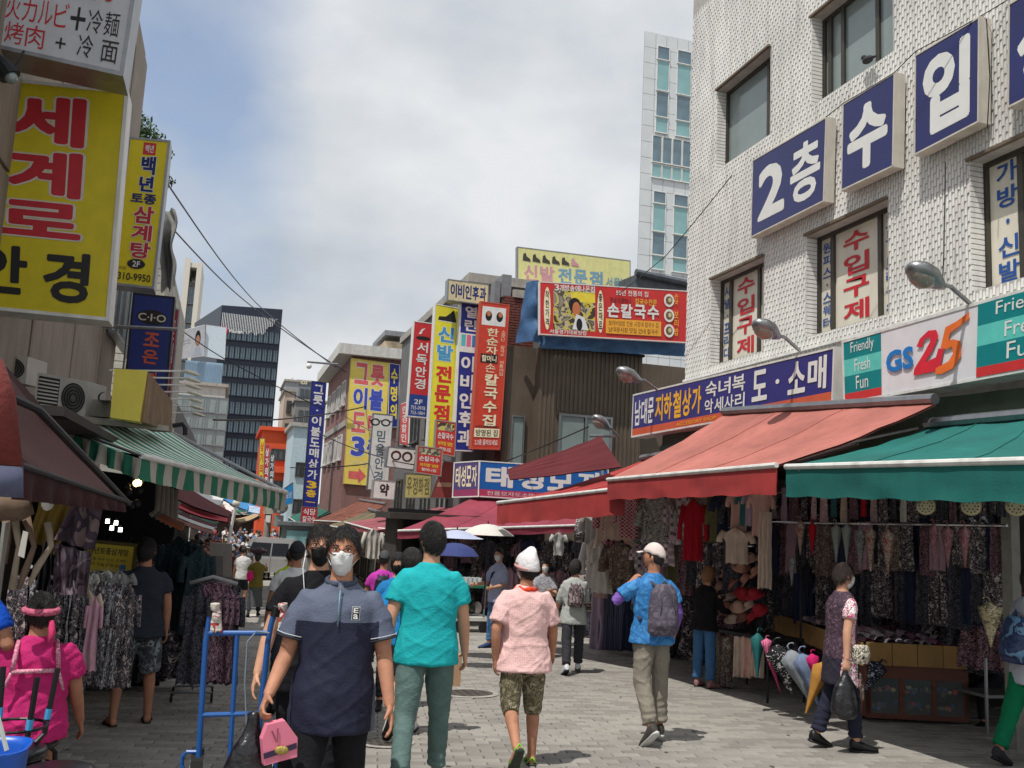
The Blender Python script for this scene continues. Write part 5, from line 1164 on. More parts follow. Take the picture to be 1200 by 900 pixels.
def person(pos, face, H=1.7, label='', lean=0, legs=((10,3,5,0),(-8,3,12,0)), arms=((5,8,10,0),(5,8,10,0)), head=(0,0), shirt=None, sleeve=.45, hem=.12, trou=None, tleg=.95, shoes=None, shoe='shoe',
           hair='short', hairm=None, skin=None, mask=None, glasses=False, voxel=.009, cat='person', group=None, sit=None, build=1.0, folds=1.0, hands=(25,25), skirt=None, extra=None, sway=0, loc_z=None, flare=1.0, hc=(1,1), sm=4, tail=0, belly=0, grip=None, cut=True):
    skin = skin or SKIN; hairm = hairm or HAIR; s = H/1.72; J = {}
    th = R(lean); U = V((math.sin(R(sway)), math.sin(th), math.cos(th))).normalized(); Xv = V((1,0,0)); Fv = Xv.cross(-U).normalized() if False else U.cross(Xv).normalized()*-1
    Fv = V((0, math.cos(th), -math.sin(th)))
    C = V((0,0,.93)); 
    foot_pts = []
    for k, (sd_, (f, o_, b, p)) in enumerate(zip((1,-1), legs)):
        hip = C + V((sd_*.088,0,-.03)); d = V((sd_*math.sin(R(o_)), math.sin(R(f)), -math.cos(R(f)))).normalized(); kn = hip + d*.425
        d2 = V((sd_*math.sin(R(o_))*.4, math.sin(R(f-b)), -math.cos(R(f-b)))).normalized(); an = kn + d2*.40
        fd = V((sd_*.16, math.cos(R(p)), -math.sin(R(p)))).normalized(); up = V((0, math.sin(R(p)), math.cos(R(p))))
        heel = an - fd*.045 - up*.055; toe = an + fd*.17 - up*.065
        J['hip', sd_] = hip; J['kn', sd_] = kn; J['an', sd_] = an; J['fd', sd_] = (fd, up); foot_pts += [heel.z-.015, toe.z-.012]
    low = min(foot_pts)
    for k, (sd_, (f, o_, b, inn)) in enumerate(zip((1,-1), arms)):
        sh = C + U*.442 + V((sd_*.166*build,0,0)); d = V((sd_*math.sin(R(o_)), math.sin(R(f)), -math.cos(R(f)))).normalized(); el = sh + d*.285
        neck = inn == 'neck'; inn = 0 if neck else inn
        g_ = f+b; d2 = V((-sd_*math.sin(R(inn))+sd_*math.sin(R(o_))*.5, math.sin(R(g_)), -math.cos(R(g_)))).normalized()
        if neck: d2 = (C + U*.60 + V((sd_*.075, .03, 0)) - el).normalized()
        wr = el + d2*.245; J['sh', sd_] = sh; J['el', sd_] = el; J['wr', sd_] = wr; J['ad', sd_] = d2
    if cut and grip: pass
    yaw, pit = R(head[0]), R(head[1]); HM = (Matrix.Rotation(-yaw, 3, 'Z') @ Matrix.Rotation(-pit, 3, 'X'))
    nb = C + U*.535; HC = nb + V((0, math.sin(th)*.11+.012+math.sin(pit)*.03, .142)); J['head'] = HC
    gz = pos.z if loc_z is None else loc_z
    M = Matrix.Translation(V((pos.x, pos.y, gz))) @ Matrix.Rotation(-R(face), 4, 'Z') @ Matrix.Scale(s, 4) @ Matrix.Translation(V((0,0,-low if sit is None else sit-.93+.10)))
    bs = build
    def W(p): return M @ V(p)
    T = thing('person', V((pos.x, pos.y, gz)), label, cat, group)
    def put(me, name, par=None):
        me.transform(M); return link(name, me, par or T)
    # --- body, one surface
    b = MB()
    b.loft([(C+U*-.09, Xv*.15*bs, Fv*.10), (C, Xv*.165*bs, Fv*.115), (C+U*.13, Xv*.14*bs, Fv*(.10+belly)), (C+U*.30, Xv*.16*bs, Fv*.112), (C+U*.40, Xv*.155*bs, Fv*.095), (C+U*.450, Xv*.115*bs, Fv*.076), (C+U*.50, Xv*.070, Fv*.062), (C+U*.53, Xv*.062, Fv*.060), (C+U*.55, Xv*.055, Fv*.058)])
    b.tube([C+U*.47, nb, HC+V((0,-.018,-.03))], [.062,.056,.054], 14)
    b.ball(HC, 1, 18, lambda d: HC + HM @ headp(d))
    for e_ in (-1, 1): b.ball(HC + HM @ V((e_*.076,-.008,-.005)), (.012,.020,.032), 6)
    for k, sd_ in enumerate((1,-1)):
        b.tube([J['hip',sd_]+V((0,0,.03)), J['hip',sd_].lerp(J['kn',sd_],.35), J['kn',sd_], J['kn',sd_].lerp(J['an',sd_],.3), J['kn',sd_].lerp(J['an',sd_],.75), J['an',sd_]], [.088*bs,.078*bs,.054,.056,.040,.036], 14)
        fd, up = J['fd',sd_]; sx = fd.cross(up); an = J['an',sd_]
        b.loft([(an-fd*.05-up*.045, sx*.026, up*.02), (an-fd*.03-up*.035, sx*.034, up*.034), (an+fd*.05-up*.035, sx*.038, up*.034), (an+fd*.12-up*.05, sx*.044, up*.020), (an+fd*.165-up*.055, sx*.038, up*.014), (an+fd*.185-up*.058, sx*.018, up*.008)])
        sh, el, wr, d2 = J['sh',sd_], J['el',sd_], J['wr',sd_], J['ad',sd_]
        b.tube([C+U*.425+V((sd_*.09,0,0)), sh+V((-sd_*.01,0,-.008)), sh.lerp(el,.35), el, el.lerp(wr,.25), wr], [.044,.042*bs,.047*bs,.041,.041,.027], 14)
        # hand
        inw = V((-sd_,0,0)); side = V((0,1,0)) if abs(d2.y) < .8 else V((0,0,1)); side = (side - d2*side.dot(d2)).normalized(); pn = d2.cross(side); pn = pn if pn.dot(inw) > 0 else -pn
        cu_ = hands[k]
        b.loft([(wr-d2*.01, side*.025, pn*.019), (wr+d2*.03, side*.033, pn*.017), (wr+d2*.065, side*.040, pn*.015), (wr+d2*.09, side*.038, pn*.012)])
        for q, (o2, ln) in enumerate(zip((.029,.010,-.009,-.027), (.072,.080,.075,.060))):
            p = wr+d2*.082+side*o2; pts = [p]; a = cu_*.5+q*3
            for seg in (.44,.32,.24): dd = d2*math.cos(R(a)) + pn*math.sin(R(a)) + side*(o2*1.2); p = p+dd.normalized()*ln*seg; pts.append(p); a += cu_
            b.tube(pts, [.0095,.0088,.0080,.0066], 8)
        p = wr+d2*.02+side*.026; q1 = p+(d2*.62+side*.6+pn*.35).normalized()*.042; q2 = q1+(d2*.85+side*.15+pn*(.3+cu_/80)).normalized()*.030
        b.tube([p, q1, q2], [.015,.011,.008], 8)
        J['palm',sd_] = wr+d2*.07+pn*.02
    bm = remesh(b, voxel, sm, 'body', None, skin); body = put(bm, 'body')
    # --- clothes
    def fold(sc, amp, seed): 
        def fn(p):
            a = noise.noise(V((p.x*8+seed, p.y*8, p.z*4))); r1 = max(0, 1-abs(noise.noise(V((p.x*6+p.z*7, p.y*6, p.z*5+seed))))*4); r2 = max(0, 1-abs(noise.noise(V((p.x*7-p.z*8, p.y*8+3, p.z*6+seed*2))))*4.5); r1 = r1*r1*(3-2*r1); r2 = r2*r2*(3-2*r2)
            return amp*folds*(.9*a + .55*r1 + .45*r2 - .05 + .3*noise.noise(V((p.x*26, p.y*26, p.z*14+seed))))
        return fn
    cv = max(voxel*1.25, .0105)
    if shirt:
        g = MB(); e_ = .022
        L = [(C-U*hem, Xv*(.202*bs)*flare, Fv*(.150+belly)*flare), (C+U*.0, Xv*.196*bs, Fv*(.145+belly)), (C+U*.12, Xv*.168*bs, Fv*(.128+belly*1.2)), (C+U*.28, Xv*.182*bs, Fv*.132), (C+U*.39, Xv*.186*bs, Fv*.124), (C+U*.445, Xv*.172*bs, Fv*.105), (C+U*.478, Xv*.138, Fv*.090), (C+U*.506, Xv*.098, Fv*.080), (C+U*.532, Xv*.072, Fv*.071)]
        g.loft(L)
        for sd_ in (1,-1):
            sh, el, wr = J['sh',sd_], J['el',sd_], J['wr',sd_]
            if sleeve <= 1: end = sh.lerp(el, sleeve*1.0) if sleeve < 1 else el; pts = [C+U*.425+V((sd_*.08,0,0)), sh+V((-sd_*.022,0,-.006)), sh.lerp(end,.45), end]; rr = [.054,.054*bs,.062*bs,.070*bs]
            else: end = el.lerp(wr, sleeve-1); pts = [C+U*.425+V((sd_*.08,0,0)), sh+V((-sd_*.022,0,-.006)), sh.lerp(el,.5), el, el.lerp(end,.5), end]; rr = [.054,.054*bs,.056*bs,.052,.050,.042]
            g.tube(pts, rr, 16)
        sm_ = remesh(g, cv, 9, 'shirt', fold(1, .0095, sum(map(ord, label)) % 50), shirt); J['shirt'] = put(sm_, 'shirt')
    if trou:
        g = MB(); g.loft([(C-U*.10, Xv*.160*bs, Fv*.115), (C-U*.02, Xv*.172*bs, Fv*.124), (C+U*.07, Xv*.158*bs, Fv*(.116+belly*.7))])
        for sd_ in (1,-1):
            hip, kn, an = J['hip',sd_], J['kn',sd_], J['an',sd_]
            if tleg <= .55: end = hip.lerp(kn, tleg/.5); pts = [hip+V((0,0,.02)), hip.lerp(end,.5), end]; rr = [.091*bs,.094*bs*flare,.092*flare]
            else: end = kn.lerp(an, (tleg-.5)/.5); pts = [hip+V((0,0,.02)), hip.lerp(kn,.45), kn, kn.lerp(end,.5), end]; rr = [.090*bs,.086*bs,.069*flare,.063*flare,.060*flare]
            g.tube(pts, rr, 16)
        fz = fold(1, .0095, 13+sum(map(ord, label)) % 30)
        put(remesh(g, cv, 3, 'trousers', lambda p: fz(p)+(.006*folds*math.sin(p.z*95+noise.noise(p*9)*3)*ss(.42,.10,p.z) if tleg > .6 else 0), trou), 'trousers' if tleg > .6 else 'shorts')
    if skirt:
        g = MB(); ln, m_ = skirt; kz = C.z; n_ = 40; base = len(g.v)
        for i in range(9):
            t = i/8; z = kz+.05-ln*t
            for j in range(n_):
                a = 2*math.pi*j/n_; w_ = 1+.10*t*math.sin(a*7+1.3*math.sin(a*2)); g.v.append((math.cos(a)*(.155+.06*t)*w_, math.sin(a)*(.12+.07*t)*w_, z))
        for i in range(8):
            for j in range(n_): a0 = base+i*n_+j; a1 = base+i*n_+(j+1) % n_; g.face((a0+n_, a1+n_, a1, a0))
        put(g.mesh('skirt', m_, True), 'skirt')
    for k, sd_ in enumerate((1,-1)):
        fd, up = J['fd',sd_]; sx = fd.cross(up); an = J['an',sd_]
        if shoes and shoe == 'shoe':
            g = MB(); g.loft([(an-fd*.062-up*.03, sx*.022, up*.04), (an-fd*.045-up*.02, sx*.038, up*.052), (an+fd*.0-up*.02, sx*.044, up*.055), (an+fd*.06-up*.038, sx*.045, up*.040), (an+fd*.13-up*.052, sx*.050, up*.028), (an+fd*.19-up*.060, sx*.040, up*.020), (an+fd*.212-up*.064, sx*.016, up*.012)])
            so_ = put(remesh(g, .009, 2, 'shoe', None, shoes), 'shoe')
            g = MB(); g.loft([(an-fd*.066-up*.072, sx*.02, up*.012), (an-fd*.04-up*.076, sx*.042, up*.013), (an+fd*.05-up*.078, sx*.044, up*.012), (an+fd*.14-up*.080, sx*.052, up*.011), (an+fd*.205-up*.076, sx*.030, up*.010)]); me = g.mesh('sole', hc[1] if not isinstance(hc[1], int) else BLACK, True); put(me, 'sole', so_)
        elif shoes:
            g = MB(); g.loft([(an-fd*.064-up*.070, sx*.02, up*.010), (an-fd*.04-up*.072, sx*.040, up*.012), (an+fd*.05-up*.074, sx*.040, up*.011), (an+fd*.14-up*.078, sx*.050, up*.010), (an+fd*.205-up*.076, sx*.024, up*.009)]); sl_ = put(g.mesh('sole', shoes, True), 'sandal')
            g = MB(); g.tube([an+fd*.09-up*.07+sx*.046, an+fd*.085-up*.020+sx*.02, an+fd*.085-up*.016-sx*.02, an+fd*.09-up*.07-sx*.046], .010, 6)
            if shoe == 'strap': g.tube([an-fd*.03-up*.06+sx*.04, an-fd*.06-up*.01, an-fd*.03-up*.06-sx*.04], .009, 6); g.tube([an+fd*.14-up*.07+sx*.045, an+fd*.13-up*.035, an+fd*.14-up*.07-sx*.045], .010, 6)
            put(g.mesh('strap', shoes if isinstance(hc[1], int) else hc[1], True), 'strap', sl_)
    # --- head wear
    def cap_fn(t, tab, off, soft=.10, ns=0):
        def fn(d):
            a = math.degrees(math.atan2(abs(d.x), d.y)); zt_ = interp(tab, a); k = ss(zt_-soft*.4, zt_+soft*.6, d.z); p = headp(d)
            r_ = 1 + (t*k - off*(1-k) + (ns*noise.noise(V((d.x*9, d.y*9, d.z*5))) if ns else 0)*k)/.1
            return HC + HM @ (p*r_)
        return fn
    def strands(g, tab, t):
        rr_ = random.Random(len(label)); cnt_ = 2200 if voxel < .0095 else 600
        while cnt_ > 0:
            z = rr_.uniform(-.9, 1); a = rr_.uniform(-math.pi, math.pi); q = math.sqrt(max(0, 1-z*z)); d = V((q*math.sin(a), q*math.cos(a), z))
            if z < interp(tab, abs(math.degrees(a)))-.04: continue
            cnt_ -= 1
            P0 = headp(d)*(1+(t-.002)/.1); part = V((.25,-.35,.9)); fl = (d-part); fl = (fl-d*fl.dot(d)); fl = fl.normalized() if fl.length > .05 else V((1,0,0)); fl = (fl+V((rr_.gauss(0,.11), rr_.gauss(0,.11), rr_.gauss(0,.08)))).normalized()
            ln = rr_.uniform(.018,.04); sd2 = d.cross(fl).normalized()*.0016; P1 = P0+fl*ln*.5+d*.004; P2 = P0+fl*ln-d*.001*ln/.03+d*rr_.uniform(-.001,.003)
            g.quad(HC+HM @ (P0-sd2), HC+HM @ (P0+sd2), HC+HM @ (P1+sd2), HC+HM @ (P1-sd2)); g.quad(HC+HM @ (P1-sd2), HC+HM @ (P1+sd2), HC+HM @ (P2+sd2*.2), HC+HM @ (P2-sd2*.2))
    if hair in ('short', 'mid', 'recede'):
        g = MB(); g.ball(HC, 1, 26, cap_fn(.013 if hair != 'mid' else .022, HL[hair], .012, ns=.006)); 
        if tail: g.ball(HC+HM @ V((0,-.10,-.03)), (.035,.04,tail), 8)
        if voxel < .0125: strands(g, HL[hair], .013 if hair != 'mid' else .022)
        put(g.mesh('hair', hairm, True), 'hair')
    if hair in ('cap',):
        g = MB(); g.ball(HC, 1, 22, cap_fn(.008, HL['short'], .012, ns=.005)); put(g.mesh('hair', hairm, True), 'hair')
        g = MB(); g.ball(HC, 1, 24, cap_fn(.020, [(0,.34),(90,.25),(180,-.02)], .03, .04)); capo = put(g.mesh('cap', hc[0], True), 'cap')
        if tail != -1:
            g = MB(); n_ = 12; top = []
            for i in range(n_+1):
                a = -1.15+2.3*i/n_; top.append((HC+HM @ V((math.sin(a)*.086, .060+math.cos(a)*.045, .048-.0*abs(a))), HC+HM @ V((math.sin(a)*.085, .085+math.cos(a)*.085, .030))))
            for (a0, b0), (a1, b1) in zip(top, top[1:]): g.quad(a0, a1, b1, b0); up_ = V((0,0,-.006)); g.quad(a0+up_, b0+up_, b1+up_, a1+up_); g.quad(b0, b1, b1+up_, b0+up_)
            put(g.mesh('cap_brim', hc[0], True), 'brim', capo)
    if mask:
        def mf(d):
            p = headp(d); k = (ss(.80,.72,abs(d.x))*ss(-.02,.05,-d.z-.02-.10*(abs(d.x)**2)+.06*math.exp(-(d.x/.2)**2))*ss(.99,.93,-d.z)) if d.y > -.1 else 0
            puff = .013*k*max(0, 1-(d.x/.8)**2)*math.exp(-((d.z+.45)/.45)**2) - .010*k*math.exp(-((d.x/.15)**2+((d.z+.13)/.15)**2))*.8; q_ = .0012*math.sin(d.z*40)*k
            return HC + HM @ (p*(1+(.006*k+puff+q_-.014*(1-k))/.1))
        g = MB(); g.ball(HC, 1, 34, mf); mo = put(g.mesh('face_mask', mask, True), 'face_mask')
        g = MB()
        for e_ in (-1,1): g.tube([HC+HM @ V((e_*.058,.062,-.02)), HC+HM @ V((e_*.078,.01,.0)), HC+HM @ V((e_*.083,-.012,.025))], .0018, 5); g.tube([HC+HM @ V((e_*.052,.055,-.07)), HC+HM @ V((e_*.076,.005,-.035)), HC+HM @ V((e_*.083,-.012,-.03))], .0018, 5)
        put(g.mesh('ear_loop', mask, True), 'ear_loop', mo)
    if voxel < .0095 and extra != 'back':
        g = MB(); g2 = MB(); g3 = MB()
        for e_ in (-1,1):
            c = HC+HM @ V((e_*.031,.0800,.006)); g.ball(c, (.0120,.0078,.0046), 8); g2.ball(HC+HM @ V((e_*.030,.0855,.006)), (.0052,.0038,.0050), 6)
            g3.tube([HC+HM @ V((e_*.016,.0925,.026)), HC+HM @ V((e_*.032,.0905,.031)), HC+HM @ V((e_*.048,.079,.026))], .0032, 5)
            g3.tube([HC+HM @ V((e_*.017,.0885,.010)), HC+HM @ V((e_*.031,.0895,.0155)), HC+HM @ V((e_*.046,.0790,.009))], .0016, 5)
        put(g.mesh('eye', EYEW, True), 'eye'); put(g2.mesh('pupil', EYED, True), 'pupil'); put(g3.mesh('eyebrow', HAIR, True), 'eyebrow')
    if glasses:
        g = MB()
        for e_ in (-1,1):
            c = HC+HM @ V((e_*.034,.101,.002)); g.tube([c+HM @ V((math.cos(a*math.pi/10)*.027, -abs(math.cos(a*math.pi/10))*.003 - (e_*math.cos(a*math.pi/10) > 0)*.006, math.sin(a*math.pi/10)*.0185)) for a in range(21)], .0027, 5, cap=False)
            g.tube([c+HM @ V((e_*.026,-.006,.006)), HC+HM @ V((e_*.079,.0,.010)), HC+HM @ V((e_*.078,-.02,.0))], .0022, 5)
        g.tube([HC+HM @ V((-.008,.103,.006)), HC+HM @ V((0,.106,.008)), HC+HM @ V((.008,.103,.006))], .0016, 5)
        put(g.mesh('glasses', mat('reddish_brown_frame', (92,40,30), .35, var=0), True), 'glasses')
    J['M'] = M; J['T'] = T; J['put'] = put; J['HC'] = HC; J['HM'] = HM; J['C'] = C; J['U'] = U; J['F'] = Fv; J['W'] = W; J['s'] = s
    return J
def at_depth(px, d):               # ground point under a photograph column at camera depth d
    r_ = ray(px, 600); r_ = r_/r_.dot(f_); p = CAM + r_*d; return V((p.x, p.y, zg(p.y)+.012))
# ---------------------------------------------------------------- people in front
NV = mat('navy_polo_fabric', (32,35,56), .75, var=.08, scale=8, bump=.2, bscale=90, spec=.3); GP = mat('slate_polo_yoke', (90,98,118), .75, var=.08, scale=8, bump=.2, bscale=90)
BT = cloth((28,28,32)); 
pos = at_depth(406, 4.65)
J = person(pos, 188, 1.68, 'man in a navy polo with slate shoulders and white mask, closest to the camera', legs=((14,3,8,0),(-12,3,18,15)), arms=((2,13,42,-8),(4,13,18,-3)), shirt=NV, sleeve=.72, hem=.20, trou=BT, shoes=BLACK, hair='recede', mask=MASKW, glasses=True, voxel=.0065, head=(4,-3), folds=.65, hands=(55,22), belly=.015, build=1.08, sway=0)
MAN1 = J; C, U, Fd, put = J['C'], J['U'], J['F'], J['put']
# slate yoke, sleeve cuffs, zip, collar, chest badge
sh = J['shirt'].data; sh.materials.append(GP); Mi = J['M'].inverted()
for p in sh.polygons:
    c = Mi @ p.center
    if c.z > C.z+.34 or abs(c.x) > .20+ (c.z-C.z)*.02: p.material_index = 1
g = MB(); nb = C+U*.52
g.tube([nb+V((.072*math.cos(a), .010+.066*math.sin(a), .012+.018*math.sin(-a)*1)) for a in [math.pi*.56+k*math.pi*1.88/18 for k in range(19)]], .013, 8); put(g.mesh('collar', mat('slate_collar', (62,70,88), .8, var=.05), True), 'collar', J['shirt'])
g = MB(); g.tube([C+U*.49+Fd*.113, C+U*.42+Fd*.132, C+U*.32+Fd*.140], .0035, 6); put(g.mesh('zip', mat('grey_green_zip', (110,150,160), .4), True), 'zip', J['shirt'])
g = MB(); g.box(C+U*.505+Fd*.106, (.008,.006,.022)); put(g.mesh('zip_puller', CHROME), 'zip_puller', J['shirt'])
for sd_ in (1,-1):
    e_ = J['sh',sd_].lerp(J['el',sd_], .72); d = (J['el',sd_]-J['sh',sd_]).normalized(); a = d.orthogonal().normalized(); b = d.cross(a)
    for k, (o_, m_) in enumerate(((-.006, mat('dark_cuff', (34,36,44), .8)), (-.020, cm((200,204,210))))): g = MB(); g.tube([e_+d*o_+a*(.079*math.cos(t*math.pi/12))+b*(.079*math.sin(t*math.pi/12)) for t in range(25)], .005 if k == 0 else .0022, 6, cap=False); put(g.mesh('cuff_stripe', m_, True), 'cuff_stripe', J['shirt'])
bd = C+U*.385+Fd*.146+V((-.085,-.004,0)); g = MB(); g.box(bd, (.040,.004,.066)); put(g.mesh('chest_badge', cm((200,202,208))), 'chest_badge', J['shirt']); g = MB(); g.box(bd+V((0,.002,0)), (.034,.004,.060)); put(g.mesh('badge_field', BLACK), 'badge_field', J['shirt'])
Fb = Face(J['M'] @ (bd+V((.015,.005,-.027))), J['M'] @ (bd+V((-.015,.005,-.027))), J['M'] @ (bd+V((-.015,.005,.027))), J['M'] @ (bd+V((.015,.005,.027))), J['M'].to_3x3() @ V((0,1,0))); g = MB(); Fb.put(g, 'E', (.1,.55,.9,1), .001, .03); Fb.put(g, 'a', (.1,0,.9,.45), .001, .03); g.build('badge_lettering', WH, J['shirt'])
# black carrier bag and pink box in his right hand
pm1 = J['M'] @ J['palm',1]
BAGB = mat('black_bin_liner', (20,20,24), .32, var=.1, bump=.9, bscale=16, spec=.7)
g = MB(); 
rings = []
for i, (t, rx, ry) in enumerate(((0,.018,.015),(.06,.03,.022),(.14,.065,.045),(.26,.10,.07),(.40,.13,.09),(.52,.135,.095),(.60,.09,.07))):
    rings.append((pm1+V((-.05-.10*t,.02,-.015-t)), V((rx,0,0)), V((0,ry,0))))
g.loft(rings); me = remesh(g, .012, 1, 'bag', lambda p: .012*(noise.noise(p*11)+.7*abs(noise.noise(V((p.x*28,p.y*28,p.z*7))))), BAGB)
o = link('carrier_bag', me); tag(o, 'black plastic carrier bag held by the man in the navy polo', 'bag')
PKX = mat('pink_card_box', (226,126,150), .6, var=.05); t_ = thing('pink_box', pm1+V((.05,-.05,-.2)), 'folded pink card gift box hanging from the hand of the man in the navy polo', 'box')
bc = pm1+V((.055,-.065,-.135)); rm = Euler((0,R(-10),R(12))).to_matrix()
pl = [(-.065,-.085),(.085,-.085),(.095,.0),(.045,.09),(-.035,.09),(-.065,.03)]
MB().prism([bc+rm @ V((x,0,z)) for x, z in pl], rm @ V((0,.05,0))).build('carton', PKX, t_)
MB().prism([bc+rm @ V((x,-.003,z)) for x, z in ((-.066,-.055),(.086,-.045),(.088,-.020),(-.066,-.030))], rm @ V((0,-.002,0))).build('ribbon', cm((60,44,70)), t_)
MB().ball(bc+rm @ V((.015,-.008,-.035)), (.032,.012,.020), 8).build('gold_bow', mat('gold_foil', (180,160,90), .35, metal=.6, bump=.6, bscale=40), t_)
MB().tube([bc+rm @ V((-.02,-.006,.06)), bc+rm @ V((.0,-.006,.005)), bc+rm @ V((.008,-.006,.065))], .003, 5).build('slot', cm((130,60,80)), t_)
# 2 black T-shirt man
J = person(at_depth(379, 5.5), 184, 1.70, 'man in a black T-shirt, black mask and glasses behind the navy polo man', legs=((-10,3,14,15),(12,3,5,0)), arms=((6,17,14,-3),(-6,12,10,0)), shirt=cloth((24,24,28)), sleeve=.6, hem=.16, trou=cloth((30,30,36)), shoes=BLACK, shoe='flip', hair='short', mask=MASKB, glasses=True, voxel=.008, skin=SKIN2, build=1.05, head=(0,0))
g = MB()
for e_ in (-1,1): g.tube([J['HC']+V((e_*.083,.0,-.03)), J['HC']+V((e_*.095,.07,-.13)), J['C']+J['U']*.40+V((e_*.075,.135,0)), J['C']+J['U']*.27+V((e_*.02,.14,0))], .0028, 5)
J['put'](g.mesh('earphone_cord', cm((225,225,225)), True), 'earphone_cord')
# 3 teal T-shirt man, back view
TEA = mat('turquoise_jersey', (20,172,178), .85, var=.06, scale=8, bump=.25, bscale=70); SAGE = mat('sage_green_denim', (92,116,112), .9, var=.15, scale=10, bump=.3, bscale=70)
person(at_depth(509, 6.45), 12, 1.79, 'man in a bright turquoise T-shirt and sage green trousers walking away', legs=((13,3,6,0),(-14,3,22,28)), arms=((8,12,16,0),(-8,13,10,0)), shirt=TEA, sleeve=.62, hem=.12, trou=SAGE, tleg=.93, shoes=mat('brown_leather', (78,54,46), .6), shoe='flip', hair='short', voxel=.0085, folds=.7, build=1.08, hands=(30,30), head=(-28,0), mask=MASKB, skin=SKIN2)
# 4 woman hidden behind him
person(at_depth(486, 8.4), 8, 1.62, 'woman in a sky blue top half hidden behind the turquoise T-shirt man', legs=((14,3,4,0),(-18,3,40,60)), arms=((0,12,12,0),(-10,20,16,0)), shirt=cloth((36,132,196)), sleeve=.8, hem=.10, trou=cloth((34,34,40)), tleg=.42, shoes=cm((222,222,218)), hair='mid', voxel=.011, head=(-50,0), mask=MASKB, skin=SKIN2)
# 5 pink shirt man
PNK = mat('pale_pink_seersucker', (236,196,192), .85, kind='plaid', c2=[(232,190,186),(226,180,178)], scale=60, var=.05, bump=.3, bscale=60)
CAMO = mat('olive_camouflage', (92,88,66), .9, kind='print', c2=[(132,124,98),(66,60,48),(160,152,124)], scale=16, bump=.2)
pp = at_depth(621, 7.3)
J = person(pp, 4, 1.60, 'man in a pale pink shirt, camouflage shorts and peaked white towel cap', legs=((7,4,4,0),(-6,2,46,62)), arms=((10,16,22,-2),(-14,15,22,10)), shirt=PNK, sleeve=.80, hem=.16, trou=CAMO, tleg=.58, flare=1.12, shoes=mat('lime_black_sandal', (52,62,50), .7), shoe='strap', hair='short', voxel=.0085, build=1.12, hc=(1, cm((130,196,60))), head=(-18,-4), folds=1.1, mask=MASKW)
g = MB(); g.tube([J['C']+J['U']*.50+V((.082*math.cos(k*math.pi/10),.005+.076*math.sin(k*math.pi/10),.01*math.sin(k*1.7))) for k in range(21)], .022, 8, cap=False); J['put'](remesh(g, .009, 1, 'neck_scarf', lambda p: .007*noise.noise(p*40), cloth((226,72,44))), 'neck_scarf')
g = MB(); HC, HM = J['HC'], J['HM']
def towel(d):
    p = headp(d); k = ss(.0,.12,d.z+(.25 if d.y < 0 else -.1)); pk = .030*math.exp(-(((d.x-.22)/.34)**2))*ss(.45,1,d.z)
    return HC + HM @ (p*(1+(.030*k-.02*(1-k)+.002*noise.noise(d*6)*k)/.1) + V((.02*ss(.6,1,d.z),0,pk)))
g.ball(HC, 1, 28, towel); o = J['put'](g.mesh('towel_cap', mat('white_towel', (226,222,224), .85, bump=.4, bscale=40), True), 'towel_cap')
g = MB(); g.tube([HC+HM @ V((.094*math.cos(k*math.pi/10),-.002+.110*math.sin(k*math.pi/10),.008-.014*math.sin(k*math.pi/10)*-1)) for k in range(21)], .014, 8, cap=False); J['put'](g.mesh('pink_band', mat('pink_band', (206,150,148), .85), True), 'headband')
# 6 blue shirt, backpack, purple sleeves
def backpack(J, m_, w_=.155, h_=.42, d_=.13, c0=.22, m2=None, label='grey backpack worn by the man'):
    C, U, Fd = J['C'], J['U'], J['F']; g = MB(); q = C+U*c0-Fd*(.125+d_*.55)
    g.loft([(q-U*h_*.5, V((w_*.75,0,0)), Fd*d_*.45), (q-U*h_*.42, V((w_*1.0,0,0)), Fd*d_*.62), (q, V((w_,0,0)), Fd*d_*.62), (q+U*h_*.35, V((w_*.86,0,0)), Fd*d_*.5), (q+U*h_*.5, V((w_*.5,0,0)), Fd*d_*.3)])
    g.loft([(q-U*h_*.36-Fd*d_*.5, V((w_*.7,0,0)), Fd*d_*.2), (q-U*h_*.30-Fd*d_*.6, V((w_*.74,0,0)), Fd*d_*.28), (q+U*h_*.0-Fd*d_*.5, V((w_*.62,0,0)), Fd*d_*.2)])
    me = remesh(g, .012, 2, 'backpack', lambda p: .006*noise.noise(p*18), m_); me.transform(J['M']); bp = link('backpack', me); tag(bp, label, 'backpack')
    g = MB()
    for e_ in (-1,1): g.tube([q+U*h_*.42+V((e_*.06,.02,0)), C+U*.50+V((e_*.085,.01,.0)), C+U*.40+Fd*.145+V((e_*.11,0,0)), C+U*.2+Fd*.14+V((e_*.14,0,0)), C+U*.12-Fd*.08+V((e_*.17,0,0))], .016, 6)
    for e_ in (-1,1): g.tube([q-U*h_*.1-Fd*d_*.66+V((e_*w_*.5,0,0)), q+U*h_*.28-Fd*d_*.5+V((e_*w_*.35,0,0))], .006, 5)
    g.tube([q+U*h_*.47+V((-.03,0,0)), q+U*h_*.56, q+U*h_*.47+V((.03,0,0))], .007, 5)
    me = g.mesh('strap', m2 or m_, True); me.transform(J['M']); link('strap', me, bp)
BSH = mat('bright_blue_shirt', (50,124,188), .75, kind='print', c2=[(44,112,174),(64,136,196)], scale=5, var=.08, bump=.3, bscale=50); KHK = mat('stone_khaki', (132,126,114), .9, var=.08, scale=10, bump=.3, bscale=60); PUR2 = mat('violet_arm_sleeve', (120,84,170), .7, var=.1)
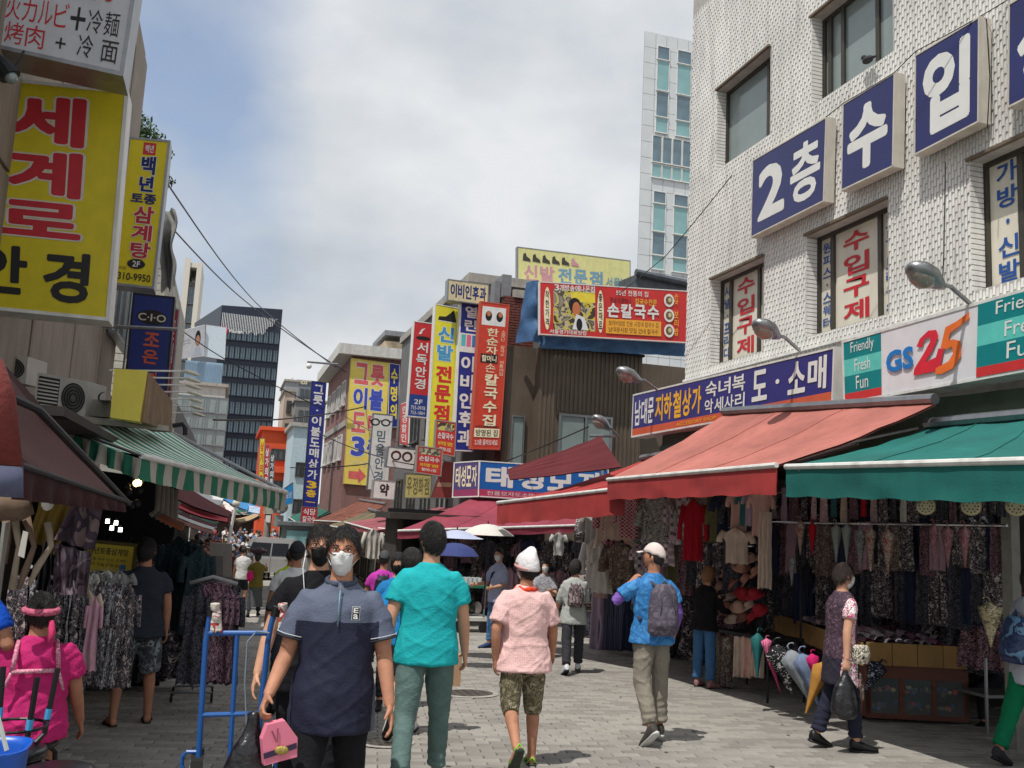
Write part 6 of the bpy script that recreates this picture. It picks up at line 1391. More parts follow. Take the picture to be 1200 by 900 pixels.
J = person(at_depth(768, 8.5), -4, 1.68, 'man with grey backpack, white cap and violet arm sleeves rubbing his neck', legs=((4,3,4,0),(-6,3,22,42)), arms=((-6,17,38,0),(24,66,0,'neck')), shirt=BSH, sleeve=.66, hem=.10, trou=KHK, shoes=cm((66,62,58)), hair='cap', voxel=.009, build=1.05, head=(-42,-6), hc=(mat('off_white_cap', (222,206,200), .85), cm((205,205,200))), flare=1.1, folds=1.0, hands=(45,50))
for sd_ in (1,-1):
    g = MB(); el, wr, sh = J['el',sd_], J['wr',sd_], J['sh',sd_]; g.tube([sh.lerp(el,.5), el, el.lerp(wr,.3), el.lerp(wr,.92)], [.054,.049,.046,.034], 12); J['put'](remesh(g, .011, 2, 'arm_sleeve', lambda p: .002*math.sin(p.z*200), PUR2), 'arm_sleeve')
backpack(J, mat('mauve_grey_nylon', (92,84,98), .7, kind='print', c2=[(78,72,86),(104,96,108)], scale=9), label='mauve grey backpack on the man with the white cap', m2=cm((70,66,76)), h_=.46)
# 7 woman with grey backpack
J = person(at_depth(677, 13.4), 14, 1.57, 'woman in a pale grey shirt with patterned backpack, walking into the shade of the shop', legs=((16,3,4,0),(-14,3,14,26)), arms=((20,10,50,10),(10,14,20,0)), shirt=cloth((170,174,170)), sleeve=1.2, hem=.18, trou=cloth((54,54,60)), shoes=cm((200,206,212)), hair='mid', voxel=.012, head=(30,10), flare=1.1)
backpack(J, mat('mottled_taupe_nylon', (100,84,86), .8, kind='print', c2=[(60,54,60),(150,134,134)], scale=14), .13, .34, .10, .26, label='mottled taupe backpack on the woman in pale grey')
# 8 umbrella man, white tee and navy waistcoat
J = person(at_depth(588, 16.8), 245, 1.76, 'man in a pale blue shirt with navy bag under the off white parasol', legs=((4,3,2,0),(-6,3,6,0)), arms=((18,8,66,0),(12,8,70,0)), shirt=cloth((168,176,206)), sleeve=.9, hem=.14, trou=cloth((74,112,150)), shoes=cm((40,60,100)), hair='short', mask=MASKW, voxel=.012, skin=SKIN2, head=(-20,0))
g = MB(); g.tube([J['C']+J['U']*.5+V((-.10,0,0)), J['C']+J['U']*.35+V((.0,.15,0)), J['C']+J['U']*.06+V((.17,.08,0))], .018, 6); g.ball(J['C']+V((.17,-.10,.05)), (.07,.12,.14), 8); J['put'](g.mesh('shoulder_bag', cloth((40,52,84)), True), 'shoulder_bag')
# 9 shopper in black top and jeans
person(at_depth(828, 12.4), 62, 1.55, 'shopper in a black top and flared blue jeans facing the hat rack', legs=((2,3,2,0),(3,3,2,0)), arms=((22,8,60,6),(26,8,66,10)), shirt=cloth((26,24,28)), sleeve=1.8, hem=.12, trou=cloth((64,104,146)), shoes=cm((150,110,110)), hair='mid', hairm=mat('blond_brown_hair', (140,100,70), .6, bump=.5, bscale=150), voxel=.012, flare=1.15, lean=6)
# 10 woman with floral blouse
FLO = mat('magenta_white_floral', (200,60,110), .85, kind='print', c2=[(236,226,230),(120,30,60),(240,236,236)], scale=26); DFL = mat('dark_plum_print', (58,44,56), .85, kind='print', c2=[(84,60,76),(46,38,48),(110,84,98)], scale=22)
J = person(at_depth(985, 8.45), 96, 1.60, 'woman in a dark floral tunic and white mask walking past the display table', legs=((8,2,3,0),(-7,2,14,16)), arms=((-14,8,10,0),(14,9,14,0)), shirt=DFL, sleeve=.55, hem=.34, trou=cloth((40,42,58)), shoes=BLACK, hair='short', hairm=HAIRB, mask=MASKW, voxel=.0085, skin=SKIN2, flare=1.04, hands=(60,60), head=(-4,0), lean=2)
sh = J['shirt'].data; sh.materials.append(FLO); sh.materials.append(cloth((48,44,56))); Mi = J['M'].inverted()
for p in sh.polygons:
    c = Mi @ p.center
    if abs(c.x) > .165 or (c.y > .075 and abs(c.x) < .06 and c.z > J['C'].z+.30): p.material_index = 1
    elif c.z < J['C'].z-.08: p.material_index = 2
g = MB(); a = J['C']+V((.20,.09,-.02)); g.loft([(a+V((0,0,-.10)), V((.03,0,0)), V((0,.07,0))), (a+V((0,0,-.03)), V((.045,0,0)), V((0,.10,0))), (a+V((0,0,.05)), V((.04,0,0)), V((0,.09,0))), (a+V((0,0,.075)), V((.02,0,0)), V((0,.06,0)))]); me = remesh(g, .01, 2, 'b', None, mat('black_cream_print', (30,28,30), .7, kind='print', c2=[(220,210,190),(40,36,38),(230,224,206)], scale=30)); me.transform(J['M']); tag(link('crossbody_bag', me), 'small black and cream printed bag on the hip of the woman in the floral tunic', 'bag')
for sd_, m_, lab, sz in ((1, BAGB, 'bulging black plastic bag in the near hand of the woman in the floral tunic', 1.0), (-1, mat('flowery_tote', (190,180,150), .8, kind='print', c2=[(60,60,50),(214,150,160),(230,222,200)], scale=14), 'flowery tote bag carried on the far side of the woman in the floral tunic', .95)):
    p0 = J['W'](J['palm',sd_]); g = MB(); g.loft([(p0+V((0,0,.01)), V((.015,0,0)), V((0,.012,0))), (p0+V((0,0,-.07)), V((.035,0,0)), V((0,.03,0))), (p0+V((0,0,-.16*sz)), V((.10,0,0)), V((0,.06,0))), (p0+V((0,0,-.30*sz)), V((.14,0,0)), V((0,.08,0))), (p0+V((0,0,-.40*sz)), V((.13,0,0)), V((0,.08,0))), (p0+V((0,0,-.44*sz)), V((.06,0,0)), V((0,.05,0)))])
    tag(link('shopping_bag', remesh(g, .012, 1, 'bag', lambda p: .010*(noise.noise(p*12)+.5*noise.noise(V((p.x*30,p.y*30,p.z*8)))), m_)), lab, 'bag')
# 11 person at the right edge
J = person(at_depth(1206, 8.0), 84, 1.66, 'person in a light grey shirt and green trousers cut by the right edge', legs=((22,2,4,0),(-20,2,6,18)), arms=((30,8,50,0),(16,10,40,0)), shirt=cloth((176,180,190)), sleeve=.95, hem=.22, trou=cloth((10,110,74)), shoes=cm((40,38,44)), hair='short', voxel=.010, flare=1.1)
backpack(J, mat('navy_glossy_nylon', (48,66,104), .45, kind='print', c2=[(36,48,84),(96,136,170)], scale=7), .15, .40, .15, .16, label='glossy navy backpack on the person at the right edge')
# 12 stallholder
person(at_depth(1160, 10.4), 262, 1.5, 'stallholder seated in the dark behind the display table, one arm stretched out', sit=.45, legs=((80,5,80,0),(80,8,80,0)), arms=((55,10,25,-8),(30,8,60,0)), shirt=cloth((48,60,56)), sleeve=.5, trou=cloth((40,40,46)), shoes=BLACK, hair='short', voxel=.012)
# 13 man in dark T-shirt, left
NVT = mat('dark_slate_jersey', (40,46,58), .9, var=.1, bump=.25, bscale=60); GCM = mat('grey_leaf_print', (60,64,70), .9, kind='print', c2=[(110,116,120),(40,44,50),(140,146,148)], scale=13)
person(at_depth(177, 8.45), -14, 1.62, 'man in a dark slate T-shirt and leaf print shorts looking into the left stall', legs=((2,7,2,0),(-2,7,3,0)), arms=((0,11,14,0),(4,11,12,0)), shirt=NVT, sleeve=.55, hem=.13, trou=GCM, tleg=.50, flare=1.08, shoes=cm((60,46,44)), shoe='flip', hair='short', voxel=.009, build=1.12, head=(26,-3), hands=(32,32))
# 14 seated woman in pink
MAG = mat('magenta_cotton', (198,36,112), .85, var=.06, bump=.25, bscale=60)
ps = at_depth(62, 5.4)
J = person(ps, -12, 1.55, 'woman in a magenta top with pink apron straps sitting with her back to the camera', sit=.50, legs=((78,8,80,0),(80,10,84,0)), arms=((8,14,22,-6),(22,22,60,10)), shirt=MAG, sleeve=.62, hem=.10, trou=cloth((30,28,32)), tleg=.6, shoes=BLACK, hair='short', hairm=HAIR, voxel=.0085, build=1.18, head=(-8,6), folds=1.3, belly=.02)
HC, HM = J['HC'], J['HM']; g = MB()
g.tube([HC+HM @ V((.092*math.cos(k*math.pi/12),-.004+.108*math.sin(k*math.pi/12),.014+.014*math.sin(k*math.pi/12))) for k in range(25)], .024, 8, cap=False); J['put'](remesh(g, .009, 2, 'head_scarf', lambda p: .004*noise.noise(p*50), mat('pink_scarf', (196,96,124), .85, kind='print', c2=[(214,120,146),(170,70,100)], scale=30)), 'head_scarf')
g = MB(); g.tube([HC+HM @ V((.045,-.105,-.05)), HC+HM @ V((.055,-.12,-.13)), HC+HM @ V((.04,-.13,-.19))], [.016,.022,.012], 8); J['put'](g.mesh('scarf_end', mat('pink_scarf_end', (206,56,110), .85), True), 'scarf_tail')
APR = mat('pale_pink_strap', (206,120,150), .85, kind='print', c2=[(220,170,180),(196,100,136)], scale=30); g = MB(); C, U, Fd = J['C'], J['U'], J['F']
def onback(x, u): return C+U*u-Fd*(.135+.012*(1-abs(u-.3)))+V((x,0,0))
for e_ in (-1,1):
    g.tube([C+U*.49+V((e_*.11,-.05,.02)), onback(e_*.12,.43), onback(e_*.13,.34)], .014, 6); g.tube([onback(e_*.13,.34), onback(e_*.17,.22)], .010, 6)
g.tube([onback(-.13,.34), onback(.13,.34)], .015, 6); J['put'](g.mesh('apron_strap', APR, True), 'apron_strap')
g = MB(); g.ball(C+V((.16,.20,-.03)), (.09,.16,.05), 8); J['put'](remesh(g, .012, 2, 'apron_skirt', None, mat('pink_apron', (200,96,140), .85)), 'apron_skirt')
# 15 arm at the left edge
person(at_depth(-26, 5.3), 20, 1.50, 'person in a royal blue T-shirt whose bent arm enters at the left edge', legs=((2,3,2,0),(2,3,2,0)), arms=((-4,32,70,40),(5,8,10,0)), shirt=cloth((20,78,186)), sleeve=.62, trou=cloth((40,44,60)), shoes=BLACK, hair='short', voxel=.010, build=1.15)
# 16-20 middle distance
J = person(at_depth(307, 22.6), 6, 1.50, 'woman in an olive hooded jacket with a pink bag, walking away towards the van', legs=((8,3,4,0),(-8,3,12,20)), arms=((60,14,60,10),(60,14,60,10)), shirt=cloth((112,102,44)), sleeve=1.6, hem=.16, trou=cloth((60,60,64)), skirt=(.72, cloth((84,88,90))), shoes=BLACK, hair='mid', voxel=.016)
g = MB(); g.ball(J['C']+V((-.16,-.16,.16)), (.10,.07,.15), 8); me = g.mesh('bag', cloth((206,40,110)), True); me.transform(J['M']); tag(link('shoulder_bag', me), 'hot pink bag on the back of the woman in olive', 'bag')
g = MB(); g.ball(J['HC']+V((0,.02,.17)), (.26,.17,.09), 8); me = remesh(g, .02, 1, 'bundle', lambda p: .03*noise.noise(p*9), mat('dark_wine_bundle', (60,44,50), .8)); me.transform(J['M']); tag(link('head_bundle', me), 'dark bundle carried at head height by the woman in olive', 'bundle')
J = person(at_depth(454, 12.8), 8, 1.58, 'person in a magenta T-shirt walking away, left of the turquoise T-shirt man', legs=((8,3,4,0),(-8,3,12,20)), arms=((6,14,24,0),(6,14,24,0)), shirt=cloth((188,62,166)), sleeve=.6, hem=.12, trou=cloth((34,36,44)), shoes=BLACK, hair='cap', hc=(cm((70,72,74)),1), voxel=.013)
backpack(J, cm((30,34,52), .6), .13, .42, .11, .24, label='navy backpack on the person in magenta')
person(at_depth(352, 9.4), 4, 1.62, 'man in a white T-shirt and black cap seen behind the black T-shirt man', legs=((8,3,4,0),(-8,3,12,20)), arms=((6,12,20,0),(6,14,20,0)), shirt=cloth((214,216,218)), sleeve=.6, trou=cloth((60,62,70)), shoes=BLACK, hair='cap', hc=(cm((30,34,42)),1), voxel=.012)
person(at_depth(346, 13), 0, 1.58, 'person in a neon lime T-shirt seen over the white T-shirt shoulder', legs=((8,3,4,0),(-8,3,12,20)), arms=((6,12,20,0),(6,14,20,0)), shirt=cloth((188,220,40)), sleeve=.6, trou=cloth((60,62,70)), shoes=BLACK, hair='short', voxel=.014)
person(at_depth(276, 25.5), 0, 1.64, 'woman in a maroon top and dark shorts, left of the pair beside the van', legs=((6,3,3,0),(-6,3,8,12)), arms=((6,10,20,0),(6,10,20,0)), shirt=cloth((96,44,44)), sleeve=.6, hem=.2, trou=cloth((30,30,36)), tleg=.32, shoes=cm((150,120,110)), hair='cap', hc=(cm((214,210,200)),1), voxel=.017, skin=SKIN2)
person(at_depth(290, 25.2), 4, 1.66, 'man in a pale T-shirt and dark shorts, right of the pair beside the van', legs=((6,3,3,0),(-6,3,8,12)), arms=((6,10,20,0),(6,10,20,0)), shirt=cloth((206,206,204)), sleeve=.6, hem=.12, trou=cloth((40,42,50)), tleg=.45, shoes=cm((180,180,180)), hair='short', voxel=.017, skin=SKIN2)
person(at_depth(642, 15.5), 200, 1.58, 'masked woman in a pale patterned blouse standing in the shade behind the pink shirt man', legs=((2,3,2,0),(2,3,2,0)), arms=((26,6,70,20),(26,6,80,20)), shirt=mat('grey_dot_print', (150,150,156), .85, kind='print', c2=[(120,120,130),(176,176,180)], scale=30), sleeve=.7, trou=cloth((50,50,56)), shoes=BLACK, hair='mid', mask=MASKW, voxel=.013, skin=SKIN2)
person(at_depth(471, 9.8), 190, 1.55, 'masked person with dark hair glimpsed between the magenta and turquoise T-shirts', legs=((6,3,3,0),(-6,3,8,12)), arms=((6,10,20,0),(6,10,20,0)), shirt=cloth((40,120,180)), sleeve=.6, trou=cloth((40,42,50)), shoes=BLACK, hair='mid', mask=MASKB, voxel=.012, skin=SKIN2)
# ---------------------------------------------------------------- distant crowd
rnd = random.Random(21); protos = []
for k, (lg, ar) in enumerate((( ((12,3,6,0),(-12,3,16,20)), ((10,10,18,0),(-10,10,14,0)) ), ( ((-10,3,14,18),(12,3,6,0)), ((-6,10,18,0),(30,12,70,8)) ), ( ((3,4,3,0),(-3,4,3,0)), ((20,8,60,10),(4,8,12,0)) ))):
    for hair in ('short', 'cap'):
        J = person(V((0,-30,0)), 0, 1.66, 'x', legs=lg, arms=ar, shirt=cm((128,128,128)), trou=cm((60,60,66)), shoes=BLACK, hair=hair, hc=(cm((200,196,190)),1), voxel=.022, sm=2)
        for ch in list(J['T'].children):
            if ch.name.split('.')[0] in ('eye','pupil','eyebrow'): bpy.data.objects.remove(ch)
        protos.append(J['T'])
shades = [(190,194,200),(60,96,150),(30,32,38),(170,60,70),(206,204,200),(90,120,160),(44,44,54),(150,160,120),(200,150,150),(36,60,90),(120,120,124),(110,150,180),(66,60,66),(214,214,214)]
tr_ = [(40,42,52),(60,70,90),(30,30,34),(110,104,92),(70,90,120)]
n_c = 0
for row_ in range(26):
    Y = 29+row_*1.8
    lo, hi = (226, 268) if Y < 34 else ((222, 296) if Y < 44 else (232, 330))
    for k in range(rnd.randint(5, 7) if Y > 33 else 2):
        px = rnd.uniform(lo, hi); P = V((xat(px, Y+rnd.uniform(-.8,.8)), Y, 0)); P.z = zg(P.y)+.01
        if P.x < XL+.5: P.x = XL+.5+rnd.random()*1.5
        pr = protos[rnd.randrange(6)]; o = copy_tree(pr); o.location = P; o.rotation_euler.z = R(rnd.choice((0,180))+rnd.uniform(-25,25)); sc = rnd.uniform(.93,1.05); o.scale = (sc,)*3
        sc_ = rnd.choice(shades); tag(o, 'passer-by in the dense crowd filling the far end of the street', 'person', 'distant crowd between the awnings')
        for ch in o.children:
            nm = ch.name.split('.')[0]
            if nm == 'shirt': remat(ch, cm(sc_))
            elif nm == 'trousers': remat(ch, cm(rnd.choice(tr_)))
            elif nm == 'cap': remat(ch, cm(rnd.choice(shades)))
        n_c += 1
for p in protos:
    for ch in list(p.children_recursive): bpy.data.objects.remove(ch)
    bpy.data.objects.remove(p)
print('people done', round(time.time()-T0,1), n_c)
# ================================================================ GOODS ON DISPLAY
rnd = random.Random(33)
def garment(kind, w, h, seed=0):
    """hanging piece of clothing as a closed folded shell; hook at the origin, width along x, drop along -z"""
    mb = MB(); r_ = random.Random(seed); nu, nv = 18, 16
    def prof(v):
        if kind in ('shirt', 'tee'): return interp([(0,.22),(.06,.55),(.14,.98),(.30,1.0),(.40,.74),(1,.78)], v)
        if kind == 'dress': return interp([(0,.2),(.05,.5),(.12,.8),(.3,.66),(.5,.72),(1,1.0)], v)
        if kind == 'trousers': return interp([(0,.75),(.15,.85),(.5,.8),(1,.78)], v)
        if kind == 'skirt': return interp([(0,.55),(.1,.65),(1,1.0)], v)
        return 1.0
    a, b = r_.uniform(3,6), r_.uniform(0,6)
    def f(u, v, sgn):
        x = (u-.5)*w*prof(v)*(1+.04*noise.noise(V((v*4,seed,0)))); ed = math.sin(math.pi*u)**.5
        y = sgn*(.012+.022*ed*(1-.3*v)) + (.018+.02*v)*math.sin(u*a*3+b+2*noise.noise(V((v*2.5,seed,1)))) + .02*noise.noise(V((u*4,v*4,seed)))
        z = -v*h - (.03*w/.4*(abs(u-.5)*2)**1.5 if v < .2 and kind in ('shirt','tee','dress') else 0) + (.012*math.sin(u*19+b) if v > .98 else 0)
        if kind == 'trousers' and v > .42: x += (.02 if u > .5 else -.02)
        return V((x, y, z))
    mb.grid(lambda u, v: f(u, v, -1), nu, nv, uv=False); n = len(mb.v); mb.grid(lambda u, v: f(1-u, v, 1), nu, nv, uv=False)
    if kind in ('shirt', 'tee', 'dress'):
        for s_ in (-1, 1):
            L = .30*h if kind != 'shirt' or seed % 2 else .55*h; mb.tube([(s_*w*.42,0,-.12*h), (s_*w*(.56 if kind != 'dress' else .5),0.01,-.12*h-L*.6), (s_*w*.58 if kind != 'dress' else s_*w*.5,.0,-.12*h-L)], [.055,.05,.055], 8)
    mb.tube([(-w*.3,0,-.015),(0,0,.02),(0,0,.05),(.015,0,.065)], .004, 4); mb.tube([(0,0,.02),(w*.3,0,-.015)], .004, 4)
    return mb.mesh(kind, None, True)
def folded_umbrella(seed=0, L=.78, r=.06):
    mb = MB(); n = 16
    base = len(mb.v); rows = [(.0,.012),(.05,.030),(.12,r),(.35,r*.8),(.62,r*.45),(.86,.014),(1.0,.006)]
    for t, rr in rows:
        for j in range(n): a = 2*math.pi*j/n; q = rr*(1+.28*math.cos(a*8)); mb.v.append((q*math.cos(a), q*.7*math.sin(a), -t*L))
    for i in range(len(rows)-1):
        for j in range(n): a0 = base+i*n+j; a1 = base+i*n+(j+1) % n; mb.face((a0, a0+n, a1+n, a1))
    mb.tube([(0,0,-.02),(0,0,.07),(.02,0,.095),(.045,0,.085),(.05,0,.06)], .008, 6)
    return mb.mesh('umbrella', None, True)
PR = {k: [garment(k, w, h, s) for s in range(3)] for k, (w, h) in dict(shirt=(.50,.70), tee=(.48,.62), dress=(.42,1.02), trousers=(.34,.92), skirt=(.40,.66), scarf=(.16,.80)).items()}
PR['umbrella'] = [folded_umbrella(s, .78+.03*s, .062+.01*s) for s in range(2)]
def prt(nm, c, c2, sc, kind='print', **k): return mat(nm, c, .9, kind=kind, c2=c2, scale=sc, bump=.2, bscale=60, **k)
GM = dict(
 plaid_r=prt('red_white_check_cotton',(170,70,86),[(226,190,196),(130,44,66)],18,'plaid'), plaid_g=prt('grey_plaid_cotton',(140,134,142),[(196,190,192),(84,78,92)],9,'plaid'),
 plaid_p=prt('mauve_plaid_cotton',(176,150,160),[(214,196,200),(124,104,120)],8,'plaid'), leaf=prt('grey_leaf_cotton',(164,164,158),[(104,104,102),(200,198,190),(84,84,84)],16),
 grey=cloth((186,182,176)), beige=cloth((206,186,170)), pinkish=cloth((216,176,164)), mauve=cloth((160,130,140)), redd=cloth((176,30,48)), brown=prt('brown_floral_cotton',(110,70,60),[(60,40,38),(150,110,90)],14),
 white=cloth((222,218,212)), tealg=cloth((70,120,126)), olive=cloth((104,102,70)), navy=cloth((44,50,74)), dk1=prt('black_floral_cloth',(38,36,42),[(120,112,116),(30,28,34),(196,182,178)],17), dk2=prt('black_paisley_cloth',(34,34,40),[(90,88,98),(30,30,34)],24),
 dk3=prt('plum_print_cloth',(74,52,64),[(160,124,132),(44,34,44)],26), wht=prt('white_black_scroll_cloth',(196,196,200),[(24,24,30),(170,170,176),(30,30,36)],20), lpink=prt('pale_print_cloth',(214,186,186),[(160,120,134),(232,216,212)],24),
 dnt=prt('stripe_denim',(96,100,120),[(60,64,90)],30,'stripex'), lilac=cloth((186,164,184)), taupe=prt('taupe_leaf_cloth',(120,104,96),[(80,66,62),(160,146,134)],20))
garm_n = 0
def hang(kind, P, m_, label, group=None, rz=0, sc=(1,1,1), cat=None, tilt=0):
    global garm_n
    me = PR[kind][garm_n % len(PR[kind])]; garm_n += 1
    if not me.materials: me.materials.append(m_)
    nm = {'tee': 'hanging_shirt', 'shirt': 'hanging_shirt', 'dress': 'hanging_dress', 'trousers': 'hanging_trousers', 'skirt': 'hanging_skirt', 'scarf': 'hanging_scarf', 'umbrella': 'folded_umbrella'}[kind]
    o = link(nm, me); o.location = P; o.rotation_euler = (tilt, 0, rz); o.scale = sc; remat(o, m_)
    tag(o, label, cat or {'umbrella': 'umbrella', 'tee': 'shirt'}.get(kind, kind), group); return o
def place(px, py, X, hpx, kind, m_, label, group=None, drz=0, wide=1.0, tilt=0):
    """hook at photograph point (px, py) on the plane x = X, hpx tall"""
    P = onX(px, py, X); z = (P-CAM).dot(f_); h0 = {'shirt':.70,'tee':.62,'dress':1.02,'trousers':.92,'skirt':.66,'scarf':.80,'umbrella':.80}[kind]
    s_ = hpx/F*z/h0; return hang(kind, P, m_, label, group, math.pi/2+.55+drz, (s_*wide, s_*wide, s_), None, tilt)
def rail(a, b, lab, r=.014): mb = MB(); mb.tube([a, b], r, 6); return tag(mb.build('clothes_rail', CHROME), lab, 'rail')
# rails under the salmon and red awnings
rail(onX(688,583,6.55), onX(884,573,6.55), 'upper clothes rail under the salmon awning'); rail(onX(690,634,6.6), onX(884,640,6.6), 'lower clothes rail under the salmon awning')
G1 = 'shirts packed on the upper rail under the salmon awning'; G2 = 'clothes packed on the lower rail under the salmon awning'
seq = ['grey','beige','plaid_r','plaid_r','pinkish','leaf','leaf','plaid_g','leaf','plaid_p','brown','leaf','olive','olive','navy','dk2']
for k, g_ in enumerate(seq):
    px = 700+k*11.2+rnd.uniform(-2,2)
    if 806 < px < 818: continue
    place(px, 580-(px-700)*.03, 6.55+rnd.uniform(-.08,.08), rnd.uniform(56,64), 'shirt', GM[g_], 'printed or plain shirt packed on the upper rail under the salmon awning', G1, rnd.uniform(-.5,.5), .95)
place(813, 584, 6.35, 72, 'shirt', GM['redd'], 'long plain red shirt hanging in front of the upper rail, under the salmon awning', drz=.2, wide=.55)
place(722, 578, 6.3, 54, 'shirt', GM['beige'], 'beige short shirt hanging at the left end of the salmon awning', drz=.1, wide=.9)
place(737, 578, 6.28, 52, 'shirt', GM['plaid_r'], 'red and white checked shirt hanging second from the left under the salmon awning', drz=.05, wide=.9)
place(772, 577, 6.3, 60, 'shirt', GM['leaf'], 'grey leaf print shirt hanging in the middle under the salmon awning', drz=.0, wide=1.1)
place(776, 618, 6.36, 44, 'tee', GM['plaid_p'], 'mauve plaid shirt below the grey leaf print one', drz=.0, wide=1.2)
for k, g_ in enumerate(['white','beige','brown','brown','taupe','plaid_p','plaid_g','mauve','olive','dk3','dk2','dk1','dk2','dk1','dk2']):
    px = 699+k*11.5+rnd.uniform(-2,2)
    place(px, 632+rnd.uniform(-3,3), 6.6+rnd.uniform(-.05,.12), rnd.uniform(52,66), 'shirt' if k < 7 else 'trousers', GM[g_], 'printed top or trousers packed on the lower rail under the salmon awning', G2, rnd.uniform(-.5,.5), 1.0)
place(728, 634, 6.4, 55, 'shirt', GM['taupe'], 'brown floral blouse on the lower rail beneath the checked shirt', drz=.1, wide=1.1)
place(707, 636, 6.4, 58, 'dress', GM['white'], 'long pale grey dress at the left end of the lower rail', drz=.1, wide=1.1)
for k in range(5): place(702+k*9, 692+rnd.uniform(-3,3), 6.8+rnd.uniform(-.05,.1), rnd.uniform(66,74), 'trousers', GM[['lilac','dnt','dnt','dnt','navy'][k]], 'mauve striped skirt or trousers hanging low beside the man with the white cap', 'low hanging striped trousers left of the man with the white cap', rnd.uniform(-.3,.3), .8)
for k in range(3): place(706+k*10, 668, 6.76, 32, 'skirt', GM['lilac' if k else 'pinkish'], 'pale lilac skirt hanging between the two clothes rails', 'pale lilac skirts between the rails', rnd.uniform(-.2,.2), 1.0)
# dark depth behind: long dark coats in rows
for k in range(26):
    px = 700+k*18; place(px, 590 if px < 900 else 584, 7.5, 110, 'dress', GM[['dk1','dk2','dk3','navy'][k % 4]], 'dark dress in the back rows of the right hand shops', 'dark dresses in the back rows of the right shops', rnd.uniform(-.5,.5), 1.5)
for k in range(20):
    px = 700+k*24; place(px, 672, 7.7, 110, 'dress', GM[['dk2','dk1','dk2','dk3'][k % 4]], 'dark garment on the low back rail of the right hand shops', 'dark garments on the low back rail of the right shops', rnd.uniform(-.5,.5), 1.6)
# tank tops and caps at the end of the salmon awning
for k, (px, g_, h_) in enumerate(((866,'pinkish',52),(874,'tealg',44),(882,'lilac',44),(892,'pinkish',56))): place(px, 572, 6.5, h_, 'tee', GM[g_], ['peach vest first','teal vest second','lilac vest third','dusty pink vest last'][k]+' in the row hung at the right end of the salmon awning', drz=.0, wide=.62)
place(863, 618, 6.45, 42, 'tee', GM['beige'], 'beige vest top hanging above the hat rack', drz=.1, wide=1.1)
place(897, 600, 6.4, 88, 'scarf', GM['beige'], 'long beige stocking like cloth hanging beside the hat rack', drz=.1, wide=.8)
# hat rack
HATM = [cm(c, .9) for c in ((170,120,104),(190,140,118),(150,100,90),(200,160,140),(160,36,50),(206,180,164),(140,90,80))]
hat = MB(); hat.loft([((0,0,0),V((.16,0,0)),V((0,.14,0))), ((0,0,.012),V((.155,0,0)),V((0,.135,0))), ((0,0,.02),V((.09,0,0)),V((0,.085,0))), ((0,0,.08),V((.08,0,0)),V((0,.078,0))), ((0,0,.105),V((.05,0,0)),V((0,.05,0)))])
hm_ = hat.mesh('hat', HATM[0], True)
for k, (px, py, ci) in enumerate(((853,672,0),(868,664,1),(880,656,3),(862,686,2),(876,680,0),(888,672,1),(846,690,3),(872,696,4),(858,702,5),(884,698,4),(866,712,3),(880,712,5),(852,714,0),(890,716,4),(872,724,6),(884,726,4),(860,726,5))):
    o = link('sun_hat', hm_); o.location = onX(px, py, 6.6+.05*(k % 3)); o.rotation_euler = (rnd.uniform(-.9,-.3) , rnd.uniform(-.6,.3), rnd.random()*3); o.scale = (.85,)*3; remat(o, HATM[ci]); tag(o, 'cloth sun hat piled on the hat rack beside the black topped shopper', 'hat', 'sun hats piled on the hat rack')
t_ = thing('hat_rack', onG(870, 800)*1, 'dark shelf rack holding piled sun hats, beige stockings hanging under it', 'rack')
a = onX(838,740,6.5); b = onX(900,752,6.3); MB().hexa([a,b,b+V((.5,0,0)),a+V((.5,0,0))],[p+V((0,0,.04)) for p in (a,b,b+V((.5,0,0)),a+V((.5,0,0)))]).build('shelf', DARKM, t_)
for P in (a, b, b+V((.5,0,0)), a+V((.5,0,0))): MB().tube([P, V((P.x,P.y,zg(P.y)))], .015, 6).build('leg', DARKM, t_)
MB().tube([a+V((.45,0,0)), a+V((.45,0,.95))], .015, 6).build('post', DARKM, t_); MB().tube([b+V((.45,0,0)), b+V((.45,0,.95))], .015, 6).build('post', DARKM, t_)
for k, px in enumerate((842,850,868,878,888)): place(px, 746, 6.45, 56 if k < 2 else 46, 'scarf', [GM['beige'], GM['taupe'], GM['beige'], GM['pinkish'], GM['beige']][k], 'beige stocking cloth hanging under the hat rack', 'beige stockings hanging under the hat rack', rnd.uniform(-.3,.3), 1.6)
# --- pants and umbrella shop under the teal awning
rail(onX(884,578,6.75), onX(1180,574,6.75), 'upper rail of printed trousers under the teal awning'); rail(onX(890,612,6.8), onX(1180,616,6.8), 'second rail under the teal awning with umbrellas hooked on it')
G3 = 'printed trousers on the upper rail under the teal awning'
cs = ['dk1','leaf','lilac','dk3','dk1','lpink','lpink','tealg','beige','dk3','redd','lpink','dk1','dk2','white','dk1','dk2','dk1','dk2','dk3','dk1','dk2','dk1','dk1','dk2']
for k, g_ in enumerate(cs):
    px = 896+k*11.6; place(px, 572-(k*.15), 6.85+rnd.uniform(-.05,.1), rnd.uniform(34,44), 'scarf' if k % 3 else 'trousers', GM[g_], 'folded printed trousers on the upper rail under the teal awning', G3, rnd.uniform(-.7,.2), .9)
G4 = 'dark printed trousers on the second rail under the teal awning'
for k in range(24):
    px = 894+k*12; place(px, 614+rnd.uniform(-3,3), 7.0+rnd.uniform(0,.2), rnd.uniform(48,60), 'trousers', GM[['dk1','navy','dk3','mauve','dk2','dk1','taupe'][k % 7]], 'dark printed trousers packed on the second rail under the teal awning', G4, rnd.uniform(-.7,.3), 1.0)
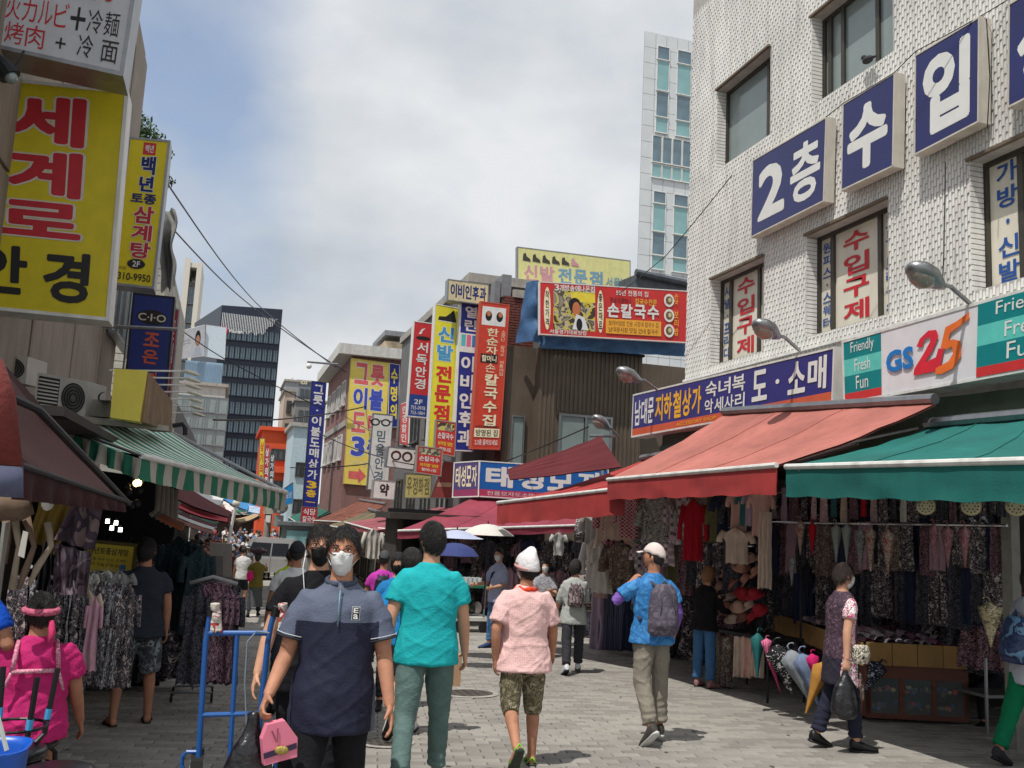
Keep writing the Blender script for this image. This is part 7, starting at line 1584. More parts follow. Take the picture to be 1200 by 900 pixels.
for k in range(22):
    px = 890+k*13; place(px, 664+rnd.uniform(-4,4), 7.2+rnd.uniform(0,.2), rnd.uniform(56,70), 'trousers', GM[['dk2','dk1','dk2','dk2','navy'][k % 5]], 'black trousers in the lowest dark row behind the display table', 'black trousers in the lowest row behind the display table', rnd.uniform(-.7,.3), 1.1)
UM = [prt('cream_red_dot_umbrella',(176,168,154),[(150,60,60),(186,180,168)],20), cloth((150,156,150)), prt('rose_umbrella',(170,120,124),[(140,84,96),(186,150,150)],18), cloth((176,30,44)), cloth((28,28,34)), prt('grey_umbrella_print',(140,140,144),[(96,96,100),(170,168,166)],20)]
for k, (px, py, h_, mi, lab) in enumerate(((938,610,40,0,'cream umbrella with red dots, leftmost on the second rail'), (952,612,40,3,'plain red folded umbrella on the second rail'), (980,614,44,1,'pale grey folded umbrella right of the red one'), (992,614,46,1,'slim pale grey umbrella second after the red one'), (1008,618,50,5,'grey printed umbrella left of the dotted pair'), (1020,618,52,0,'dotted cream umbrella with its tip over the woman in the floral tunic'), (1040,620,52,0,'broad cream umbrella hanging above the handwritten card'), (1094,614,46,2,'rose umbrella with a thin handle, left of the rose pair'), (1110,616,48,2,'rose umbrella in the middle above the right half of the table'), (1130,616,50,2,'wide rose printed umbrella, rightmost on the second rail'), (928,652,34,5,'grey umbrella on the lower hook left of the floral tunic woman'))):
    place(px, py, 6.55, h_, 'umbrella', UM[mi], lab, drz=.2, wide=1.25)
place(946, 660, 6.7, 50, 'umbrella', UM[4], 'dark folded umbrella under the grey one beside the floral tunic woman', wide=1.3)
place(1160, 706, 6.2, 50, 'umbrella', prt('cream_band_umbrella',(176,164,130),[(110,100,80),(190,180,150)],12), 'big cream banded umbrella standing open tipped right of the table', drz=.1, wide=2.3)
# round tins hanging under the teal awning
TIN = mat('perforated_tin', (176,170,140), .4, metal=.5, var=.1)
for k, px in enumerate((1085, 1138, 1191)):
    P = onX(px, 593, 5.7); t_ = thing('round_lamp', P, ['left','middle','right'][k]+' of three round perforated tin lamps under the teal awning', 'lamp', 'round tin lamps under the teal awning'); n_ = (CAM-P).normalized(); sx = n_.cross(V((0,0,1))).normalized(); sy = sx.cross(n_)
    MB().loft([(P-n_*.02, sx*.072, sy*.072), (P+n_*.0, sx*.078, sy*.078), (P+n_*.015, sx*.070, sy*.070), (P+n_*.02, sx*.05, sy*.05)]).build('disc', TIN, t_)
    m = MB()
    for r_, c_ in ((.028,6),(.052,12)):
        for q in range(c_): a = 2*math.pi*q/c_; m.tube([P+n_*.018+sx*r_*math.cos(a)+sy*r_*math.sin(a), P+n_*.022+sx*r_*math.cos(a)+sy*r_*math.sin(a)], .007, 6)
    m.build('hole', mat('tin_hole', (60,54,40), .6), t_)['kind'] = 'stuff'
    MB().tube([P+V((0,0,.07)), P+V((0,0,.2))], .004, 4).build('cord', BLACK, t_)
for k, (px, py) in enumerate(((838,575),(793,597),(847,597))):
    P = onX(px, py, 6.6); t_ = thing('strip_lamp', P, ['top','left','right'][k]+' one of three small lit white lamps among the shirts', 'lamp', 'lit lamps among the shirts'); MB().tube([P+V((0,0,.05)), P+V((0,0,-.04))], .028, 8).build('bulb', mat('lit_shop_lamp', (255,250,240), .4, emit=6, var=0), t_); MB().tube([P+V((0,0,.05)), P+V((0,0,.1))], .015, 6).build('socket', BLACK, t_)
# --- display table
A0, B0, C0 = onG(1016,848), onG(1136,852), onG(893,796)
A0.z = zg(A0.y)+.01; B0.z = zg(B0.y)+.01
ex = (B0-A0).normalized(); ey = (C0-A0); L2 = ey.length; ey.normalize()
tb = thing('display_table', A0, 'long display table skirted with brown card boxes over a wooden cabinet', 'table')
WOOD = mat('reddish_wood', (96,52,38), .5, var=.2, scale=4, stretch=(1,1,6), spec=.4); CARD = mat('brown_cardboard', (150,116,70), .85, var=.12, scale=4, dirt=.2)
def tp(a, b, z): p = A0+ex*a+ey*b; return V((p.x, p.y, zg(A0.y)+.01+z))
Lx = (B0-A0).length
def pbox(a0, a1, b0, b1, z0, z1): return [[tp(a0,b0,z0),tp(a1,b0,z0),tp(a1,b0,z1),tp(a0,b0,z1)], [tp(a0,b1,z0),tp(a1,b1,z0),tp(a1,b1,z1),tp(a0,b1,z1)]]
for (z0, z1) in ((.05,.10),(.46,.60)): MB().hexa(*pbox(0,Lx,0,.7,z0,z1)).build('cabinet_rail', WOOD, tb)
for a_ in (0, Lx*.32, Lx*.64, Lx-.05): MB().hexa(*pbox(a_,a_+.05,0,.04,.10,.46)).build('cabinet_post', WOOD, tb)
MB().hexa(*pbox(.0,.04,.0,.7,.10,.46)).build('side_panel', WOOD, tb); MB().hexa(*pbox(Lx-.04,Lx,.0,.7,.10,.46)).build('side_panel', WOOD, tb); MB().hexa(*pbox(.04,Lx-.04,.6,.62,.10,.46)).build('back_panel', BLACK, tb)
MB().hexa(*pbox(-.03,Lx+.02,-.02,L2,.62,.66)).build('table_top', WOOD, tb)
for k in range(4): MB().hexa(*pbox(-.02+Lx*k/4+.004,-.02+Lx*(k+1)/4-.004,-.05,-.022,.60,.83)).build('card_box', CARD, tb)
for k in range(8): MB().hexa(*pbox(-.06,-.032,.0+(L2)*k/8+.004,(L2)*(k+1)/8-.006,.58,.82)).build('card_box', CARD, tb)
for k in range(5): MB().hexa(*pbox(.05,.09,.3+k*.5,.34+k*.5,.0,.62)).build('leg', DARKM, tb)
# sandals/toys behind the glass of the cabinet
m = MB(); rr = random.Random(2)
for k in range(60):
    c = tp(rr.uniform(.08,Lx-.08), rr.uniform(.04,.2), rr.choice((.14,.30))+rr.uniform(0,.05)); m.mat(cm(rr.choice(((206,70,70),(90,70,70),(220,140,130),(70,90,140),(120,110,80),(60,60,70),(200,180,120))))).ball(c, (rr.uniform(.02,.045),.03,rr.uniform(.015,.03)), 4)
m.build('cabinet_goods', None, tb)['kind'] = 'stuff'
SKG = mat('cabinet_glass', (150,160,160), .05, var=0); SKG.node_tree.nodes['Principled BSDF'].inputs['Alpha'].default_value = .14
for k, (a0, a1) in enumerate(((.05,Lx*.32),(Lx*.32+.05,Lx*.64),(Lx*.64+.05,Lx-.05))): MB().hexa(*pbox(a0,a1,.01,.014,.10,.46)).build('pane', SKG, tb)
# folded goods in rows on the table
FG = [mat('folded_pack_%d' % k, c, .7, kind='print', c2=[c2, c3], scale=24) for k, (c, c2, c3) in enumerate((((156,126,140),(200,166,178),(104,80,94)), ((190,166,176),(120,96,112),(226,206,208)), ((90,84,96),(150,140,148),(54,50,60)), ((214,206,206),(146,140,150),(236,230,228)), ((140,90,114),(190,140,160),(90,58,78))))]
pk = MB(); 
def fy_(u, v, w_, l_, h_, s_): return V(((u-.5)*w_, (v-.5)*l_, h_*(1-(2*u-1)**4)*(.9+.15*noise.noise(V((u*3,v*3,s_))))))
pks = []
for s_ in range(3):
    m = MB(); m.grid(lambda u, v: fy_(u, v, .11, .20, .045, s_), 6, 6, uv=False); m.grid(lambda u, v: V(((.5-u)*.11, (v-.5)*.20, 0)), 2, 2, uv=False); pks.append(m.mesh('pack', FG[0], True))
cnt = 0
for j in range(13):
    for i in range(9):
        b_ = .03+j*.22; a_ = .04+i*.125
        if b_ > L2-.1 or a_ > 1.12 or (j > 3 and i > 7): continue
        o = link('folded_pack', pks[(i+j) % 3]); o.location = tp(a_+rr.uniform(-.01,.01), b_+.1, .66+.05*(1 if j > 0 else .4)+.13+rr.uniform(0,.03)); o.rotation_euler = (rr.uniform(-.1,.25), rr.uniform(-.15,.15), math.atan2(ey.y,ey.x)-math.pi/2+rr.uniform(-.2,.2)); remat(o, FG[rr.randrange(5)])
        tag(o, 'small folded patterned pack lying on the display table', 'package', 'folded packs on the display table'); cnt += 1
m = MB(); m.hexa(*pbox(0,1.15,0,L2-.05,.66,.80)); tag(m.build('stock_box', mat('dark_stock_box', (60,50,48), .9)), 'dark box layer raising the folded packs on the display table', 'box')
# handwritten card on a stick
q = [onX(1037,722,5.9), onX(1061,722,5.9), onX(1060,699,5.9), onX(1036,699,5.9)]; P0 = onG(1048,840); q = [onP(x, y, V((P0.x+.3,P0.y+.45,0)), V((-.25,-.97,0))) for x, y in ((1038,722),(1060,721),(1060,699),(1036,699))]
F4 = Face(*q, (-.25,-.97,0)); sign('price_card', F4, .006, cm((176,160,158)), cm((150,140,136)), [('t','양말 만원',.12,.2,.88,.8,BLK,.0)], 'handwritten pinkish price card standing on the display table', 'sign', frame=.002)
# umbrellas leaning under the long side of the table
lean = [(888,742,52,1.6,cm((26,98,100),.7),'teal folded umbrella leaning at the left end of the table',.0), (898,748,26,2.2,prt('pink_stripe_umbrella',(196,80,130),[(220,130,160)],30,'stripex'),'pink striped umbrella top beside the teal one',.1), (908,756,60,2.4,prt('black_white_dot_umbrella',(26,26,30),[(24,24,28),(30,30,34),(200,200,200)],26),'black dotted umbrella leaning against the table',.35),
        (925,762,62,2.0,cloth((146,152,160)),'pale grey umbrella leaning second from the dotted one',.4), (938,766,62,2.0,cloth((120,136,166)),'light blue grey umbrella leaning in the middle',.35), (951,766,36,1.9,cloth((206,40,110)),'hot pink umbrella behind the black shopping bag',.2), (966,776,64,1.8,cloth((172,124,60)),'mustard yellow umbrella behind the walking woman in floral tunic',-.35), (1032,776,40,2.4,prt('navy_star_umbrella',(30,34,54),[(28,32,50),(34,38,60),(190,194,206)],22),'navy umbrella with white stars in front of the cabinet',-.5), (903,772,40,1.0,cloth((180,70,110)),'thin pink umbrella leaning under the striped one',.3)]
for px, py, h_, w_, m_, lab, tl in lean:
    P = onX(px, py, 5.75) if px < 1000 else onP(px, py, A0-ex*.05-ey*.12, V((0,-1,0))); z = (P-CAM).dot(f_); s_ = h_/F*z/.80
    o = hang('umbrella', P, m_, lab, 'umbrellas leaning against the display table', 1.0, (s_*w_, s_*w_, s_)); o.rotation_euler = (0, -tl, -.3)
# frame post and metal stand at right
t_ = thing('metal_stand', onG(1160,862), 'thin steel display stand with a shelf right of the display table', 'stand')
for px in (1157, 1192): P = onG(px,862); MB().tube([P, V((P.x,P.y,P.z+.75))], .018, 6).build('leg', METAL, t_)
a = onG(1157,862)+V((0,0,.36)); b = onG(1215,862)+V((0,0,.36)); MB().hexa([a,b,b+V((0,.4,0)),a+V((0,.4,0))],[p+V((0,0,.03)) for p in (a,b,b+V((0,.4,0)),a+V((0,.4,0)))]).build('shelf', METAL, t_)
tag(MB().bb((7.1, onX(1181,700,7.1).y-.06, -.4), (7.2, onX(1181,700,7.1).y+.06, 2.3)).build('shop_post', PIL), 'dull steel post between the shops near the right edge', 'post')
MB4 = MB(); MB4.bb((8.3, 7.2, .2), (8.36, 8.6, 2.0)); tag(MB4.build('poster_board', cm((120,116,112))), 'grey poster board at the far right behind the grey shirted person', 'board')
# white paper sign under the red awning
sign('paper_sign', FX([(936,540),(1002,520),(1002,507),(936,527)], 6.6), .03, cm((206,202,210)), METAL, [('r',.35,.55,1,1,cm((196,70,110))), ('t','오피스텔 임대 상담',.06,.08,.8,.4,RDT,.0)], 'pale paper sign with a pink corner half hidden between the salmon and teal awnings', 'sign')
# ---- shop under the wide maroon awning
t_ = thing('maroon_shop', V((5.5,23,zg(23))), 'dark clothes shop under the wide maroon awning', 'shop')
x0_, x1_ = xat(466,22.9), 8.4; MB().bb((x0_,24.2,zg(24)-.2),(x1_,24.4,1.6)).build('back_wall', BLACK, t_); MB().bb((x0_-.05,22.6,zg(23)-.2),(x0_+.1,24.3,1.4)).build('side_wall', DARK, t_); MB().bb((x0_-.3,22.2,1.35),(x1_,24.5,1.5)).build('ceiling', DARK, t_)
tg = 'dark clothes hanging in the shop under the wide maroon awning'
for k in range(34):
    P = onY(505+(k % 17)*11.5, 630+(k//17)*34+rnd.uniform(-3,3), 22.6+rnd.uniform(0,.8)); hang('dress' if k % 2 else 'shirt', P, GM[['dk1','dk2','dk3','navy','mauve','dk1','dk2'][k % 7]], 'dark garment hanging deep in the shop under the wide maroon awning', tg, rnd.uniform(-.5,.5), (1.1,1.1,1.0))
P = onY(655, 624, 20.6); hang('tee', P, cloth((170,168,164)), 'pale grey T-shirt hung under the right end of the wide maroon awning', None, .1, (.75,1,.85))
# hangers / white sheet garment at 300..
P = onY(438, 620, 25); hang('shirt', P, cloth((190,184,176)), 'white shirt hanging from the left end of the dusty maroon awning', None, .1, (1.0,1,1.1))
# ---- lamps on the white building
def street_lamp(px, py, bx, by, lab, s_=1.0, X=7.6):
    P = onX(px, py, X); Q = onX(bx, by, 7.08); t_ = thing('street_lamp', Q, lab, 'street lamp', 'grey floodlights on arms over the shop signs'); d = (P-Q).normalized()
    MB().tube([Q, Q.lerp(P,.5)+V((0,0,.05)), P-d*.12*s_], .028*s_, 8).build('arm', METAL, t_)
    up = V((0,0,1)); sx = d.cross(up).normalized(); uu = sx.cross(d)
    MB().loft([(P-d*.24*s_, sx*.04*s_, uu*.04*s_), (P-d*.14*s_, sx*.09*s_, uu*.08*s_), (P+d*.04*s_, sx*.17*s_, uu*.13*s_), (P+d*.20*s_, sx*.17*s_, uu*.12*s_), (P+d*.32*s_, sx*.10*s_, uu*.07*s_), (P+d*.36*s_, sx*.03*s_, uu*.03*s_)]).build('lamp_shade', METAL, t_, smooth=True)
    q = P-uu*.06*s_; MB().loft([(q-d*.04*s_, sx*.08*s_, uu*.06*s_), (q+d*.08*s_, sx*.145*s_, uu*.12*s_), (q+d*.20*s_, sx*.13*s_, uu*.10*s_), (q+d*.29*s_, sx*.06*s_, uu*.04*s_)]).build('lens', mat('lamp_lens', (150,140,130), .15, var=.1, spec=.7), t_, smooth=True)
street_lamp(1090,326,1138,357,'grey floodlight on a bent arm above the GS25 sign',.84,6.5); street_lamp(902,388,937,411,'grey floodlight above the right half of the indigo shop banner',.84,6.5); street_lamp(740,441,772,458,'grey floodlight at the left end of the indigo shop banner',.88,6.5); street_lamp(707,497,725,512,'grey floodlight over the dark maroon awning',.8,6.7)
tag(MB().tube([onX(704,512,6.8), onX(706,560,6.8)], .03, 6).tube([onX(692,511,6.8), onX(720,511,6.8)], .03, 6).build('lamp_bracket', METAL), 'rusty steel bracket post under the floodlight by the dark maroon awning', 'bracket')
# bird on the wall
b_ = MB(); P = onX(1017,70,7.5); b_.ball(P, (.06,.09,.05), 6); b_.ball(P+V((0,.08,.07)), .035, 6); b_.tube([P+V((0,-.05,0)), P+V((0,-.18,-.03))], [.03,.008], 5); b_.tube([P+V((0,.11,.07)), P+V((0,.15,.065))], [.012,.003], 5)
tag(b_.build('pigeon', cm((60,60,64)), smooth=True), 'dark pigeon perched on the sill of the upper window', 'pigeon')
# ---- parasols
def parasol(px, py, Y, r, m_, lab, hub=.28, pole=1.2):
    P = onY(px, py, Y); t_ = thing('parasol', P+V((0,0,-pole)), lab, 'parasol', 'open parasols beside the shopping cart'); mb = MB(); n_ = 8; base = len(mb.v)
    rings = [(0,.0),(.25,.02),(.5,.08),(.75,.17),(1,hub)]
    for t, dz in rings:
        for j in range(n_*4): a = 2*math.pi*j/(n_*4); sc = 1-.035*abs(math.sin(a*n_/2))*t*1.5; mb.v.append(tuple(P+V((r*t*math.cos(a)*sc, r*t*math.sin(a)*sc, -dz*r*1.3))))
    for i in range(4):
        for j in range(n_*4): a0 = base+i*n_*4+j; a1 = base+i*n_*4+(j+1) % (n_*4); mb.face((a0, a0+n_*4, a1+n_*4, a1))
    mb.build('canopy', m_, t_, smooth=True)
    for j in range(n_): a = 2*math.pi*j/n_; MB().tube([P+V((0,0,-.03)), P+V((r*.5*math.cos(a), r*.5*math.sin(a), -.10*r-.02)), P+V((r*.97*math.cos(a), r*.97*math.sin(a), -hub*r*1.3-.01))], .005, 4).build('rib', METAL, t_)
    MB().tube([P+V((0,0,.05)), P+V((0,0,-pole))], .012, 6).build('pole', DARKM, t_)
parasol(572, 614, 16.2, .50, mat('off_white_parasol', (206,204,196), .8, var=.05), 'off white open parasol, highest of the three beside the cart', .30, 1.5)
parasol(536, 621, 14.5, .44, mat('pale_blue_parasol', (176,184,210), .8, var=.05), 'pale blue grey parasol just right of the turquoise shirt', .22, 1.0)
parasol(534, 636, 13.2, .36, mat('navy_parasol', (50,62,116), .8, var=.05), 'navy parasol below the pale blue one', .38, .9)
# ---- cart beside the man with the shoulder bag
P = onG(566,742); c_ = thing('goods_cart', P, 'low green edged cart carrying clear plastic cups and bags', 'cart'); z0_ = zg(P.y)
MB().bb((P.x-.75,P.y,z0_+.25),(P.x+.15,P.y+.7,z0_+.33)).build('deck', cm((206,204,196)), c_); MB().bb((P.x-.76,P.y-.02,z0_+.95),(P.x+.05,P.y+.7,z0_+1.0)).build('shelf', cm((30,110,84)), c_)
for dx in (-.74,.0): MB().tube([(P.x+dx,P.y+.02,z0_+.3),(P.x+dx,P.y+.02,z0_+1.0)], .02, 6).build('post', METAL, c_)
for dx in (-.6,.02):
    MB().tube([(P.x+dx,P.y-.03,z0_+.12),(P.x+dx,P.y+.04,z0_+.12)], .12, 16).build('wheel', RUBBER, c_)
m = MB()
for k in range(14): m.tube([(P.x-.7+(k % 7)*.1,P.y+.1+.2*(k//7),z0_+1.0),(P.x-.7+(k % 7)*.1,P.y+.1+.2*(k//7),z0_+1.16)], [.035,.045], 8)
m.build('plastic_cup', mat('milky_plastic', (206,210,212), .3), c_)['kind'] = 'stuff'
for k in range(5): g = MB(); q = V((P.x-.6+k*.13, P.y+.3, z0_+.5)); g.ball(q, (.10,.12,.14), 8); g.build('stock_bag', [BAGB, cm((190,190,186)), cm((120,140,80)), BAGB, cm((170,160,150))][k], c_, smooth=True)
# ---- silver van
SIL = mat('silver_grey_paint', (176,174,172), .35, metal=.35, var=.04, spec=.6, coat=.5)
Yv = 44.5; xa_, xb_ = xat(289,Yv), xat(392,Yv); z0_ = zg(Yv); Lv = xb_-xa_
v = thing('parked_van', V(((xa_+xb_)/2,Yv,z0_)), 'silver grey minivan parked side on beyond the crowd of shoppers', 'van')
side = [(0,.35),(0,1.0),(.04,1.55),(.10,1.86),(.20,1.92),(.58,1.90),(.70,1.72),(.80,1.28),(.93,1.12),(.99,.95),(1,.42)]
def vp(t, z, y): tuck = .12*max(0,(z-1.0))/.9; return V((xa_+t*Lv, Yv+y+(tuck if y < .9 else -tuck), z0_+z))
n_ = len(side); m = MB(); b0 = m.pts([vp(t,z,0) for t,z in side]+[vp(t,z,1.8) for t,z in side]); m.face(tuple(range(b0, b0+n_))[::-1]); m.face(tuple(range(b0+n_, b0+2*n_)))
for k in range(n_): k2 = (k+1) % n_; m.face((b0+k, b0+k2, b0+n_+k2, b0+n_+k))
m.build('body', SIL, v)
for nm, q in (('side_window',[(.05,1.12),(.30,1.12),(.31,1.70),(.10,1.72)]), ('side_window',[(.315,1.12),(.50,1.12),(.505,1.70),(.325,1.70)]), ('side_window',[(.53,1.12),(.72,1.14),(.655,1.60),(.53,1.68)])):
    pts = [vp(t,z,-.015) for t,z in q]; MB().prism(pts, (0,.03,0)).build(nm, mat('black_car_glass', (20,22,26), .08, var=0), v)
pts = [vp(.715,1.70,.12), vp(.815,1.25,.05), vp(.815,1.25,1.75), vp(.715,1.70,1.68)]; MB().prism(pts, V((.03,0,.03))).build('windscreen', DGLASS, v)
for t in (.17,.83):
    c = vp(t,.33,-.02); MB().tube([c, c+V((0,.2,0))], .33, 20).build('tyre', RUBBER, v); MB().tube([c+V((0,-.01,0)), c+V((0,.02,0))], .20, 12).build('rim', METAL, v)
for t in (.31,.515,.735): MB().bb(vp(t,.42,-.006), vp(t+.003,1.1,-.002)).build('door_seam', BLACK, v)
for t in (.47,.56): MB().bb(vp(t,.98,-.03), vp(t+.03,1.01,-.0)).build('door_handle', SIL, v)
MB().bb(vp(.965,.72,-.02), vp(1.0,.88,.25)).build('headlight', GLASS, v); MB().bb(vp(.99,.32,-.02), vp(1.02,.55,1.8)).build('bumper', SIL, v); MB().bb(vp(-.01,.75,-.01), vp(.015,1.15,.12)).build('tail_light', cm((150,30,30)), v); MB().bb(vp(.72,1.10,-.22), vp(.745,1.24,-.04)).build('wing_mirror', BLACK, v)
# ---- closing off the far end: dark arcade behind the crowd
t_ = thing('market_arcade', V((2,82,-2)), 'dark market arcade front closing the far end of the street', 'building'); MB().bb((xat(225,84),84,-2.1),(xat(345,84),86,2.2)).build('wall', DARK, t_)
for k in range(7): a = xat(228+k*16,83); awning(V((a,84,1.6)), V((a+2.2,84,1.6)), V((a+2.2,82.3,.75)), V((a,82.3,.75)), (OLV,BRN,WBC,GRNC,SKB,DMAR,WBC)[k], ['first','second','third','fourth','fifth','sixth','seventh'][k]+' small awning from the left at the far end of the street', .2, arms=False, bar=False, nu=4, nv=3)
# ================================================================ LEFT FOREGROUND
TB = mat('bright_blue_paint', (30,88,158), .4, var=.08, dirt=.15, spec=.5)
# blue hand truck: uprights leaning back, cross bars, toe plate, wheels
def pz(px, py, Z): return onZ(px, py, Z)
ht = thing('hand_truck', at_depth(265, 4.9), 'blue tubular hand truck standing at the left with work gloves on its handles', 'hand truck')
nH = V((-.25,-1,0)).normalized(); PH = at_depth(265, 4.75)
def hp(px, py, o=0): return onP(px, py, PH+nH*-o, nH)
MB().tube([hp(247,716), hp(243,742), hp(241,752), hp(232,898), hp(231,915)], .0145, 10).build('upright', TB, ht)
MB().tube([hp(322,716), hp(317,735), hp(314,752), hp(302,868), hp(300,915)], .0145, 10).build('upright', TB, ht)
MB().tube([hp(241,742), hp(314,742)], .0135, 10).build('cross_bar', TB, ht); MB().tube([hp(236,838), hp(306,836)], .012, 8).build('cross_bar', TB, ht); MB().tube([hp(278,744), hp(268,912)], .012, 8).build('centre_bar', TB, ht)
for a, b in (((248,722),(244,740)), ((323,718),(328,714))): pass
MB().tube([hp(247,722), hp(249,711)], .022, 10).build('handle_grip', BLACK, ht); MB().tube([hp(322,722), hp(325,711)], .022, 10).build('handle_grip', BLACK, ht)
for px, s_ in ((222,-1), (318,1)):
    c = hp(px+8*s_*-1, 902, .06); MB().tube([c+V((-.03,0,0)), c+V((.03,0,0))], .11, 18).build('wheel', RUBBER, ht); MB().tube([c+V((-.034,0,0)), c+V((.034,0,0))], .05, 12).build('hub', METAL, ht)
MB().tube([hp(216,906), hp(213,896), hp(214,886), hp(219,881), hp(234,881)], .010, 8).build('wheel_guard', TB, ht); MB().tube([hp(306,880), hp(318,882), hp(323,890), hp(322,906)], .010, 8).build('wheel_guard', TB, ht)
MB().tube([hp(299,742,-.02), hp(290,752,-.03), hp(287,800,-.03), hp(289,850,-.03)], .005, 6).tube([hp(300,740,-.03), hp(316,742,-.03)], .005, 6).build('cord', cm((120,130,140)), ht)
GLV = mat('white_work_glove', (196,188,176), .9, kind='print', c2=[(206,200,190),(176,70,70),(210,206,200)], scale=9, bump=.5)
for k, (px, py) in enumerate(((254,722),(333,722))):
    g = MB(); c = hp(px, py, -.02); g.ball(c, (.025,.02,.04), 8)
    for q in range(4): g.tube([c+V((-.018+.012*q,0,-.02)), c+V((-.02+.016*q,-.005,-.075-.008*(q % 2)))], [.010,.008], 6)
    g.tube([c+V((-.01,0,.03)), c+V((-.012,0,.065))], [.022,.026], 8)
    tag(link('work_glove', remesh(g, .006, 1, 'glove', None, GLV)), ['white and red work glove on the left handle of the blue hand truck', 'dirty white work glove on the right handle of the blue hand truck'][k], 'glove')
# stools
PADB = mat('black_vinyl', (24,24,28), .3, var=.05, spec=.6); BTP = mat('light_blue_tape', (70,160,214), .5)
def stool(base, lab, h=.46, inv=False, rz=0):
    t_ = thing('stool', base, lab, 'stool', 'black round stools at the lower left'); z = lambda q: base.z+(h-q if inv else q)
    s_ = -1 if inv else 1
    c = V((base.x, base.y, 0)); 
    MB().loft([(c+V((0,0,z(h-.055))), V((.155,0,0)), V((0,.155,0))), (c+V((0,0,z(h-.045))), V((.17,0,0)), V((0,.17,0))), (c+V((0,0,z(h-.01))), V((.168,0,0)), V((0,.168,0))), (c+V((0,0,z(h))), V((.14,0,0)), V((0,.14,0)))] if not inv else [(c+V((0,0,z(h))), V((.14,0,0)), V((0,.14,0))), (c+V((0,0,z(h-.01))), V((.168,0,0)), V((0,.168,0))), (c+V((0,0,z(h-.045))), V((.17,0,0)), V((0,.17,0))), (c+V((0,0,z(h-.055))), V((.155,0,0)), V((0,.155,0)))]).build('seat', PADB, t_, smooth=True)
    for k in range(4):
        a = rz+k*math.pi/2+.4; d = V((math.cos(a), math.sin(a), 0)); MB().tube([c+d*.12+V((0,0,z(h-.06))), c+d*.16+V((0,0,z(h-.10))), c+d*.19+V((0,0,z(0)))], .014, 8).build('leg', BLACK, t_); q0, q1 = c+d*.166+V((0,0,z(h-.17))), c+d*.169+V((0,0,z(h-.22))); MB().tube([q0, q1], .0165, 8).build('leg_tape', BTP, t_)
    MB().tube([c+V((.155*math.cos(k*math.pi/10), .155*math.sin(k*math.pi/10), z(h-.16))) for k in range(21)], .008, 6, cap=False).build('ring', BLACK, t_)
stool(at_depth(101, 4.55), 'black round stool with light blue tape on its legs, beside the blue tub', .50)
P = at_depth(46, 4.75); stool(V((P.x,P.y,P.z)), 'black round stool the right way up under the upturned one', .48, rz=.3)
P2 = V((P.x,P.y,P.z+.485)); stool(P2, 'upturned black stool, legs in the air behind the woman in magenta', .42, True, .2)
P = ps; stool(V((P.x+.0,P.y+.02,P.z)), 'black stool the woman in magenta sits on', .46)
# blue tub
TUB = mat('blue_plastic', (22,88,190), .35, var=.06, spec=.5); c = onZ(18, 880, .42); b = at_depth(4, 3.9); t_ = thing('plastic_tub', V((b.x,b.y,b.z)), 'bright blue plastic tub in the lower left corner', 'tub')
zt_ = onP(40, 878, b+V((0,-.2,0)), V((0,-1,0))).z
n_ = 24; m = MB(); zt_ -= .03; rows_ = [(.16,0),(.17,.02),(.20,zt_-b.z-.02),(.215,zt_-b.z),(.20,zt_-b.z),(.19,zt_-b.z-.03),(.15,.03)]; base = len(m.v)
for r_, dz in rows_:
    for j in range(n_): a = 2*math.pi*j/n_; m.v.append((b.x+r_*1.0*math.copysign(abs(math.cos(a))**.6, math.cos(a)), b.y+r_*.8*math.copysign(abs(math.sin(a))**.6, math.sin(a)), b.z+dz))
for i in range(len(rows_)-1):
    for j in range(n_): a0 = base+i*n_+j; a1 = base+i*n_+(j+1) % n_; m.face((a0, a1, a1+n_, a0+n_))
m.face(tuple(base+(len(rows_)-1)*n_+j for j in range(n_))); m.build('tub_body', TUB, t_, smooth=True)
tag(MB().tube([onP(8,880,b,V((0,-1,0))), onP(-3,838,b+V((0,.05,0)),V((0,-1,0)))], .010, 6).build('tub_stick', cm((170,176,170))), 'grey stick leaning out of the blue tub', 'stick')
# ---- clothes racks in the left stall
def plc(px, py, Y, hpx, kind, m_, label, group=None, rz=0, wide=1.0):
    P = onY(px, py, Y); z = (P-CAM).dot(f_); h0 = {'shirt':.70,'tee':.62,'dress':1.02,'trousers':.92,'skirt':.66,'scarf':.80}[kind]; s_ = hpx/F*z/h0
    return hang(kind, P, m_, label, group, rz, (s_*wide, s_*wide, s_))
rail(onY(36,664,6.2), onY(106,700,7.6), 'chrome rail of patterned trousers behind the seated woman', .012)
gg = 'white and black scroll trousers on the chrome rail behind the seated woman'
for k in range(13):
    t = k/12; plc(24+76*t, 676+26*t, 6.1+1.5*t, 120-18*t, 'trousers', GM['wht'] if k % 3 else GM['dk1'], 'patterned white and black trousers hanging behind the seated woman', gg, rnd.uniform(-.9,-.2), .8)
plc(112, 700, 7.4, 84, 'dress', cloth((206,160,176)), 'pale pink long skirt hanging beside the seated woman', None, .1, .5)
plc(103, 690, 7.5, 60, 'tee', GM['beige'], 'beige top hanging above the pale pink skirt', None, .1, .6)
g2_ = 'black and white printed dresses left of the man in the slate T-shirt'
for k in range(5): plc(120+k*8, 680+k, 8.2, 118, 'dress', GM['wht'] if k % 2 else GM['dk1'], 'black and white printed dress hanging left of the slate T-shirt man', g2_, rnd.uniform(-.6,.6), .55)
for k in range(4): plc(98+k*14, 668, 8.9, 40, 'tee', cloth((150,150,150)) if k % 2 else GM['white'], 'pale folded top on hangers below the yellow menu poster', 'pale tops below the yellow menu poster', rnd.uniform(-.4,.4), 1.0)
DKG = prt('bottle_green_sequin', (36,54,62), [(22,34,40),(60,84,92)], 60)
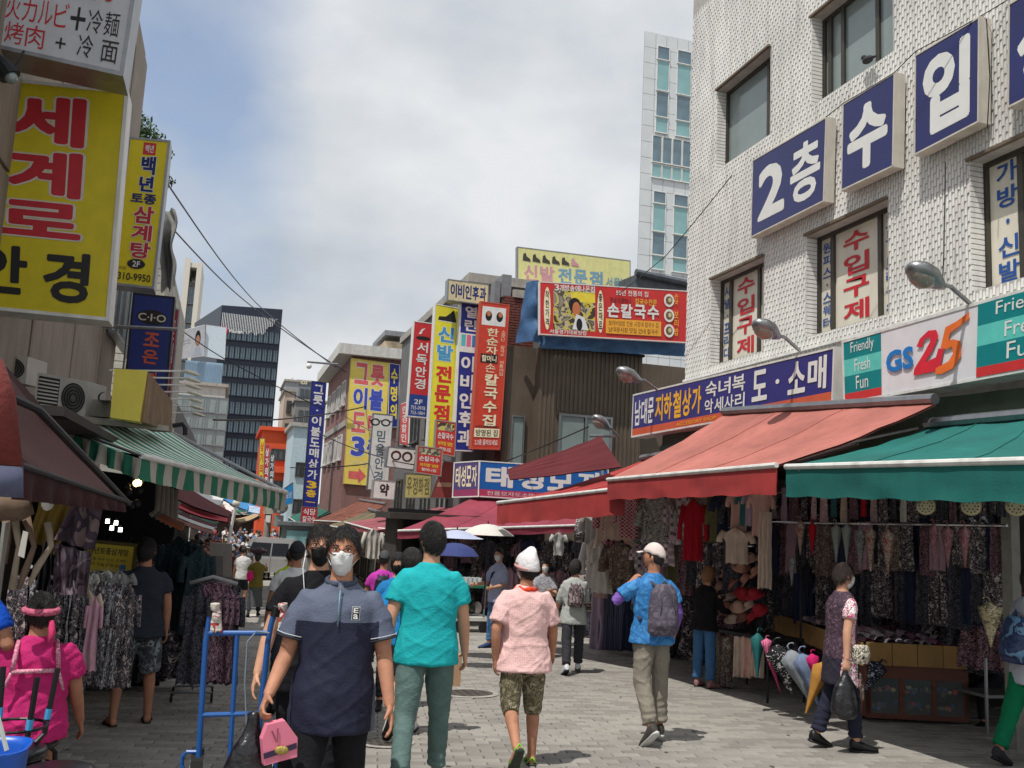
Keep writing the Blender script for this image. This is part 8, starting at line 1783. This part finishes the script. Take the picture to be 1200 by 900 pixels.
for k in range(5): plc(210+k*6, 628+k*3, 10.4-.1*k, 100, 'dress', DKG, 'bottle green patterned dress hanging right of the slate T-shirt man', 'bottle green dresses right of the slate T-shirt man', rnd.uniform(-.5,.5), .9)
# dark wall of clothes deeper in
for k in range(8): plc(128+k*12, 640, 11.3, 150, 'dress', GM[['dk2','navy','dk1','dk2'][k % 4]], 'dark garment at the back of the left stall', 'dark garments at the back of the left stall', rnd.uniform(-.4,.4), 1.2)
# rolling rack with floral dress
FD = prt('mauve_black_floral', (40,34,42), [(160,120,136),(70,52,64),(180,146,156)], 19)
rr_ = thing('rolling_rack', at_depth(246, 9.7), 'low rolling rack on castors carrying the floral dresses', 'rack'); b = at_depth(240, 9.7); zb_ = b.z
Pt = onP(248, 678, b, V((0,-1,0))); Pl, Pr = V((xat(222,b.y),b.y,zb_+.10)), V((xat(268,b.y),b.y,zb_+.10))
for dy in (0,.35): MB().tube([Pl+V((0,dy,0)), Pr+V((0,dy,0))], .014, 6).build('base_bar', METAL, rr_)
for P in (Pl, Pr):
    for dy in (0,.35): MB().tube([P+V((-.012,dy,-.05)), P+V((.012,dy,-.05))], .045, 12).build('castor', RUBBER, rr_)
mid = (Pl+Pr)/2+V((0,.17,0)); MB().tube([mid, V((mid.x,mid.y,Pt.z+.25))], .014, 6).build('post', METAL, rr_); MB().tube([V((Pl.x-.05,mid.y,Pt.z)), V((Pr.x+.1,mid.y,Pt.z))], .012, 6).build('top_bar', METAL, rr_)
for k in range(7):
    plc(232+k*7, 682+abs(k-3)*1.2, 9.25+.06*k, 112, 'dress', FD if k not in (0,6) else GM['dk2'], 'long mauve and black floral dress on the rolling rack', 'floral dresses on the rolling rack', rnd.uniform(-.5,.5) if k not in (3,) else .0, .62)
P = onY(250, 676, 9.1); g = MB(); g.tube([P+V((-.2,0,-.06)), P+V((0,0,.0)), P+V((.22,0,-.06))], .018, 8); tag(g.build('clothes_hanger', cm((150,150,152)), smooth=True), 'broad grey plastic hanger on top of the floral dresses', 'hanger')
# grey display panel, bags
t_ = thing('display_stand', onY(258, 690, 12), 'grey framed display panel behind the rolling rack', 'panel'); a = [onY(244,690,12), onY(272,690,12.4), onY(272,638,12.4), onY(246,636,12)]; MB().hexa(a, [p+V((0,.12,0)) for p in a]).build('frame', cm((120,116,112)), t_); A4 = Face(*a, (0,-1,0)); MB().quad(*[A4.p(u,v,.005) for u,v in ((.12,.08),(.62,.08),(.62,.72),(.12,.72))]).build('inset', cm((88,84,84)), t_) if False else None
mm = MB(); mm.quad(*[A4.p(u,v,.008) for u,v in ((.12,.08),(.6,.08),(.6,.72),(.12,.72))]); mm.build('inset_panel', cm((88,84,84)), t_)
P = onG(204, 770); tag(MB().bb((P.x-.10,P.y,zg(P.y)+.1),(P.x+.10,P.y+.3,zg(P.y)+.5)).build('red_crate', cm((176,26,36))), 'red plastic crate behind the legs of the slate T-shirt man', 'crate')
P = onG(166, 800); g = MB(); g.ball(V((P.x,P.y+.1,zg(P.y)+.22)), (.07,.07,.20), 8); tag(link('orange_bag', remesh(g, .012, 1, 'b', lambda p: .01*noise.noise(p*14), cm((220,130,30)))), 'orange bag seen between the legs of the slate T-shirt man', 'bag')
# paper bag near the turquoise man
P = at_depth(541, 8.6); m = MB(); m.hexa([V((P.x-.06,P.y,P.z+.40)),V((P.x+.08,P.y,P.z+.40)),V((P.x+.08,P.y,P.z+.68)),V((P.x-.06,P.y,P.z+.68))],[V((P.x-.06,P.y+.1,P.z+.40)),V((P.x+.08,P.y+.1,P.z+.40)),V((P.x+.08,P.y+.1,P.z+.68)),V((P.x-.06,P.y+.1,P.z+.68))]); tag(m.build('paper_bag', cm((176,140,110))), 'brown paper bag carried beside the turquoise T-shirt man', 'bag')
print('script done', round(time.time()-T0,1), 's; objects', len(bpy.data.objects))
